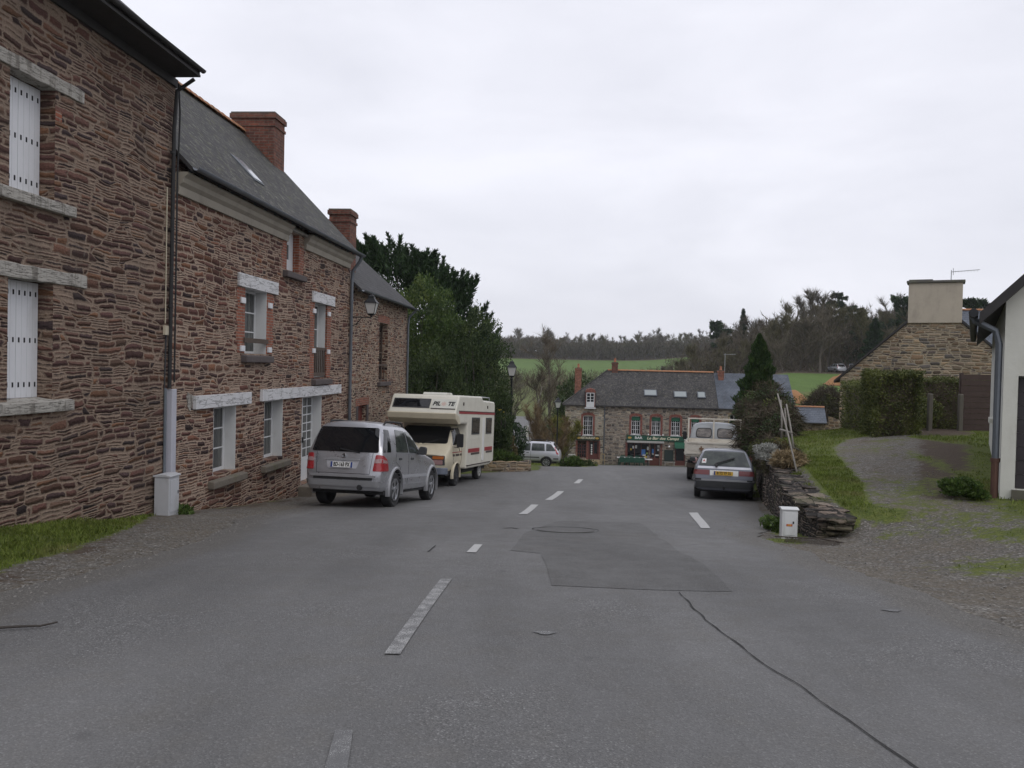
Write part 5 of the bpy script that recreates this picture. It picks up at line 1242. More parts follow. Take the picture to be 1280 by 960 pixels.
def place_rot(x, y, yaw, L=2.8):
    """rotation of a vehicle standing on the sloping road, heading yaw from the view axis"""
    f = Vector((math.sin(yaw), math.cos(yaw), 0)); dz = (G(x + f.x*L, y + f.y*L) - G(x, y)) / L
    fw = Vector((f.x, f.y, dz)).normalized(); rt = Vector((f.y, -f.x, 0)); up = rt.cross(fw); return Matrix((rt, fw, up)).transposed().to_euler()

# ---- silver off-roader
yaw = R(11); cx, cy = -3.35, 18.62
c = Car('parked_car', 'silver off-road car parked by the white-lintelled terrace, seen from behind', 'car', (cx, cy, G(cx,cy)+.012), 0, place_rot(cx, cy, yaw))
c.e.scale = (.935, 1.0, 1.045)
S = [[(.82,-.90,.37),(.87,-.95,.60),(.885,-.93,.80),(.87,-.875,1.10),(.735,-.66,1.63),(.60,-.58,1.725),(0,-.55,1.755)],
     [(.86,-.74,.34),(.915,-.74,.60),(.925,-.72,.84),(.91,-.66,1.12),(.775,-.45,1.645),(.63,-.36,1.745),(0,-.34,1.785)],
     [(.87,0,.32),(.915,0,.60),(.925,0,.84),(.91,0,1.12),(.785,0,1.66),(.63,0,1.76),(0,0,1.805)],
     [(.87,.9,.32),(.915,.9,.60),(.925,.9,.84),(.91,.9,1.12),(.785,.8,1.66),(.63,.8,1.755),(0,.8,1.80)],
     [(.87,1.75,.32),(.915,1.75,.60),(.925,1.75,.84),(.905,1.78,1.10),(.76,1.28,1.63),(.60,1.26,1.725),(0,1.26,1.765)],
     [(.87,2.2,.32),(.915,2.2,.60),(.925,2.2,.84),(.90,2.15,1.08),(.80,2.08,1.14),(.62,2.2,1.165),(0,2.32,1.18)],
     [(.86,2.9,.33),(.915,2.9,.60),(.92,2.9,.80),(.875,2.9,.99),(.76,2.9,1.06),(.56,2.9,1.09),(0,2.9,1.115)],
     [(.80,3.4,.38),(.88,3.42,.58),(.88,3.42,.74),(.81,3.42,.89),(.69,3.40,.95),(.5,3.40,.98),(0,3.42,1.0)],
     [(.60,3.60,.46),(.77,3.65,.58),(.75,3.65,.70),(.69,3.62,.81),(.58,3.58,.85),(.42,3.58,.87),(0,3.6,.89)]]
c.body(hull(S, ((1,1,4), .5), (.5,.4)), M['silver'], ((0,.37),(2.82,.37)), .43, .9)
c.patch('rear_window', rpoly([(-.80,1.13),(.80,1.13),(.69,1.63),(-.69,1.63)], .05), 'y', -1, M['car_glass'], .010)
c.both('quarter_window', rpoly([(-.80,1.145),(-.36,1.145),(-.27,1.60),(-.50,1.61)], .03), M['car_glass'], off=.008)
c.both('rear_door_window', rpoly([(-.02,1.15),(.84,1.14),(.80,1.60),(.14,1.62)], .05), M['car_glass_clear'], off=.007)
c.both('front_door_window', rpoly([(.90,1.14),(1.74,1.12),(1.30,1.575),(.86,1.60)], .05), M['car_glass_clear'], off=.007)
c.patch('windscreen', rpoly([(-.70,1.22),(.70,1.22),(.62,1.62),(-.62,1.62)], .05), 'y', 1, M['car_glass'], .006)
for sd in (1, -1):
    l = c.patch('tail_light', rpoly([(sd*.70,.76),(sd*.90,.76),(sd*.88,1.08),(sd*.745,1.09)], .03), 'y', -1, M['lamp_red'], .016)
    c.patch('lens', rpoly([(sd*.715,.92),(sd*.90,.93),(sd*.885,1.01),(sd*.735,1.0)], .02), 'y', -1, M['lamp_clear'], .021, parent=l)
    l = c.patch('tail_light', rpoly([(-.95,.765),(-.52,.765),(-.60,.98),(-.80,1.08),(-.95,1.08)], .04), 'x', sd, M['lamp_red'], .014)
    c.patch('lens', rpoly([(-.95,.93),(-.60,.92),(-.64,.98),(-.95,1.005)], .02), 'x', sd, M['lamp_clear'], .019, parent=l)
    c.flare(0,.37,.43,.905,sd,M['silver_trim']); c.flare(2.82,.37,.43,.905,sd,M['silver_trim'])
    c.patch('door_seam', [(.865,.46),(.872,.46),(.872,1.12),(.865,1.12)], 'x', sd, M['black'], .004); c.line('door_seam', [(.0,1.12),(-.06,.95),(.25,.84),(.47,.5)], .004, 'x', sd, M['black'])
    c.patch('side_moulding', [(.48,.60),(2.36,.60),(2.36,.665),(.48,.665)], 'x', sd, M['silver_light'], .012); c.patch('sill', [(.42,.37),(2.40,.37),(2.40,.47),(.42,.47)], 'x', sd, M['silver_trim'], .02)
    for y in (.16, 1.02): c.patch('door_handle', rpoly([(y,.985),(y+.17,.985),(y+.17,1.03),(y,1.03)], .015), 'x', sd, M['plastic_dark'], .022)
    MB().tube([(sd*.65,-.30,1.68),(sd*.67,-.20,1.765),(sd*.68,.3,1.785),(sd*.68,.8,1.78),(sd*.65,1.10,1.68)], .022, 8).build('roof_rail', M['black'], c.e, smooth='auto')
    m = MB(); m.prism(rpoly([(sd*.90,1.10),(sd*1.13,1.10),(sd*1.14,1.27),(sd*.98,1.29)], .05), 1.48, 1.62, 'y'); m.build('wing_mirror', M['plastic_dark'], c.e, bevel=.03)
c.patch('bumper_strip', rpoly([(-.70,.575),(.70,.575),(.70,.625),(-.70,.625)], .02), 'y', -1, M['black'], .012); c.patch('bumper', rpoly([(-.86,.45),(.86,.45),(.875,.57),(-.875,.57)], .04), 'y', -1, M['silver_trim'], .03)
c.patch('bumper_step', rpoly([(-.76,.63),(.76,.63),(.78,.675),(-.78,.675)], .015), 'y', -1, M['silver_trim'], .03)
c.line('tailgate_seam', [(-.63,.70),(-.67,1.12)], .004, 'y', -1, M['black']); c.line('tailgate_seam', [(.63,.70),(.67,1.12)], .004, 'y', -1, M['black']); c.line('tailgate_seam', [(-.63,.70),(.63,.70)], .004, 'y', -1, M['black'])
c.patch('plate_recess', rpoly([(-.37,.795),(.31,.795),(.36,.965),(-.42,.965)], .03), 'y', -1, M['silver_light'], .008); c.patch('tailgate_handle', rpoly([(-.42,.955),(.36,.955),(.36,.99),(-.42,.99)], .015), 'y', -1, M['silver_trim'], .03)
c.plate((-.03,-.958,.872), .52, .112, 'BD-163 PX', M['plate_white'], -1, -8, True, bandr=True)
m = MB(); m.lathe([(.045,-.90),(.045,-.93),(.035,-.93),(.035,-.90)], 18, 'y', (0,0,1.055)); m.build('badge', M['chrome'], c.e)
m = MB(); m.tube([(.42,-.80,.43),(.42,-.985,.43)], .055, 12).lathe([(.04,-.99),(.04,-.985)], 12, 'y', (.42,0,.43)); m.build('exhaust', M['black'], c.e, smooth='auto')
m = MB(); m.obox((.12,-.865,1.155), (.24,.012,.012), Matrix.Rotation(R(8),3,'Y')); m.build('rear_wiper', M['black'], c.e)
MB().box(-.85,.85,-.6,3.3,.28,.42).build('underbody', M['black'], c.e)
for x in (.79,-.79):
    for y in (0, 2.82): c.wheel(x, y, .37, .26, 'alloy', 5, .64)

# ---- cream camper van
yaw = R(192.5); cx, cy = -2.62, 26.95
c = Car('camper_van', 'cream camper van with red stripes and overhanging PILOTE sleeping berth, facing the viewer', 'camper van', (cx, cy, G(cx,cy)+.012), 0, place_rot(cx, cy, yaw, 2.9))
S = [[(.80,-.62,.42),(.955,-.62,.70),(.965,-.62,1.0),(.95,-.62,1.28),(.86,-.62,1.86),(.70,-.62,1.96),(0,-.62,1.98)],
     [(.80,0,.42),(.955,0,.70),(.965,0,1.0),(.95,0,1.28),(.85,-.05,1.86),(.70,-.05,1.955),(0,-.05,1.975)],
     [(.80,.5,.42),(.95,.5,.70),(.96,.5,1.0),(.94,.5,1.25),(.83,.14,1.82),(.68,.18,1.90),(0,.22,1.93)],
     [(.80,.75,.42),(.94,.75,.70),(.945,.75,.98),(.92,.70,1.20),(.85,.66,1.26),(.62,.74,1.30),(0,.80,1.31)],
     [(.78,.95,.44),(.91,.97,.68),(.91,.97,.90),(.87,.96,1.03),(.80,.97,1.06),(.55,1.0,1.09),(0,1.02,1.10)],
     [(.76,1.02,.48),(.88,1.06,.66),(.88,1.06,.86),(.84,1.04,.97),(.76,1.04,.99),(.5,1.06,1.01),(0,1.08,1.02)]]
c.body(hull(S, ((1,4), .4), (.9,.6)), M['cream'], ((0,.33),), .40, .95, name='cab')
c.patch('windscreen', rpoly([(-.79,1.34),(.79,1.34),(.74,1.87),(-.74,1.87)], .06), 'y', 1, M['car_glass'], .008)
c.patch('grille', rpoly([(-.86,.70),(.86,.70),(.85,.985),(-.85,.985)], .03), 'y', 1, M['plastic_dark'], .012)
for sd in (1, -1):
    c.patch('headlight', rpoly([(sd*.47,.715),(sd*.80,.715),(sd*.80,.85),(sd*.47,.85)], .03), 'y', 1, M['lamp_clear'], .024); c.patch('indicator', rpoly([(sd*.47,.875),(sd*.82,.875),(sd*.82,.965),(sd*.47,.965)], .02), 'y', 1, M['lamp_orange'], .022)
    c.patch('door_window', rpoly([(-.42,1.32),(.46,1.30),(.17,1.82),(-.42,1.84)], .05), 'x', sd, M['car_glass'], .007); c.patch('cab_stripe', [(-.55,1.06),(.55,1.06),(.55,1.085),(-.55,1.085)], 'x', sd, M['stripe_red'], .005)
    for y0, y1 in ((-.52,-.28),(-.2,.2),(.3,.5)): c.patch('cab_stripe', [(y0,.95),(y1,.95),(y1+.03,1.02),(y0+.03,1.02)], 'x', sd, M['stripe_brown'], .005)
    c.line('door_seam', [(-.46,1.3),(-.46,.55),(.05,.62),(.42,.78),(.5,1.27)], .005, 'x', sd, M['black']); c.flare(0,.33,.40,.93,sd,M['cream'], -10, 190, .05, .035)
    m = MB(); m.tube([(sd*.90,.42,1.25),(sd*1.12,.40,1.22),(sd*1.14,.40,1.12)], .012, 6).tube([(sd*.92,.35,1.72),(sd*1.14,.38,1.66)], .010, 6); m.prism(rpoly([(sd*1.04,1.24),(sd*1.24,1.24),(sd*1.24,1.66),(sd*1.04,1.66)], .04), .36, .44, 'y'); m.build('wing_mirror', M['black'], c.e, bevel=.01)
    MB().obox((sd*.30,.83,1.40), (.26,.01,.012), Matrix.Rotation(R(-14*sd),3,'Y')).build('wiper', M['black'], c.e)
m = MB(); m.prism(rpoly([(-.93,.88),(.93,.88),(.93,1.05),(.80,1.16),(-.80,1.16),(-.93,1.05)], .06), .42, .62, 'z'); m.build('bumper', basic('blue_grey_bumper',(.14,.16,.20),.5,.15,5), c.e, bevel=.02)
# living body, its profile drawn in side view and given its width
HWc = 1.10; zs_ = 2.86
m = MB(); m.prism([(-.55,.52),(-.55,1.97),(.55,1.97),(.86,2.12),(.90,2.28),(.52,2.80),(.45,2.86),(-2.3,2.90),(-2.5,2.78),(-4.12,2.76),(-4.22,2.66),(-4.22,.62),(-3.6,.52)], -HWc, HWc, 'x'); hb = m.build('living_body', M['cream_white'], c.e, bevel=.05)
m = MB(); m.prism([(.54,1.955),(.87,2.11),(.925,2.28),(.90,2.30),(.5,2.2),(.3,1.96)], -HWc-.012, HWc+.012, 'x'); m.build('berth_nose', M['cream'], c.e, bevel=.03)
fd = Vector((0, .52-.90, 2.80-2.28)).normalized(); fn = Vector((0, fd.z, -fd.y)); ctr = Vector((0, .71, 2.54))
Ff = Matrix(((-1,0,0),(0,fd.y,fn.y),(0,fd.z,fn.z)))
def fpanel(name, x0, x1, v0, v1, off, mat, th=.01, parent=None):
    mm = MB(); a = Matrix(((-1,0,0),(0,fd.y,fn.y),(0,fd.z,fn.z)))
    m2 = MB().box(x0,x1,v0,v1,off-th,off); mm.add([ctr + a @ Vector(v) for v in m2.v], m2.f); return mm.build(name, mat, parent or c.e, bevel=.004)
w = fpanel('berth_window', -1.0, .22, -.14, .22, .018, M['plastic_dark'], .012); fpanel('pane', -.96, .18, -.105, .185, .023, M['car_glass'], .004, w)
m = MB(); T4 = Matrix.Translation(ctr + fn*.012) @ Matrix(((-1,0,0,0),(0,fd.y,fn.y,0),(0,fd.z,fn.z,0),(0,0,0,1)))
m2 = MB().box(.27,1.06,-.135,.215,-.012,.004); m.add([T4 @ Vector(v) for v in m2.v], m2.f, 2)
text_into(m, 'PIL', .215, T4 @ Matrix.Translation((.425,.03,.008)), 1, .008, .007, .22, .25); text_into(m, 'TE', .215, T4 @ Matrix.Translation((.885,.03,.008)), 1, .008, .007, .22, .22)
star = [(.655 + (.105 if k % 2 == 0 else .055)*math.cos(k*math.pi/8), .03 + (.105 if k % 2 == 0 else .055)*math.sin(k*math.pi/8), .006) for k in range(16)]
m.add([T4 @ Vector(v) for v in star], [tuple(range(16))], 3); m2 = MB().box(.27,1.06,-.165,-.14,-.012,.005); m.add([T4 @ Vector(v) for v in m2.v], m2.f, 4)
m.build('berth_lettering', [M['cream_white'], M['lettering_black'], M['render_white'], basic('pale_pink_emblem',(.55,.42,.36),.5,.1,6), M['stripe_brown']], c.e)
def side(name, y0, y1, z0, z1, mat, th=.008, parent=None, sds=(-1,1), base=0.0):
    r = None
    for sd in sds:
        mm = MB(); mm.box(sd*(HWc+base+.0005), sd*(HWc+base+th), y0, y1, z0, z1); r = mm.build(name, mat, parent or c.e)
    return r
side('upper_stripe', -4.18, .50, 2.29, 2.36, M['stripe_red']); side('upper_trim', -4.18,.52,2.362,2.385,M['stripe_brown'],.012)
for y0, y1 in ((-2.15,-.72),(-3.95,-2.72)): side('side_stripe', y0, y1, 1.03, 1.16, M['stripe_red']); side('side_stripe', y0, y1-.35, .95, 1.015, M['stripe_brown'])
side('skirt_line', -3.7, -.56, .60, .635, M['stripe_brown'], .012)
for z in (1.22,1.34,1.46): side('panel_rib', -4.1, -.62, z, z+.008, M['cream_white'], .006)
for y0, y1 in ((-2.05,-1.05),(-3.75,-2.95)):
    for sd in (-1,1):
        w = side('side_window', y0, y1, 1.62, 2.18, M['plastic_dark'], .016, None, (sd,)); side('pane', y0+.04, y1-.04, 1.66, 2.14, M['car_glass'], .004, w, (sd,), .0165)
for sd in (-1,1): side('door_frame', -2.66, -2.46, .72, 2.16, M['lettering_white'], .03, None, (sd,)); side('door_edge', -2.80, -2.665, .74, 2.18, M['cream_white'], .014, None, (sd,))
side('vent_hook', .02,.08,2.55,2.65, M['stripe_brown'], .03); side('vent_hook', -3.1,-3.04,2.5,2.6, M['stripe_brown'], .03)
MB().prism([(-.5,2.885),(-.6,2.96),(-1.2,2.965),(-1.3,2.885)], -.35, .45, 'x').build('roof_hatch', M['render_white'], c.e, bevel=.02)
m = MB()
for sd in (-1,1): m.tube([(sd*.9,-2.65,2.90),(sd*.9,-4.1,2.90)], .018, 6)
for y in (-2.65,-3.1,-3.6,-4.1): m.tube([(-.9,y,2.90),(.9,y,2.90)], .014, 6)
for sd in (-1,1):
    for y in (-2.65,-4.1): m.tube([(sd*.9,y,2.74),(sd*.9,y,2.90)], .016, 6)
m.build('roof_rack', M['aluminium'], c.e, smooth='auto')
MB().box(-.85,.85,-3.9,.9,.36,.50).build('underbody', M['black'], c.e)
for x in (.84,-.84):
    for y in (0,-2.9): c.wheel(x, y, .33, .2, 'lamp_glass' if y < 0 else 'plastic_dark', 8, .58)

# ---- generic estate car body
def estate_sections(L_front, W, H, rear_lean=.34, wb=2.7, nose=.72, ro=.95):
    w = W/2; f = wb + L_front
    def row(y, k=1, ys=None, belt=.93, top=H, dt=0, wt=.63):
        ys = ys or (y,)*7; wr = wt*w/.85
        return [(w*.93*k,ys[0],.29),(w*.985*k,ys[1],.52),(w*k,ys[2],.72),(w*.965*k,ys[3],belt),(wr*k,ys[4],top-.06),((wr-.11)*k,ys[5],top-.015),(0,ys[6],top)]
    rl = rear_lean; r0 = -ro
    return [row(r0,.955,(r0+.05,r0,r0+.02,r0+.06,r0+rl,r0+rl+.06,r0+rl+.08),.92,H-.02),
            row(r0+.22,1,(r0+.22,)*3+(r0+.26,r0+rl+.2,r0+rl+.26,r0+rl+.28),.93,H-.005), row(0), row(1.0),
            row(1.85,1,(1.85,1.85,1.85,1.88,1.33,1.30,1.28),.92,H-.02),
            [(w*.93,2.2,.29),(w*.985,2.2,.52),(w,2.2,.72),(w*.96,2.16,.90),(w*.88,2.12,.94),(w*.68,2.2,.965),(0,2.3,.98)],
            [(w*.92,2.9,.29),(w*.975,2.9,.52),(w*.985,2.9,.70),(w*.94,2.9,.82),(w*.82,2.9,.87),(w*.6,2.9,.89),(0,2.9,.905)],
            [(w*.86,f-.2,.32),(w*.93,f-.2,.50),(w*.93,f-.2,.62),(w*.88,f-.2,.70),(w*.76,f-.2,.745),(w*.55,f-.2,.76),(0,f-.2,.77)],
            [(w*.66,f-.03,.40),(w*.80,f,.50),(w*.79,f,.58),(w*.74,f-.02,.65),(w*.64,f-.04,.68),(w*.45,f-.04,.69),(0,f-.02,.70)]]
def side_glass(c, H, col='car_glass_clear', q=True, ro=.95, rl=.34):
    c.both('front_door_window', rpoly([(.98,.97),(1.86,.955),(1.36,H-.10),(.96,H-.085)], .04), M[col], off=.006)
    c.both('rear_door_window', rpoly([(.10,.975),(.90,.97),(.88,H-.085),(.14,H-.085)], .04), M[col], off=.006)
    if q: c.both('quarter_window', rpoly([(-ro+.22,.985),(.02,.975),(.04,H-.09),(-ro+rl+.12,H-.105)], .05), M[col], off=.006)
    c.patch('windscreen', rpoly([(-.62,1.02),(.62,1.02),(.53,H-.10),(-.53,H-.10)], .05), 'y', 1, M['car_glass'], .006)

# ---- grey estate on the right
yaw = R(13.5); cx, cy = 6.20, 24.55
c = Car('parked_car', 'dark grey estate car with yellow number plate parked along the dry stone wall', 'car', (cx, cy, G(cx,cy)+.012), 0, place_rot(cx, cy, yaw))
c.body(hull(estate_sections(.8, 1.70, 1.43, .40), ((1,3,4), .35), (.6,.4)), M['grey_car'], ((0,.31),(2.7,.31)), .36, .9)
c.patch('rear_window', rpoly([(-.70,.965),(.70,.965),(.545,1.365),(-.545,1.365)], .04), 'y', -1, M['car_glass_clear'], .008); side_glass(c, 1.43, ro=.95, rl=.40)
c.patch('tailgate_ledge', rpoly([(-.735,.885),(.735,.885),(.72,.945),(-.72,.945)], .015), 'y', -1, M['silver_light'], .012)
c.patch('lamp_panel', rpoly([(-.385,.70),(.385,.70),(.385,.845),(-.385,.845)], .01), 'y', -1, M['lettering_white'], .010)
for sd in (1,-1):
    c.patch('tail_light', rpoly([(sd*.40,.715),(sd*.785,.715),(sd*.775,.85),(sd*.40,.85)], .02), 'y', -1, M['lamp_dkred'], .013); c.patch('tail_light', rpoly([(-.96,.715),(-.72,.715),(-.74,.85),(-.96,.85)], .02), 'x', sd, M['lamp_dkred'], .012)
    c.patch('rubbing_strip', [(-.9,.56),(2.3,.56),(2.3,.61),(-.9,.61)], 'x', sd, M['black'], .010)
    m = MB(); m.prism(rpoly([(sd*.84,.95),(sd*1.02,.95),(sd*1.02,1.08),(sd*.86,1.08)], .03), 1.60, 1.70, 'y'); m.build('wing_mirror', M['plastic_dark'], c.e, bevel=.02)
    c.patch('bumper_corner', rpoly([(sd*.62,.565),(sd*.84,.565),(sd*.84,.605),(sd*.62,.605)], .01), 'y', -1, M['black'], .04)
c.patch('bumper', rpoly([(-.82,.36),(.82,.36),(.83,.545),(-.83,.545)], .03), 'y', -1, M['plastic_dark'], .035); c.patch('bumper_top', rpoly([(-.83,.55),(.83,.55),(.82,.60),(-.82,.60)], .015), 'y', -1, M['silver_trim'], .030)
c.plate((-.02,-.975,.772), .52, .108, '8172 YF 35', M['plate_yellow'], -1, -4)
m = MB(); Q = Matrix.Rotation(R(-41),3,'X') @ Matrix.Rotation(R(-24),3,'Y'); m.obox((.03,-.80,1.12), (.27,.014,.016), Q); m.obox((-.22,-.90,.99), (.03,.02,.05), Q); m.build('rear_wiper', M['black'], c.e)
c.patch('window_sticker', [(-.62,1.03),(-.50,1.03),(-.49,1.15),(-.60,1.15)], 'y', -1, M['lettering_white'], .012)
hp = c.bvh.ray_cast(Vector((-.555,-12,1.09)), Vector((0,1,0))); hz_ = hp[1]; hx = Vector((1,0,0)); hx = (hx - hz_*hx.dot(hz_)).normalized(); hy = hz_.cross(hx)
m = MB(); Tm = Matrix((hx, hy, hz_)).transposed().to_4x4(); Tm.translation = hp[0] + hz_*.016; text_into(m, 'A', .10, Tm, 0, .003, .004); m.build('sticker_lettering', M['label_red'], c.e)
MB().tube([(0,-.85,.34),(0,-1.06,.34),(0,-1.08,.42)], .025, 8).build('tow_ball', M['black'], c.e); MB().box(-.7,.7,-.8,3.2,.24,.36).build('underbody', M['black'], c.e)
for x in (.73,-.73):
    for y in (0,2.7): c.wheel(x, y, .31, .18, 'plastic_dark', 5, .6)

# ---- flatbed truck in front of it
yaw = R(13.5); cx, cy = 7.52, 31.3
c = Car('flatbed_truck', 'old grey flatbed truck with worn white drop-side bed and two oval rear cab windows', 'truck', (cx, cy, G(cx,cy)+.012), 0, place_rot(cx, cy, yaw))
S = [[(.80,1.72,.70),(.94,1.70,.95),(.95,1.70,1.25),(.93,1.70,1.50),(.84,1.74,1.98),(.68,1.80,2.10),(0,1.84,2.14)],
     [(.82,2.0,.55),(.96,2.0,.9),(.97,2.0,1.25),(.95,2.0,1.5),(.86,2.0,2.0),(.70,2.05,2.13),(0,2.08,2.17)],
     [(.82,2.8,.55),(.96,2.8,.9),(.97,2.8,1.2),(.95,2.8,1.45),(.84,2.75,1.98),(.68,2.75,2.10),(0,2.75,2.14)],
     [(.80,3.4,.5),(.93,3.45,.85),(.94,3.5,1.15),(.91,3.45,1.35),(.80,3.05,1.90),(.64,3.02,2.0),(0,3.04,2.03)],
     [(.70,3.62,.55),(.82,3.70,.8),(.82,3.72,1.05),(.78,3.66,1.25),(.70,3.5,1.42),(.55,3.5,1.48),(0,3.52,1.5)]]
c.body(hull(S, ((), 0), (.6,.4)), M['truck_grey'], ((2.95,.37),), .43, 1.0, name='cab')
for sd in (1,-1):
    w = c.patch('cab_rear_window', rpoly([(sd*.10,1.53),(sd*.72,1.53),(sd*.68,1.90),(sd*.10,1.92)], .12), 'y', -1, M['black'], .012); c.patch('pane', rpoly([(sd*.13,1.56),(sd*.69,1.56),(sd*.65,1.87),(sd*.13,1.89)], .10), 'y', -1, glass_dark('hazy_cab_glass', (.10,.09,.085), .15, ((.30,.27,.24), .8), (3,3,5)), .018, parent=w)
    c.patch('cab_side_window', rpoly([(2.2,1.45),(3.1,1.42),(2.85,1.88),(2.2,1.92)], .05), 'x', sd, M['car_glass'], .007)
    m = MB(); m.tube([(sd*.93,3.0,1.5),(sd*1.15,3.02,1.55)], .012, 6); m.prism(rpoly([(sd*1.1,1.4),(sd*1.25,1.4),(sd*1.25,1.72),(sd*1.1,1.72)], .03), 3.0, 3.06, 'y'); m.build('wing_mirror', M['black'], c.e)
c.patch('windscreen', rpoly([(-.70,1.45),(.70,1.45),(.62,1.90),(-.62,1.90)], .06), 'y', 1, M['car_glass'], .007)
MB().box(-1.0,1.0,-1.05,1.62,.90,.985).build('bed_floor', M['truck_white'], c.e, bevel=.01)
def gate(name, x0,x1,y0,y1, ax):
    m = MB(); m.box(x0,x1,y0,y1,.99,1.42); t_ = .02
    if ax == 'y':
        m.box(x0,x1,y0-t_,y0-.001,1.36,1.425).box(x0,x1,y0-t_,y0-.001,.99,1.05)
        for x in (x0,(x0+x1)/2-.03,x1-.06): m.box(x,x+.06,y0-t_*.8,y0-.0012,1.051,1.359)
    else:
        xx = x0-t_ if x0 < 0 else x1+.001; m.box(xx,xx+t_-.001,y0,y1,1.36,1.425).box(xx,xx+t_-.001,y0,y1,.99,1.05)
    return m.build(name, M['truck_white'], c.e, bevel=.006)
gate('tailgate', -1.0, 1.0, -1.09, -1.055, 'y'); gate('side_gate', -1.035,-1.0,-1.05,1.6,'x'); gate('side_gate', 1.0,1.035,-1.05,1.6,'x'); MB().box(-1.0,1.0,1.60,1.635,.99,1.5).build('headboard', M['truck_white'], c.e)
m = MB(); m.box(-1.03,-.97,-1.12,-1.06,.95,1.50).box(.97,1.03,-1.12,-1.06,.95,1.50).box(-.06,0.0,1.60,1.66,1.5,2.22).box(-1.02,-.955,1.60,1.66,.99,2.24).box(.955,1.02,1.60,1.66,.99,2.24).box(-1.02,1.02,1.602,1.658,2.24,2.29); m.build('ladder_frame', M['truck_white'], c.e, bevel=.008)
m = MB(); m.box(.03,.12,-1.13,-1.10,1.12,1.26).box(-.52,-.36,-1.12,-1.095,1.16,1.22).box(-.47,-.42,-1.13,-1.10,1.10,1.28); m.build('latch', basic('rusty_latch',(.20,.12,.07),.8,.3,12), c.e)
MB().box(-.45,-.33,-.9,3.4,.55,.899).box(.33,.45,-.9,3.4,.55,.899).box(-.33,.33,-.95,-.85,.62,.80).build('chassis', M['black'], c.e)
MB().box(-.95,.95,-1.02,-.94,.50,.66).build('bumper_bar', basic('rusty_brown_bar',(.06,.045,.035),.8,.3,6), c.e)
MB().lathe([(.10,-1.0),(.10,-1.09),(.07,-1.11),(.02,-1.12)], 16, 'y', (-.66,0,.78)).build('rear_lamp', M['lamp_clear'], c.e, smooth='auto'); MB().box(.55,.85,-1.06,-1.0,.70,.80).build('tail_light', M['lamp_dkred'], c.e)
for y in (0,2.95):
    for x in ((.86,.60,-.60,-.86) if y == 0 else (.82,-.82)): c.wheel(x, y, .37, .19, 'plastic_dark', 6, .55)

# ---- silver estate at the junction
def small_estate(label, x, y, rotz, ref=None):
    if ref:
        e = copy_tree(ref); e.location = (x, y, G(x,y)+.02); e.rotation_euler = (0,0,rotz); e['label'] = label; return e
    c = Car('parked_car', label, 'car', (x, y, G(x,y)+.012), rotz)
    H = 1.48; c.body(hull(estate_sections(.78, 1.66, H, .42, 2.45, ro=.80), ((3,), .2), (.5,.4)), M['silver_light'], ((0,.31),(2.45,.31)), .36, .9); side_glass(c, H, 'car_glass_clear', True, .80, .42)
    c.patch('rear_window', rpoly([(-.62,.98),(.62,.98),(.52,H-.09),(-.52,H-.09)], .05), 'y', -1, M['car_glass'], .007)
    for sd in (1,-1):
        c.patch('tail_light', rpoly([(-.78,.80),(-.60,.80),(-.42,H-.14),(-.52,H-.12)], .04), 'x', sd, M['lamp_red'], .012); c.patch('side_moulding', [(.42,.56),(2.05,.56),(2.05,.62),(.42,.62)], 'x', sd, M['plastic_dark'], .008)
        c.patch('bumper_strip', [(-.80,.50),(-.42,.50),(-.42,.57),(-.80,.57)], 'x', sd, M['plastic_dark'], .010); c.patch('door_handle', [(1.05,.84),(1.2,.84),(1.2,.88),(1.05,.88)], 'x', sd, M['plastic_dark'], .015)
        c.line('door_seam', [(.94,.42),(.94,.97)], .006, 'x', sd, M['black']); m = MB(); m.prism(rpoly([(sd*.82,.97),(sd*1.0,.97),(sd*1.0,1.1),(sd*.84,1.1)], .03), 1.60, 1.72, 'y'); m.build('wing_mirror', M['plastic_dark'], c.e, bevel=.02)
        MB().tube([(sd*.50,-.25,H-.01),(sd*.52,.0,H+.05),(sd*.52,.9,H+.05),(sd*.50,1.1,H-.01)], .018, 6).build('roof_rail', M['black'], c.e)
    MB().box(-.7,.7,-.6,2.9,.24,.36).build('underbody', M['black'], c.e)
    for x_ in (.72,-.72):
        for y_ in (0,2.45): c.wheel(x_, y_, .31, .18, 'alloy', 9, .66)
    return c.e
se = small_estate('silver estate car standing side-on beyond the stone planter at the junction', 2.25, 51.2, R(82))
small_estate('silver car half hidden behind the planter shrubs on the lower road', -2.1, 88, R(60), se)
small_estate('silver car glimpsed behind the russet willow beside the bar', 4.0, 84, R(100), se)
small_estate('silver car on the hilltop field edge, nearer the wood', 54.2, 140.5, R(8), se)
small_estate('silver car on the hilltop field edge, nearer the stone gable', 56.8, 141.5, R(-20), se)
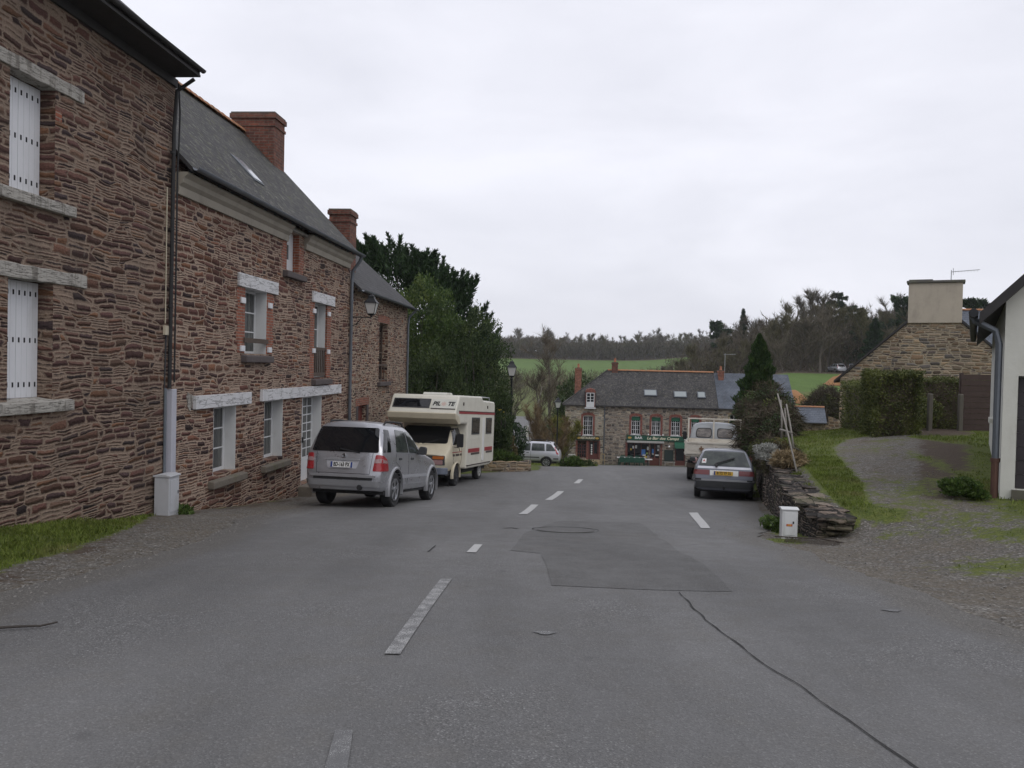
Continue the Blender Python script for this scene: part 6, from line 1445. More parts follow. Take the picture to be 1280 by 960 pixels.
# ------------------------------------------------------------------ plants
rng = np.random.default_rng(11)
def unit(v): return v / np.maximum(1e-9, np.linalg.norm(v, axis=-1, keepdims=True))
def leaf_mesh(name, P, D, L, Wd, curl=.0):
    """one rhombus leaf per point: P centres, D leaf directions"""
    N = len(P); L = np.broadcast_to(np.asarray(L, float), (N,))[:, None]; Wd = np.broadcast_to(np.asarray(Wd, float), (N,))[:, None]
    D = unit(D); S = unit(np.cross(D, unit(rng.normal(size=(N,3))))); Nn = np.cross(S, D)
    V = np.stack([P - D*L/2, P + S*Wd/2 + Nn*curl*L, P + D*L/2, P - S*Wd/2 + Nn*curl*L], 1).reshape(-1, 3)
    return quads_mesh(name, V, N)
def quads_mesh(name, V, N, k=4):
    me = bpy.data.meshes.new(name); me.vertices.add(len(V)); me.vertices.foreach_set('co', np.ascontiguousarray(V, dtype=np.float32).ravel())
    me.loops.add(k*N); me.loops.foreach_set('vertex_index', np.arange(k*N, dtype=np.int32)); me.polygons.add(N); me.polygons.foreach_set('loop_start', np.arange(0, k*N, k, dtype=np.int32)); me.update(calc_edges=True); me.validate(); return me
def blob(n, c, r, lump=.28, k=3, shell=.55, seed=0, flat_bottom=True):
    """points through an uneven rounded mass, denser near its surface, with lumps and holes"""
    d = unit(rng.normal(size=(n,3))); t = rng.random(n)**(1/3); t = shell + (1-shell)*t if shell else t
    f = np.array([mnoise.noise(Vector(q)*k*.5 + Vector((seed*7.1, seed, 3))) + .5*mnoise.noise(Vector(q)*k*1.3 + Vector((seed, 5, seed*3))) for q in d.tolist()])
    P = d * (t * (1 + lump*f*1.5))[:, None] * np.asarray(r)
    if flat_bottom: P[:, 2] = np.where(P[:, 2] < -.6*r[2], -.6*r[2]*rng.random(n), P[:, 2])
    g = np.array([mnoise.noise(Vector(q)*1.1/np.mean(r)*2.4 + Vector((seed*2, 1, 9))) for q in P.tolist()]); P = P[g > -.28]
    return P + np.asarray(c)
def bush(name, label, cat, c, r, mat, n, L, Wd, group=None, stems=6, lump=.3, up=.3, seed=1, core=None, k=3, base=None, sh=.5, stem_mat=None):
    """woody plant: leaf mass and a few stems"""
    zb = G(c[0], c[1]) if base is None else base; loc = (c[0], c[1], zb); t = thing(name, label, cat, loc, 0, group)
    P = blob(n, (0,0,c[2]-zb), r, lump, k, sh, seed); D = unit(P - np.array([0,0,c[2]-zb-r[2]*.5])) + np.array([0,0,up]) + rng.normal(size=P.shape)*.7
    link_mesh('foliage', leaf_mesh('foliage', P, D, L*(.7+.6*rng.random(len(P))), Wd*(.7+.6*rng.random(len(P))), .06), mat, t)
    mb = MB(); q = random.Random(seed)
    for i in range(stems):
        a = q.uniform(0, 6.28); e = Vector((math.cos(a)*r[0]*q.uniform(.2,.7), math.sin(a)*r[1]*q.uniform(.2,.7), c[2]-zb + r[2]*q.uniform(.2,.7)))
        mb.tube([(q.uniform(-.1,.1),q.uniform(-.1,.1),-.15), tuple(e*.5 + Vector((q.uniform(-.1,.1),q.uniform(-.1,.1),.05))), tuple(e)], [.05*r[2]**.5,.03*r[2]**.5,.008], 6)
    mb.build('stem', stem_mat or M['bark_dark'], t, smooth=True); return t

# ---- bare winter trees: limbs as tapered tubes, twigs as fine slivers
def bare_tree_mesh(seed, H=12.0, spread=.42, trunk_r=.2, nb=15, sub=7, tw=9, twl=1.1, tww=.05, up=.55, base=.22, multi=1):
    q = random.Random(seed); mb = MB(); T = []; wood = MB()
    def limb(p, d, L, r, lev):
        pts = [p]; dd = d; n = 4 if lev < 2 else 3
        for i in range(n):
            dd = (dd + Vector((q.gauss(0,.16), q.gauss(0,.16), q.gauss(.06,.10)))).normalized(); pts.append(pts[-1] + dd*L/n)
        (wood if lev == 0 else mb).tube(pts, [r*(1-.75*i/n) for i in range(n+1)], 7 if lev == 0 else (4 if lev == 1 else 3), 0, False)
        return pts, dd
    def along(pts, t):
        i = min(len(pts)-2, int(t*(len(pts)-1))); f = t*(len(pts)-1) - i; return pts[i].lerp(pts[i+1], f), (pts[i+1]-pts[i]).normalized()
    for m_ in range(multi):
        d0 = Vector((q.gauss(0,.05 if multi == 1 else .22), q.gauss(0,.05 if multi == 1 else .22), 1)).normalized()
        tp, _ = limb(Vector((q.uniform(-.2,.2)*(multi>1), q.uniform(-.2,.2)*(multi>1), -.4)), d0, H*.86, trunk_r/(multi**.5), 0)
        for i in range(nb):
            t = base + (1-base)*(i+q.random())/nb; p, d = along(tp, min(.99,t)); a = q.uniform(0, 6.28)
            o = Vector((math.cos(a), math.sin(a), up + q.uniform(-.15,.45))).normalized(); L1 = H*spread*(1.12 - .75*t)*q.uniform(.7,1.2)
            bp, bd = limb(p, (o*.85 + d*.4).normalized(), L1, trunk_r*.42*(1.1-t*.75)/(multi**.5), 1)
            for j in range(sub):
                p2, d2 = along(bp, .25 + .75*q.random()); a = q.uniform(0,6.28); o2 = (d2 + Vector((math.cos(a), math.sin(a), q.uniform(-.1,.8)))*.75).normalized()
                sp_, sd_ = limb(p2, o2, L1*q.uniform(.3,.5), trunk_r*.13, 2)
                for k in range(tw):
                    p3, d3 = along(sp_, .1 + .9*q.random()); a = q.uniform(0,6.28); o3 = (d3*.9 + Vector((math.cos(a), math.sin(a), q.uniform(-.2,.9)))*.7).normalized(); T.append((p3, o3, twl*q.uniform(.5,1.2)))
    P = np.array([tuple(t[0]) for t in T]); D = np.array([tuple(t[1]) for t in T]); L = np.array([t[2] for t in T])[:, None]; S = unit(np.cross(D, rng.normal(size=D.shape)))*tww/2
    V = np.stack([P - S, P + S, P + D*L], 1).reshape(-1,3); b = len(mb.v); mb.v += [tuple(v) for v in V.tolist()]; mb.f += [(b+3*i, b+3*i+1, b+3*i+2) for i in range(len(T))]; mb.m += [0]*len(T)
    return wood, mb
def near_tree(label, x, y, mats, group=None, cat='tree', name='bare_tree', **kw):
    t = thing(name, label, cat, (x, y, G(x,y)), rnd.uniform(0,6), group); w, c = bare_tree_mesh(**kw); w.build('trunk', M[mats[0]], t, smooth=True, fix=False); c.build('crown', M[mats[1]], t, fix=False); return t
protos = {}
for i, (mt, kw) in enumerate((('twig_far', dict(H=13, spread=.40)), ('twig_far', dict(H=12, spread=.46, up=.35)), ('twig_olive', dict(H=11.5, spread=.36, up=.7)), ('twig_far', dict(H=14, spread=.34, up=.8)), ('twig_olive', dict(H=12.5, spread=.44)), ('twig_far', dict(H=10, spread=.5, up=.45)))):
    w, c = bare_tree_mesh(50+i, tww=.085, twl=1.25, sub=8, tw=9, nb=16, **kw); b = len(c.v); c.v += w.v; c.f += [tuple(k+b for k in f) for f in w.f]; c.m += [1]*len(w.f)
    me = bpy.data.meshes.new('bare_tree'); me.from_pydata(c.v, [], c.f); me.materials.append(M[mt]); me.materials.append(M['bark']); me.polygons.foreach_set('material_index', c.m); protos[i] = me
def wood(spots, label, group, s0=1.0):
    for (x, y, s) in spots:
        o = bpy.data.objects.new('bare_tree', protos[rnd.randrange(6)]); COL.objects.link(o); o.location = (x, y, G(x,y)-.2); o.rotation_euler = (rnd.gauss(0,.03), rnd.gauss(0,.03), rnd.uniform(0,6.28))
        o.scale = (s*s0*rnd.uniform(.9,1.2), s*s0*rnd.uniform(.9,1.2), s*s0); o['label'] = label; o['category'] = 'tree'; o['group'] = group
sp = []
for Y, step in ((432,4.2),(439,5),(447,5),(456,5.5),(468,6.5)):
    x = -.075*Y
    while x < .262*Y:
        if not (-.062*Y < x < -.05*Y): sp.append((x + rnd.uniform(-1.5,1.5), Y + rnd.uniform(-3,3), rnd.uniform(.60,1.08) * (1.12 if x > .0*Y else .72)))
        x += step * rnd.uniform(.7,1.3)
wood(sp, 'bare grey-brown tree of the wood along the skyline above the far green field', 'bare trees of the far skyline wood')
sp = []
for Y, step, lo, hi in ((141,3.4,.315,.60),(149,3.6,.27,.66),(159,4,.235,.68),(171,4.5,.215,.70),(186,5,.20,.72),(204,5.5,.195,.72),(226,6.5,.19,.70)):
    x = lo*Y
    while x < hi*Y:
        sp.append((x + rnd.uniform(-1,1), Y + rnd.uniform(-3,3), rnd.uniform(.72,1.05) * lin([(.19,.74),(.25,.92),(.34,1.05),(.45,1.06),(.7,1.02)], x/Y))); x += step * rnd.uniform(.7,1.3)
wood(sp, 'bare grey-brown tree of the wooded hill behind the stone gable', 'bare trees of the wooded hill')
# brushwood under both woods: nobody could count it
P = []
for Y0, Y1, a, b, hh, N in ((427,475,-.08,.27,8.0,34000),(139,236,.18,.70,7.5,52000)):
    y = Y0 + (Y1-Y0)*rng.random(N); x = y*(a + (b-a)*rng.random(N)); keep = (y < 200) | (x/y > .19)
    z = np.array([G(p, q) for p, q in zip(x.tolist(), y.tolist())]) + hh*(1 + .45*np.array([mnoise.noise(Vector((p*(.04 if Y0 > 300 else .09), q*.03, 1))) for p, q in zip(x.tolist(), y.tolist())]))*rng.random(N)**(.9 if Y0 > 300 else 1.4); P.append(np.stack([x,y,z],1)[(x/y > .31) | (y > 152)])
P = np.concatenate(P); D = rng.normal(size=P.shape)*.6 + np.array([0,0,1.0])
link_mesh('undergrowth', leaf_mesh('undergrowth', P, D, np.where(P[:,1] > 300, 2.6, 1.6)*(.7+.7*rng.random(len(P))), np.where(P[:,1] > 300, .28, .13)), M['twig_dark'], kind='stuff')
# evergreens standing in the woods
def conifer(label, x, y, H, r, n=5000, name='conifer_tree', mat='yew', L=.5, Wd=.14, flat=False):
    zb = G(x,y); t = thing(name, label, 'tree', (x,y,zb)); tt = rng.random(n); h = H*(.12 + .88*tt); rad = r*(1-tt)**.75*(.5+.5*rng.random(n)**.5)*(1+.25*np.sin(h*5))
    if flat:
        K = 13; ck = np.stack([rng.normal(size=K)*r*.45, rng.normal(size=K)*r*.45, H*(.58 + .42*rng.random(K))],1); ck[:,:2] *= (1.25 - .8*(ck[:,2:]/H - .58)/.42); j = rng.integers(0, K, n); a = rng.random(n)*6.283
        rk = (r*(.22 + .3*rng.random(K)))[j]*rng.random(n)**.45; el = rng.normal(size=n)*.5; P = ck[j] + np.stack([rk*np.cos(a), rk*np.sin(a), rk*.45*el],1)
    else: a = rng.random(n)*6.283; P = np.stack([rad*np.cos(a), rad*np.sin(a), h],1)
    D = np.stack([np.cos(a), np.sin(a), .2+.6*rng.random(n)],1) + rng.normal(size=P.shape)*.3
    link_mesh('crown', leaf_mesh('crown', P, D, L*(.6+.8*rng.random(len(P))), Wd), M[mat], t); MB().tube([(0,0,-.3),(.05,0,H*.5),(0,.05,H*.97)], [H*.022,H*.015,.02], 7).build('trunk', M['bark_dark'], t, smooth=True); return t
for (px, y, H, r, lb, fl) in ((1092,138,9.0,2.4,'dark evergreen at the field edge in front of the bare wood',False),(1075,148,11,3,'broad dark evergreen behind the cars on the field edge',False),(900,190,12.5,3.4,'dark cedar with ragged layered top at the end of the wooded hill',True),(927,205,13.6,1.8,'slim dark spruce rising over the bare wood',False),(1048,172,14.4,3.6,'flat-topped pine standing out of the bare wood',True),(1128,150,13.2,3.6,'wide pine beside the aerial chimney on the wooded hill',True),(1214,120,11.6,2.6,'dark pine over the roof behind the chimney',True)):
    w = ray(px, 470); conifer(lb, w.x*y, y, H, r, 4200 if y > 145 else 6000, L=.7, Wd=.22, flat=fl)

# ---- the big yew behind the terrace, its plumes rising to ragged tips
tips = [(-9.2,49,7.6),(-8.3,50,8.6),(-7.7,48,9.0),(-7.0,48.5,9.3),(-6.3,50,8.7),(-5.7,47.5,8.3),(-5.0,48,9.15),(-4.4,49,8.0),(-3.7,47.5,7.3),(-2.95,48,7.95),(-2.6,49,6.3),(-2.15,47.5,5.3),(-1.7,48,4.1),(-6.6,46.5,7.0),(-5.2,46.3,6.6),(-3.8,46,5.6),(-2.9,46,4.2),(-8.5,47,6.5),(-7.6,46.8,7.4),(-1.3,47,2.9),(-3.3,51,6.8)]
bx_, by_ = -5.2, 48.5; bz_ = G(bx_, by_); t = thing('yew_tree', 'tall dark yew with ragged upright plumes behind the stone terrace', 'tree', (bx_, by_, bz_)); PP, DD = [], []
env = [(-10.2,4.5),(-9.4,6.9),(-8.4,7.9),(-7.4,8.3),(-6.3,8.1),(-5.4,7.7),(-4.6,7.5),(-3.8,6.7),(-3.0,6.4),(-2.4,5.0),(-1.7,3.2),(-1.0,1.4)]
def top_at(x, y): return lin(env, x) - .16*(y - by_)**2 + .8*mnoise.noise(Vector((x*.9, y*.7, 3)))
n = 30000; x = rng.uniform(-10, -1.1, n); y = rng.uniform(45.6, 51.4, n); tz = np.array([top_at(p, q) for p, q in zip(x.tolist(), y.tolist())]); z = -2.6 + (tz + 2.6)*rng.random(n)**.7
g = np.array([mnoise.noise(Vector((p*.8, q*.8, r*.45))) for p, q, r in zip(x.tolist(), y.tolist(), z.tolist())]); k = (g > -.18) & (z < tz); P = np.stack([x,y,z],1)[k]; PP.append(P); DD.append(np.stack([(P[:,0]-bx_)*.14, (P[:,1]-by_)*.2, np.full(len(P), .9)],1) + rng.normal(size=P.shape)*.5)
q0 = random.Random(5); mb = MB()
for i in range(230):
    x = q0.uniform(-9.9,-1.3); y = q0.uniform(45.7,50.5); t_ = q0.random(); zt = top_at(x, y); z0 = zt - .9 if t_ < .6 else q0.uniform(-.5, max(0, zt - 1)); L = q0.uniform(.9,2.1) if t_ < .6 else q0.uniform(.7,1.3)
    d = np.array([(x-bx_)*.10 + q0.gauss(0,.22), (y-by_)*.12 - (.5 if t_ >= .6 else 0) + q0.gauss(0,.2), 1.0 if t_ < .6 else .45]); d = d/np.linalg.norm(d); m_ = 170; u = rng.random(m_)**.8
    side_ = unit(np.cross(d, rng.normal(size=(m_,3)))); r_ = (.34*(1-u)**.8 + .03)*rng.random(m_)**.5; droop = -.25*L*u**2*q0.uniform(-.4,1)
    P = np.array([x,y,z0]) + d*(u*L)[:,None] + side_*r_[:,None]; P[:,0] += droop*np.sign(x-bx_)*-.6; PP.append(P); DD.append(d*1.0 + side_*.75 + rng.normal(size=P.shape)*.2)
    if i % 9 == 0: mb.tube([(q0.uniform(-.3,.3), 0, .2), ((x-bx_)*.6, (y-by_)*.6, (z0-bz_)*.55), (x-bx_, y-by_, z0-bz_)], [.16,.09,.03], 6)
mb.tube([(0,0,-.3),(.1,0,2.5),(0,.1,6)], [.45,.35,.15], 9); O = np.array([bx_,by_,bz_])
PP, DD = np.concatenate(PP) - O, np.concatenate(DD); link_mesh('crown', leaf_mesh('crown', PP, DD, .36*(.5+.9*rng.random(len(PP))), .085), M['yew'], t); mb.build('trunk', M['bark_dark'], t, smooth=True)
# ---- broadleaved evergreens and scrub below it
bush('laurel_tree', 'light green bay laurel growing against the end of the terrace', 'tree', (-4.55,41.5,3.0), (1.65,1.6,2.9), M['laurel'], 15000, .15, .065, seed=3, lump=.3, stems=5)
bush('laurel_tree', 'pale green round-topped laurel under the yew', 'tree', (-3.6,43.5,2.2), (1.5,1.5,2.6), M['laurel'], 11000, .15, .065, seed=8, stems=5)
bush('evergreen_shrub', 'dark evergreen shrub above the overhanging roof of the camper', 'shrub', (-3.7,38.8,.1), (1.9,1.4,2.4), M['shrub_green'], 15000, .13, .06, seed=4)
bush('evergreen_shrub', 'broad dark green shrub at the right end of the yew', 'shrub', (-1.75,42,.9), (1.55,1.5,3.2), M['shrub_green'], 17000, .13, .06, seed=5, lump=.35)
bush('evergreen_shrub', 'dull grey-green shrub sloping down beside the nearer street lamp', 'shrub', (-.5,34.75,-.75), (.62,.5,1.75), M['shrub_green'], 9000, .10, .045, seed=6, lump=.5)
bush('evergreen_shrub', 'low dark shrub at the foot of the nearer street lamp', 'shrub', (-.15,38.2,-1.9), (.85,1.0,1.3), M['yew'], 6000, .12, .05, seed=7)
bush('garden_shrub', 'russet-brown leafy shrub behind the stone planter', 'shrub', (-.25,36,-1.85), (.55,.5,.75), M['dead_leaf'], 2600, .09, .05, seed=9)
t = bush('flowering_shrub', 'shrub with yellow flowers at the back corner of the camper', 'shrub', (-.85,34.9,-.8), (.45,.5,1.3), M['laurel'], 3200, .12, .06, seed=10)
mb = MB(); q = random.Random(2)
for i in range(26):
    p = Vector((q.gauss(.15,.16), q.gauss(-.2,.2), q.uniform(2.15,2.6))); mb.lathe([(.0,-.02),(.05,0),(.0,.03)], 6, 'z', tuple(p))
mb.build('blossoms', M['yellow_flower'], t)
# ---- planter of stone at the bend
t = thing('stone_planter', 'low curved rubble planter behind the camper at the bend', 'planter', (-.4, 34.3, G(-.4,34.3)))
mb = MB(); n = 16; vs = []
for i in range(n+1):
    a = R(200 + 165*i/n); ex = (1.25*math.cos(a), .75*math.sin(a)); inn = (1.0*math.cos(a), .5*math.sin(a))
    z = .44 + .02*math.sin(i*2.1); vs += [(*ex,-.3),(*ex,z),(*inn,z),(*inn,-.3)]
mb.add(vs, [(i*4+k, i*4+(k+1)%4, (i+1)*4+(k+1)%4, (i+1)*4+k) for i in range(n) for k in range(4)] + [(0,1,2,3), tuple(n*4+k for k in (3,2,1,0))]); mb.build('planter_wall', M['stone_gable'], t)
MB().prism([(1.1*math.cos(a), .6*math.sin(a)) for a in [i*.4 for i in range(16)]], -.2, .36, 'z').build('soil', basic('planter_soil',(.05,.04,.03),.95,.3,8,.01), t)
bush('planter_plant', 'bright green leafy plants filling the stone planter', 'plant', (-.45,34.2,-2.15), (.95,.42,.42), M['weed'], 2600, .16, .04, seed=12, stems=2, up=.8)
tag(MB().tube([(-.75,34.5,-2.2),(-.95,34.6,-1.5),(-1.05,34.7,-.9)], [.03,.028,.02], 6).build('leaning_stake', M['old_pole']), 'thin pale stake leaning in the stone planter', 'stake')
# ---- valley trees beyond the junction
near_tree('slender pale birch beyond the lower road', 1.25, 78, ('bark_pale','twig'), seed=21, H=8.5, spread=.26, trunk_r=.10, nb=12, sub=6, tw=7, twl=.6, tww=.02, up=1.0, name='birch_tree')
near_tree('large feathery bare tree in the valley, level with the far field', 4.4, 97, ('bark','twig'), seed=22, H=14.0, spread=.36, trunk_r=.2, nb=22, sub=10, tw=12, twl=.9, tww=.035, up=.9)
near_tree('smaller bare tree left of the large feathery one', .4, 104, ('bark','twig_far'), seed=23, H=9.5, spread=.40, trunk_r=.15, nb=18, sub=8, tw=10, twl=.8, tww=.04, up=.6)
near_tree('grey bare tree over the lower road near the birch', -2.2, 96, ('bark_dark','twig_far'), seed=24, H=9.5, spread=.42, trunk_r=.16, nb=18, sub=8, tw=10, twl=.8, tww=.035)
near_tree('dark bare tree between birch and feathery tree', 2.9, 88, ('bark_dark','twig_dark'), seed=25, H=8.8, spread=.45, trunk_r=.15, nb=18, sub=8, tw=10, twl=.8, tww=.035)
near_tree('russet willow of upright shoots behind the silver estate car', 2.35, 66.5, ('bark','twig_red'), name='willow_tree', seed=26, H=5.6, spread=.20, trunk_r=.12, nb=9, sub=7, tw=9, twl=.6, tww=.02, up=1.5, multi=6, base=.12)
near_tree('second russet willow nearer the street lamp by the bar', 3.3, 65.2, ('bark','twig_red'), name='willow_tree', seed=27, H=4.4, spread=.24, trunk_r=.10, nb=9, sub=7, tw=9, twl=.55, tww=.02, up=1.3, multi=5, base=.1)
near_tree('yellow-green twiggy shrub against the corner of the bar', 4.15, 68.4, ('bark','catkin'), cat='shrub', name='twiggy_shrub', seed=28, H=4.6, spread=.34, trunk_r=.10, nb=10, sub=8, tw=10, twl=.5, tww=.03, up=.8, multi=5, base=.08)
bush('evergreen_tree', 'dark green evergreen behind the tall chimney of the bar', 'tree', (6.4,82,-2.4), (2.4,2.2,3.2), M['shrub_green'], 7000, .3, .13, seed=14)
bush('evergreen_tree', 'dark ivy-clad tree beside the lower road', 'tree', (-3.2,84,-3.6), (2.6,2.0,3.4), M['shrub_green'], 8000, .3, .13, seed=15)
bush('verge_shrub', 'low green shrub on the verge by the rear bumper of the silver estate car', 'shrub', (3.75,51.6,-4.15), (.7,.5,.45), M['weed'], 2200, .16, .07, seed=16, stems=2)
bush('verge_shrub', 'trimmed dark green edging shrub before the low wall of the bar', 'shrub', (4.9,56.5,-4.75), (.9,.4,.35), M['shrub_green'], 1800, .12, .06, seed=17, stems=2)
# brush in the valley
N = 9000; y = 76 + 60*rng.random(N); x = -9 + 20*rng.random(N); z = np.array([G(a, b) for a, b in zip(x.tolist(), y.tolist())]); keep = (np.abs(x - np.array([side_c(b) for b in y.tolist()])) > 2.9) & ~((x > 3.5) & (y < 79)); P = np.stack([x,y,z + 2.6*rng.random(N)**1.5],1)[keep]
link_mesh('brushwood', leaf_mesh('brushwood', P, rng.normal(size=P.shape)*.5 + np.array([0,0,1.0]), 1.0, .05), M['twig_dark'], kind='stuff')
N = 14000; y = 240 + 55*rng.random(N); x = y*(-.10 + .36*rng.random(N)); z = np.array([G(a, b) for a, b in zip(x.tolist(), y.tolist())]); P = np.stack([x,y,z + 4.5*rng.random(N)**1.3],1)
link_mesh('valley_thicket', leaf_mesh('valley_thicket', P, rng.normal(size=P.shape)*.5 + np.array([0,0,1.0]), 1.8, .14), M['twig_olive'], kind='stuff')
tag(MB().box(2.15,2.5,122,122.25,G(2.3,122)-.2,G(2.3,122)+1.7).build('marker_post', M['render_white']), 'white post at the far bend of the lower road', 'post')

# ---- the pointed conifer and the tangle along the right-hand wall
x, y = 11.85, 40.8; zb = G(x,y); H = 3.5 - zb; t = thing('conifer_tree', 'pointed green conifer standing over the parked truck', 'tree', (x,y,zb)); n = 20000
tt = rng.random(n)**1.15; a = rng.random(n)*6.283; rr_ = 1.30*np.clip((1-tt)**.7, 0, 1)*(1 + .22*np.sin(a*3 + tt*11) + .22*np.sin(a*5 - tt*31) + .18*np.sin(a*2 + tt*57)); rad = rr_*(.45+.55*rng.random(n)**.5); P = np.stack([rad*np.cos(a), rad*np.sin(a), H*(.06+.94*tt)],1)
D = np.stack([np.cos(a)*.6, np.sin(a)*.6, .9+.4*rng.random(n)],1) + rng.normal(size=P.shape)*.25; link_mesh('crown', leaf_mesh('crown', P, D, .20, .07), M['thuja'], t); MB().tube([(0,0,-.2),(0,0,H*.96)], [.16,.02], 8).build('trunk', M['bark_dark'], t)
def tangle(label, c, r, n, mat, L, Wd, droop=.4, seed=1, name='tangled_shrub', leaves=None):
    zb = G(c[0], c[1]); t = thing(name, label, 'shrub', (c[0], c[1], zb)); P = blob(n, (0,0,c[2]-zb), r, .3, 3, .35, seed); o = P - np.array([0,0,c[2]-zb-r[2]*.4])
    D = unit(o)*np.array([1,1,.5]) + np.array([0,0,-droop]) * rng.random(len(P))[:,None]*1.5 + rng.normal(size=P.shape)*.4
    link_mesh('twigs', leaf_mesh('twigs', P, D, L*(.5+rng.random(len(P))), Wd), M[mat], t)
    if leaves:
        P = blob(leaves[1], (0,0,c[2]-zb), np.array(r)*.95, .35, 3, .4, seed+1); link_mesh('foliage', leaf_mesh('foliage', P, rng.normal(size=P.shape), leaves[2], leaves[3]), M[leaves[0]], t)
    mb = MB(); q = random.Random(seed)
    for i in range(9):
        a = q.uniform(0,6.28); e = Vector((math.cos(a)*r[0]*.8, math.sin(a)*r[1]*.8, c[2]-zb+r[2]*q.uniform(.1,.8))); mb.tube([(0,0,-.1), tuple(e*.5+Vector((0,0,r[2]*.35))), tuple(e)], [.04,.025,.008], 5)
    mb.build('stem', M['bark_dark'], t, smooth=True); return t
tangle('dark shrub of drooping bare branches hanging over the truck bed', (9.95,32.0,-.55), (1.05,1.4,1.05), 9000, 'twig_dark', .5, .022, .6, 31, leaves=('hedge',7000,.09,.045))
tangle('dense dark shrub under the pointed conifer', (11.1,36.8,-.3), (1.35,1.4,1.3), 7000, 'twig_dark', .5, .025, .3, 32, leaves=('shrub_green',9000,.12,.05))
tangle('dark shrub above the wall between estate car and lawn', (8.35,27.6,-.35), (.95,1.4,.85), 6000, 'twig_dark', .4, .02, .5, 33, leaves=('shrub_green',5000,.09,.04))
tangle('creeper of dry russet leaves spilling over the wall by the estate car', (6.95,21.6,-.60), (.42,1.4,.50), 3500, 'twig_dark', .35, .014, .7, 34, 'wall_creeper', ('dead_leaf',4200,.075,.045))
tangle('second creeper, greener, hanging lower on the wall beside the car', (7.55,24.8,-.80), (.35,1.2,.6), 3000, 'twig_dark', .35, .014, .7, 35, 'wall_creeper', ('hedge',5200,.075,.04))
bush('silver_plant', 'pale grey-leaved plant growing on the wall top', 'plant', (6.28,20.7,-.28), (.30,.42,.26), M['silver_leaf'], 1500, .07, .03, seed=36, stems=2, base=-.45)
bush('dry_plant', 'heap of dry straw-coloured stalks at the foot of the pole frame', 'plant', (6.15,18.7,-.25), (.33,.5,.22), M['dry_stalk'], 1300, .20, .03, seed=37, stems=0, up=.2, base=-.4)
t = thing('pole_frame', 'old silver-grey pole frame leaning on the wall top', 'trellis', (6.0, 18.5, -.4))
def pole(a, b, r0=.023, r1=.016):
    A, B = at(*a), at(*b); A, B = A - Vector((6.0,18.5,-.4)), B - Vector((6.0,18.5,-.4)); m_ = A.lerp(B,.5) + Vector((.02,.03,.0)); MB().tube([A, m_, B], [r0,(r0+r1)/2,r1], 7).build('pole', M['old_pole'], t, smooth=True)
for a, b in (((998,598,17.6),(972,492,18.8)), ((992,560,18.2),(983,505,18.6)), ((977,548,19.2),(976,500,19.2)), ((983,546,19.4),(981,510,19.4)), ((975,537,18.9),(990,541,18.3))): pole(a, b)
# ---- hedges
def hedge(label, corners, h, n, mat='hedge', L=.075, wild=.10, seed=1):
    """clipped hedge on a four-cornered footprint"""
    c = Vector((sum(p[0] for p in corners)/4, sum(p[1] for p in corners)/4, 0)); zb = min(G(*p) for p in corners); t = thing('hedge', label, 'hedge', (c.x, c.y, zb))
    A, B, C_, D_ = [np.array([p[0]-c.x, p[1]-c.y]) for p in corners]; u, v, w = rng.random(n), rng.random(n), rng.random(n); face = rng.integers(0, 5, n); e = wild
    u = np.where(face == 0, e*rng.random(n), np.where(face == 1, 1-e*rng.random(n), u)); v = np.where(face >= 3, np.where(face == 3, e*rng.random(n)*1.2, v), v); v = np.where((face == 2), 1-e*rng.random(n), v); w = np.where(face == 4, 1-.12*rng.random(n), w)
    xy = (1-u)[:,None]*((1-v)[:,None]*A + v[:,None]*D_) + u[:,None]*((1-v)[:,None]*B + v[:,None]*C_)
    P = np.concatenate([xy, (w*h)[:,None]],1); nz = np.array([mnoise.noise(Vector(q)*1.6 + Vector((seed,0,0))) for q in P.tolist()]); out = unit(np.concatenate([xy, (w*h*.3)[:,None]],1)); P = P + out*(nz*.16)[:,None] + rng.normal(size=P.shape)*.035
    P[:,2] += np.where(w > .85, .10*np.abs(rng.normal(size=n))*nz, 0)
    link_mesh('foliage', leaf_mesh('foliage', P, out + rng.normal(size=P.shape)*.8, L*(.7+.6*rng.random(n)), L*.55), M[mat], t)
    k = .80; mb = MB(); q4 = [tuple(p*k) for p in (A,B,C_,D_)]; mb.prism(q4, -.2, h*.93, 'z'); mb.build('light_block_core', M['twig_dark'], t); return t  # solid dark core added inside the leaf shell to block light
hedge('clipped hedge block with rounded front at the bend of the drive', [(10.25,24.0),(11.75,24.2),(12.1,26.0),(10.7,25.9)], 1.90, 22000, seed=3, wild=.16)
hedge('browner hedge running back along the edge of the lawn', [(10.75,26.0),(11.7,26.0),(13.3,31.0),(12.1,31.2)], 1.78, 14000, seed=4)
hedge('hedge section set back between the posts and the brown fence', [(12.2,28.6),(16.4,28.2),(16.5,29.6),(12.4,29.9)], 1.82, 20000, seed=5)
bush('climber', 'loose green shrub growing at the foot of the hedge by the grey posts', 'shrub', (13.0,27.3,.45), (.75,.5,.65), M['hedge'], 4200, .09, .045, seed=41)
tangle('brownish thicket on the slope behind the slate shed', (24.6,66,-1.0), (1.9,1.7,1.7), 8000, 'twig_dark', .8, .035, .0, 42, leaves=('hedge',5000,.14,.06))
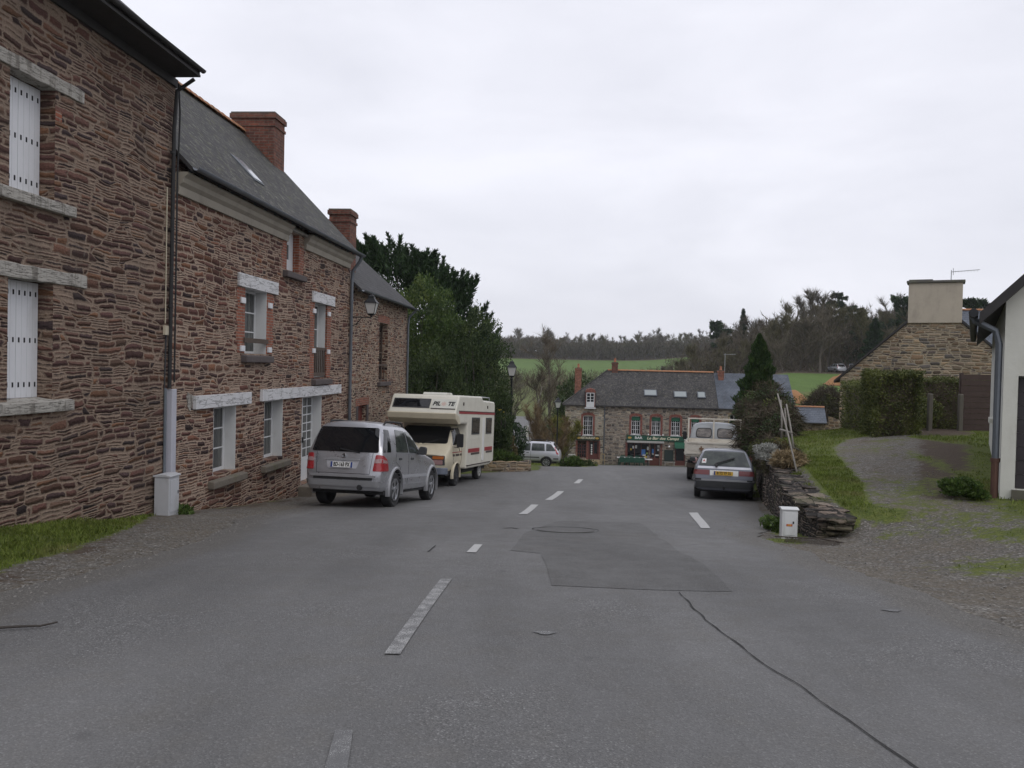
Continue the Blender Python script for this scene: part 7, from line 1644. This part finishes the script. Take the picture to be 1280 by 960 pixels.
for (px, py, y, w, hh, sd) in ((990,500,88,3.6,1.5,1),(1048,483,108,3.6,1.6,2)):
    p = at(px, py, y); mb = MB(); n = 12; vs = []
    for i in range(n+1):
        for k in range(7):
            xx = -w/2 + w*i/n; zz = k/6; j = mnoise.noise(Vector((xx*1.3, zz*4, sd*5)))
            vs.append((p.x + xx, p.y - 1.2 + 2.4*zz + .35*j, G(p.x+xx, p.y-1.2+2.4*zz) + .06 + hh*math.sin(min(1, zz*1.1)*math.pi)*math.sin(math.pi*(i+.3)/(n+.6))*(.8+.4*j)))
    mb.add(vs, [(i*7+k, (i+1)*7+k, (i+1)*7+k+1, i*7+k+1) for i in range(n) for k in range(6)]); o = mb.build('earth_bank', M['earth'], smooth=True, kind='structure')
bush('weed_clump', 'leafy green weeds at the foot of the white house downpipe', 'plant', (6.95,12.95,-.02), (.28,.48,.15), M['weed'], 3000, .065, .03, seed=44, stems=0)
bush('weed_clump', 'small green weeds between meter cabinet and wall', 'plant', (-5.70,14.45,G(-5.7,14.45)+.06), (.30,.22,.10), M['weed'], 600, .08, .03, seed=46, stems=0)
bush('weed_clump', 'green weeds at the foot of the dry stone wall behind the white cabinet', 'plant', (4.35,13.7,G(4.35,13.7)+.08), (.22,.6,.12), M['weed'], 900, .09, .03, seed=47, stems=0)

for (k, lb) in ((0,'tuft of grass and moss on the wall top nearest the broken end'),(1,'tuft of grass and moss midway along the wall top'),(2,'tuft of grass and moss on the wall top below the dry stalks')):
    yy = (13.4, 15.3, 17.2)[k]; xx = lin(XC, yy) + .12; bush('moss_tuft', lb, 'plant', (xx, yy, -.36 - .02*k), (.14,.34,.07), M['grass_blade'], 420, .09, .012, seed=60+k, stems=0, up=1.2, base=-.42)
# ---- grass blades where the ground is green and close
cand = []
def scatter(x0, x1, y0, y1, dens, hmin, hmax, thr=.55):
    N = int((x1-x0)*(y1-y0)*dens); xs, ys_ = rng.uniform(x0,x1,N), rng.uniform(y0,y1,N); hs = rng.uniform(hmin,hmax,N)
    for x, y, h in zip(xs.tolist(), ys_.tolist(), hs.tolist()):
        if x < wall_x(y) + .03: continue
        if abs(x - lin(XC, y)) < .30 and y > 12.1: continue
        if left_edge(y) + .35 < x < right_edge(y) - .35: continue
        g = cover(x, y)[0]; pn = .5 + .5*mnoise.noise(Vector((x*1.9, y*1.9, 2)))
        if g > thr and g*(.35 + pn) > rnd.random()*.95: cand.append((x, y, G(x,y), h*(.6+.8*pn)))
scatter(-7.2,-4.0,5.5,14.5,1700,.02,.06,.5); scatter(-6.2,-4.6,14.5,22,350,.03,.07,.62)
scatter(3.3,10.5,8,20,330,.02,.045,.6); scatter(4.5,8.2,12.3,20,900,.025,.055,.6); scatter(5.5,14.5,20,31,300,.03,.07,.6); scatter(-1.5,6,56.5,63,60,.1,.22,.6)
cand = np.array(cand); N = len(cand); a = rng.random(N)*6.283; ln = rng.normal(size=(N,2))*.45; h = cand[:,3:4]; B = cand[:,:3]; S = np.stack([np.cos(a), np.sin(a), 0*a],1)*(h*.10+.002); tip = B + np.concatenate([ln*h, h],1); md = B + np.concatenate([ln*h*.35, h*.6],1)
V = np.stack([B - S, B + S, md + S*.7, tip, md - S*.7],1).reshape(-1,3); link_mesh('grass', quads_mesh('grass', V, N, 5), M['grass_blade'], kind='stuff')
# loose chippings on the drive and along the verges
Ps = []
for x0,x1,y0,y1,N in ((3.3,8.5,5.5,16,3600),(-5.2,-3.6,6,16,1600),(-5.0,-2.5,14,26,700)):
    for _ in range(N):
        x, y = rnd.uniform(x0,x1), rnd.uniform(y0,y1)
        if x > 0 and (abs(x - lin(XC,y)) < .35 and y > 12): continue
        if cover(x,y)[0] < .5: Ps.append((x,y,G(x,y)+.012,rnd.choice((.004,.006,.008,.010,.015))))
mb = MB()
for x,y,z,s in Ps:
    M3 = Matrix.Rotation(rnd.uniform(0,6),3,'Z') @ Matrix.Rotation(rnd.uniform(-.5,.5),3,'X'); q = [Vector(p) for p in ((1.2,0,0),(-1,.2,0),(.1,.9,0),(0,-.9,.1),(.1,.1,.8),(0,0,-.5))]; q = [tuple(Vector((x,y,z)) + M3 @ (p*s*rnd.uniform(.8,1.2))) for p in q]
    mb.add(q, [(0,2,4),(2,1,4),(1,3,4),(3,0,4),(2,0,5),(1,2,5),(3,1,5),(0,3,5)])
mb.build('loose_gravel', basic('chippings',(.20,.19,.175),.9,.5,60), kind='stuff', fix=False)
# a twig on the road and a rusty grid by the end of the wall
a, b = gp(2,796), gp(72,787); tag(MB().tube([a + Vector((-.3,-.03,.03)), a.lerp(b,.3) + Vector((0,.02,.035)), a.lerp(b,.7) + Vector((0,-.01,.03)), b + Vector((0,0,.04))], [.010,.009,.007,.006], 6).build('fallen_twig', M['bark_dark']), 'thin dark twig lying on the road at the verge', 'twig')
p = gp(1015, 681); t = thing('rusty_grid', 'rusty wire grid lying on gravel before the end of the wall', 'grid', (p.x, p.y, p.z + .02), R(-20)); rust = basic('rusted_wire',(.05,.038,.03),.85,.3,12)
mb = MB()
for i in range(5): mb.tube([(-.36,-.13+i*.065,.012),(.36,-.15+i*.07,.022)], .004, 5)
for i in range(4): mb.tube([(-.33+i*.2,-.16,.02),(-.31+i*.2,.17,.026)], .005, 5)
mb.build('wire_mesh', rust, t); MB().tube([(-.5,.14,.02),(.1,.2,.03),(.5,.05,.02)], .010, 6).build('bar', rust, t)
# ------------------------------------------------------------------ damp winter air
mb = MB(); mb.box(-420, 420, -80, 640, -13.5, 42); hz = bpy.data.materials.new('damp_air'); hz.use_nodes = True; ht = hz.node_tree; ht.nodes.clear()
pv = ht.nodes.new('ShaderNodeVolumePrincipled'); pv.inputs['Density'].default_value = .00022; pv.inputs['Color'].default_value = (.86,.89,.95,1); pv.inputs['Anisotropy'].default_value = .2
ho = ht.nodes.new('ShaderNodeOutputMaterial'); ht.links.new(pv.outputs[0], ho.inputs['Volume']); mb.build('haze', hz, kind='stuff')
scene.cycles.volume_bounces = 1
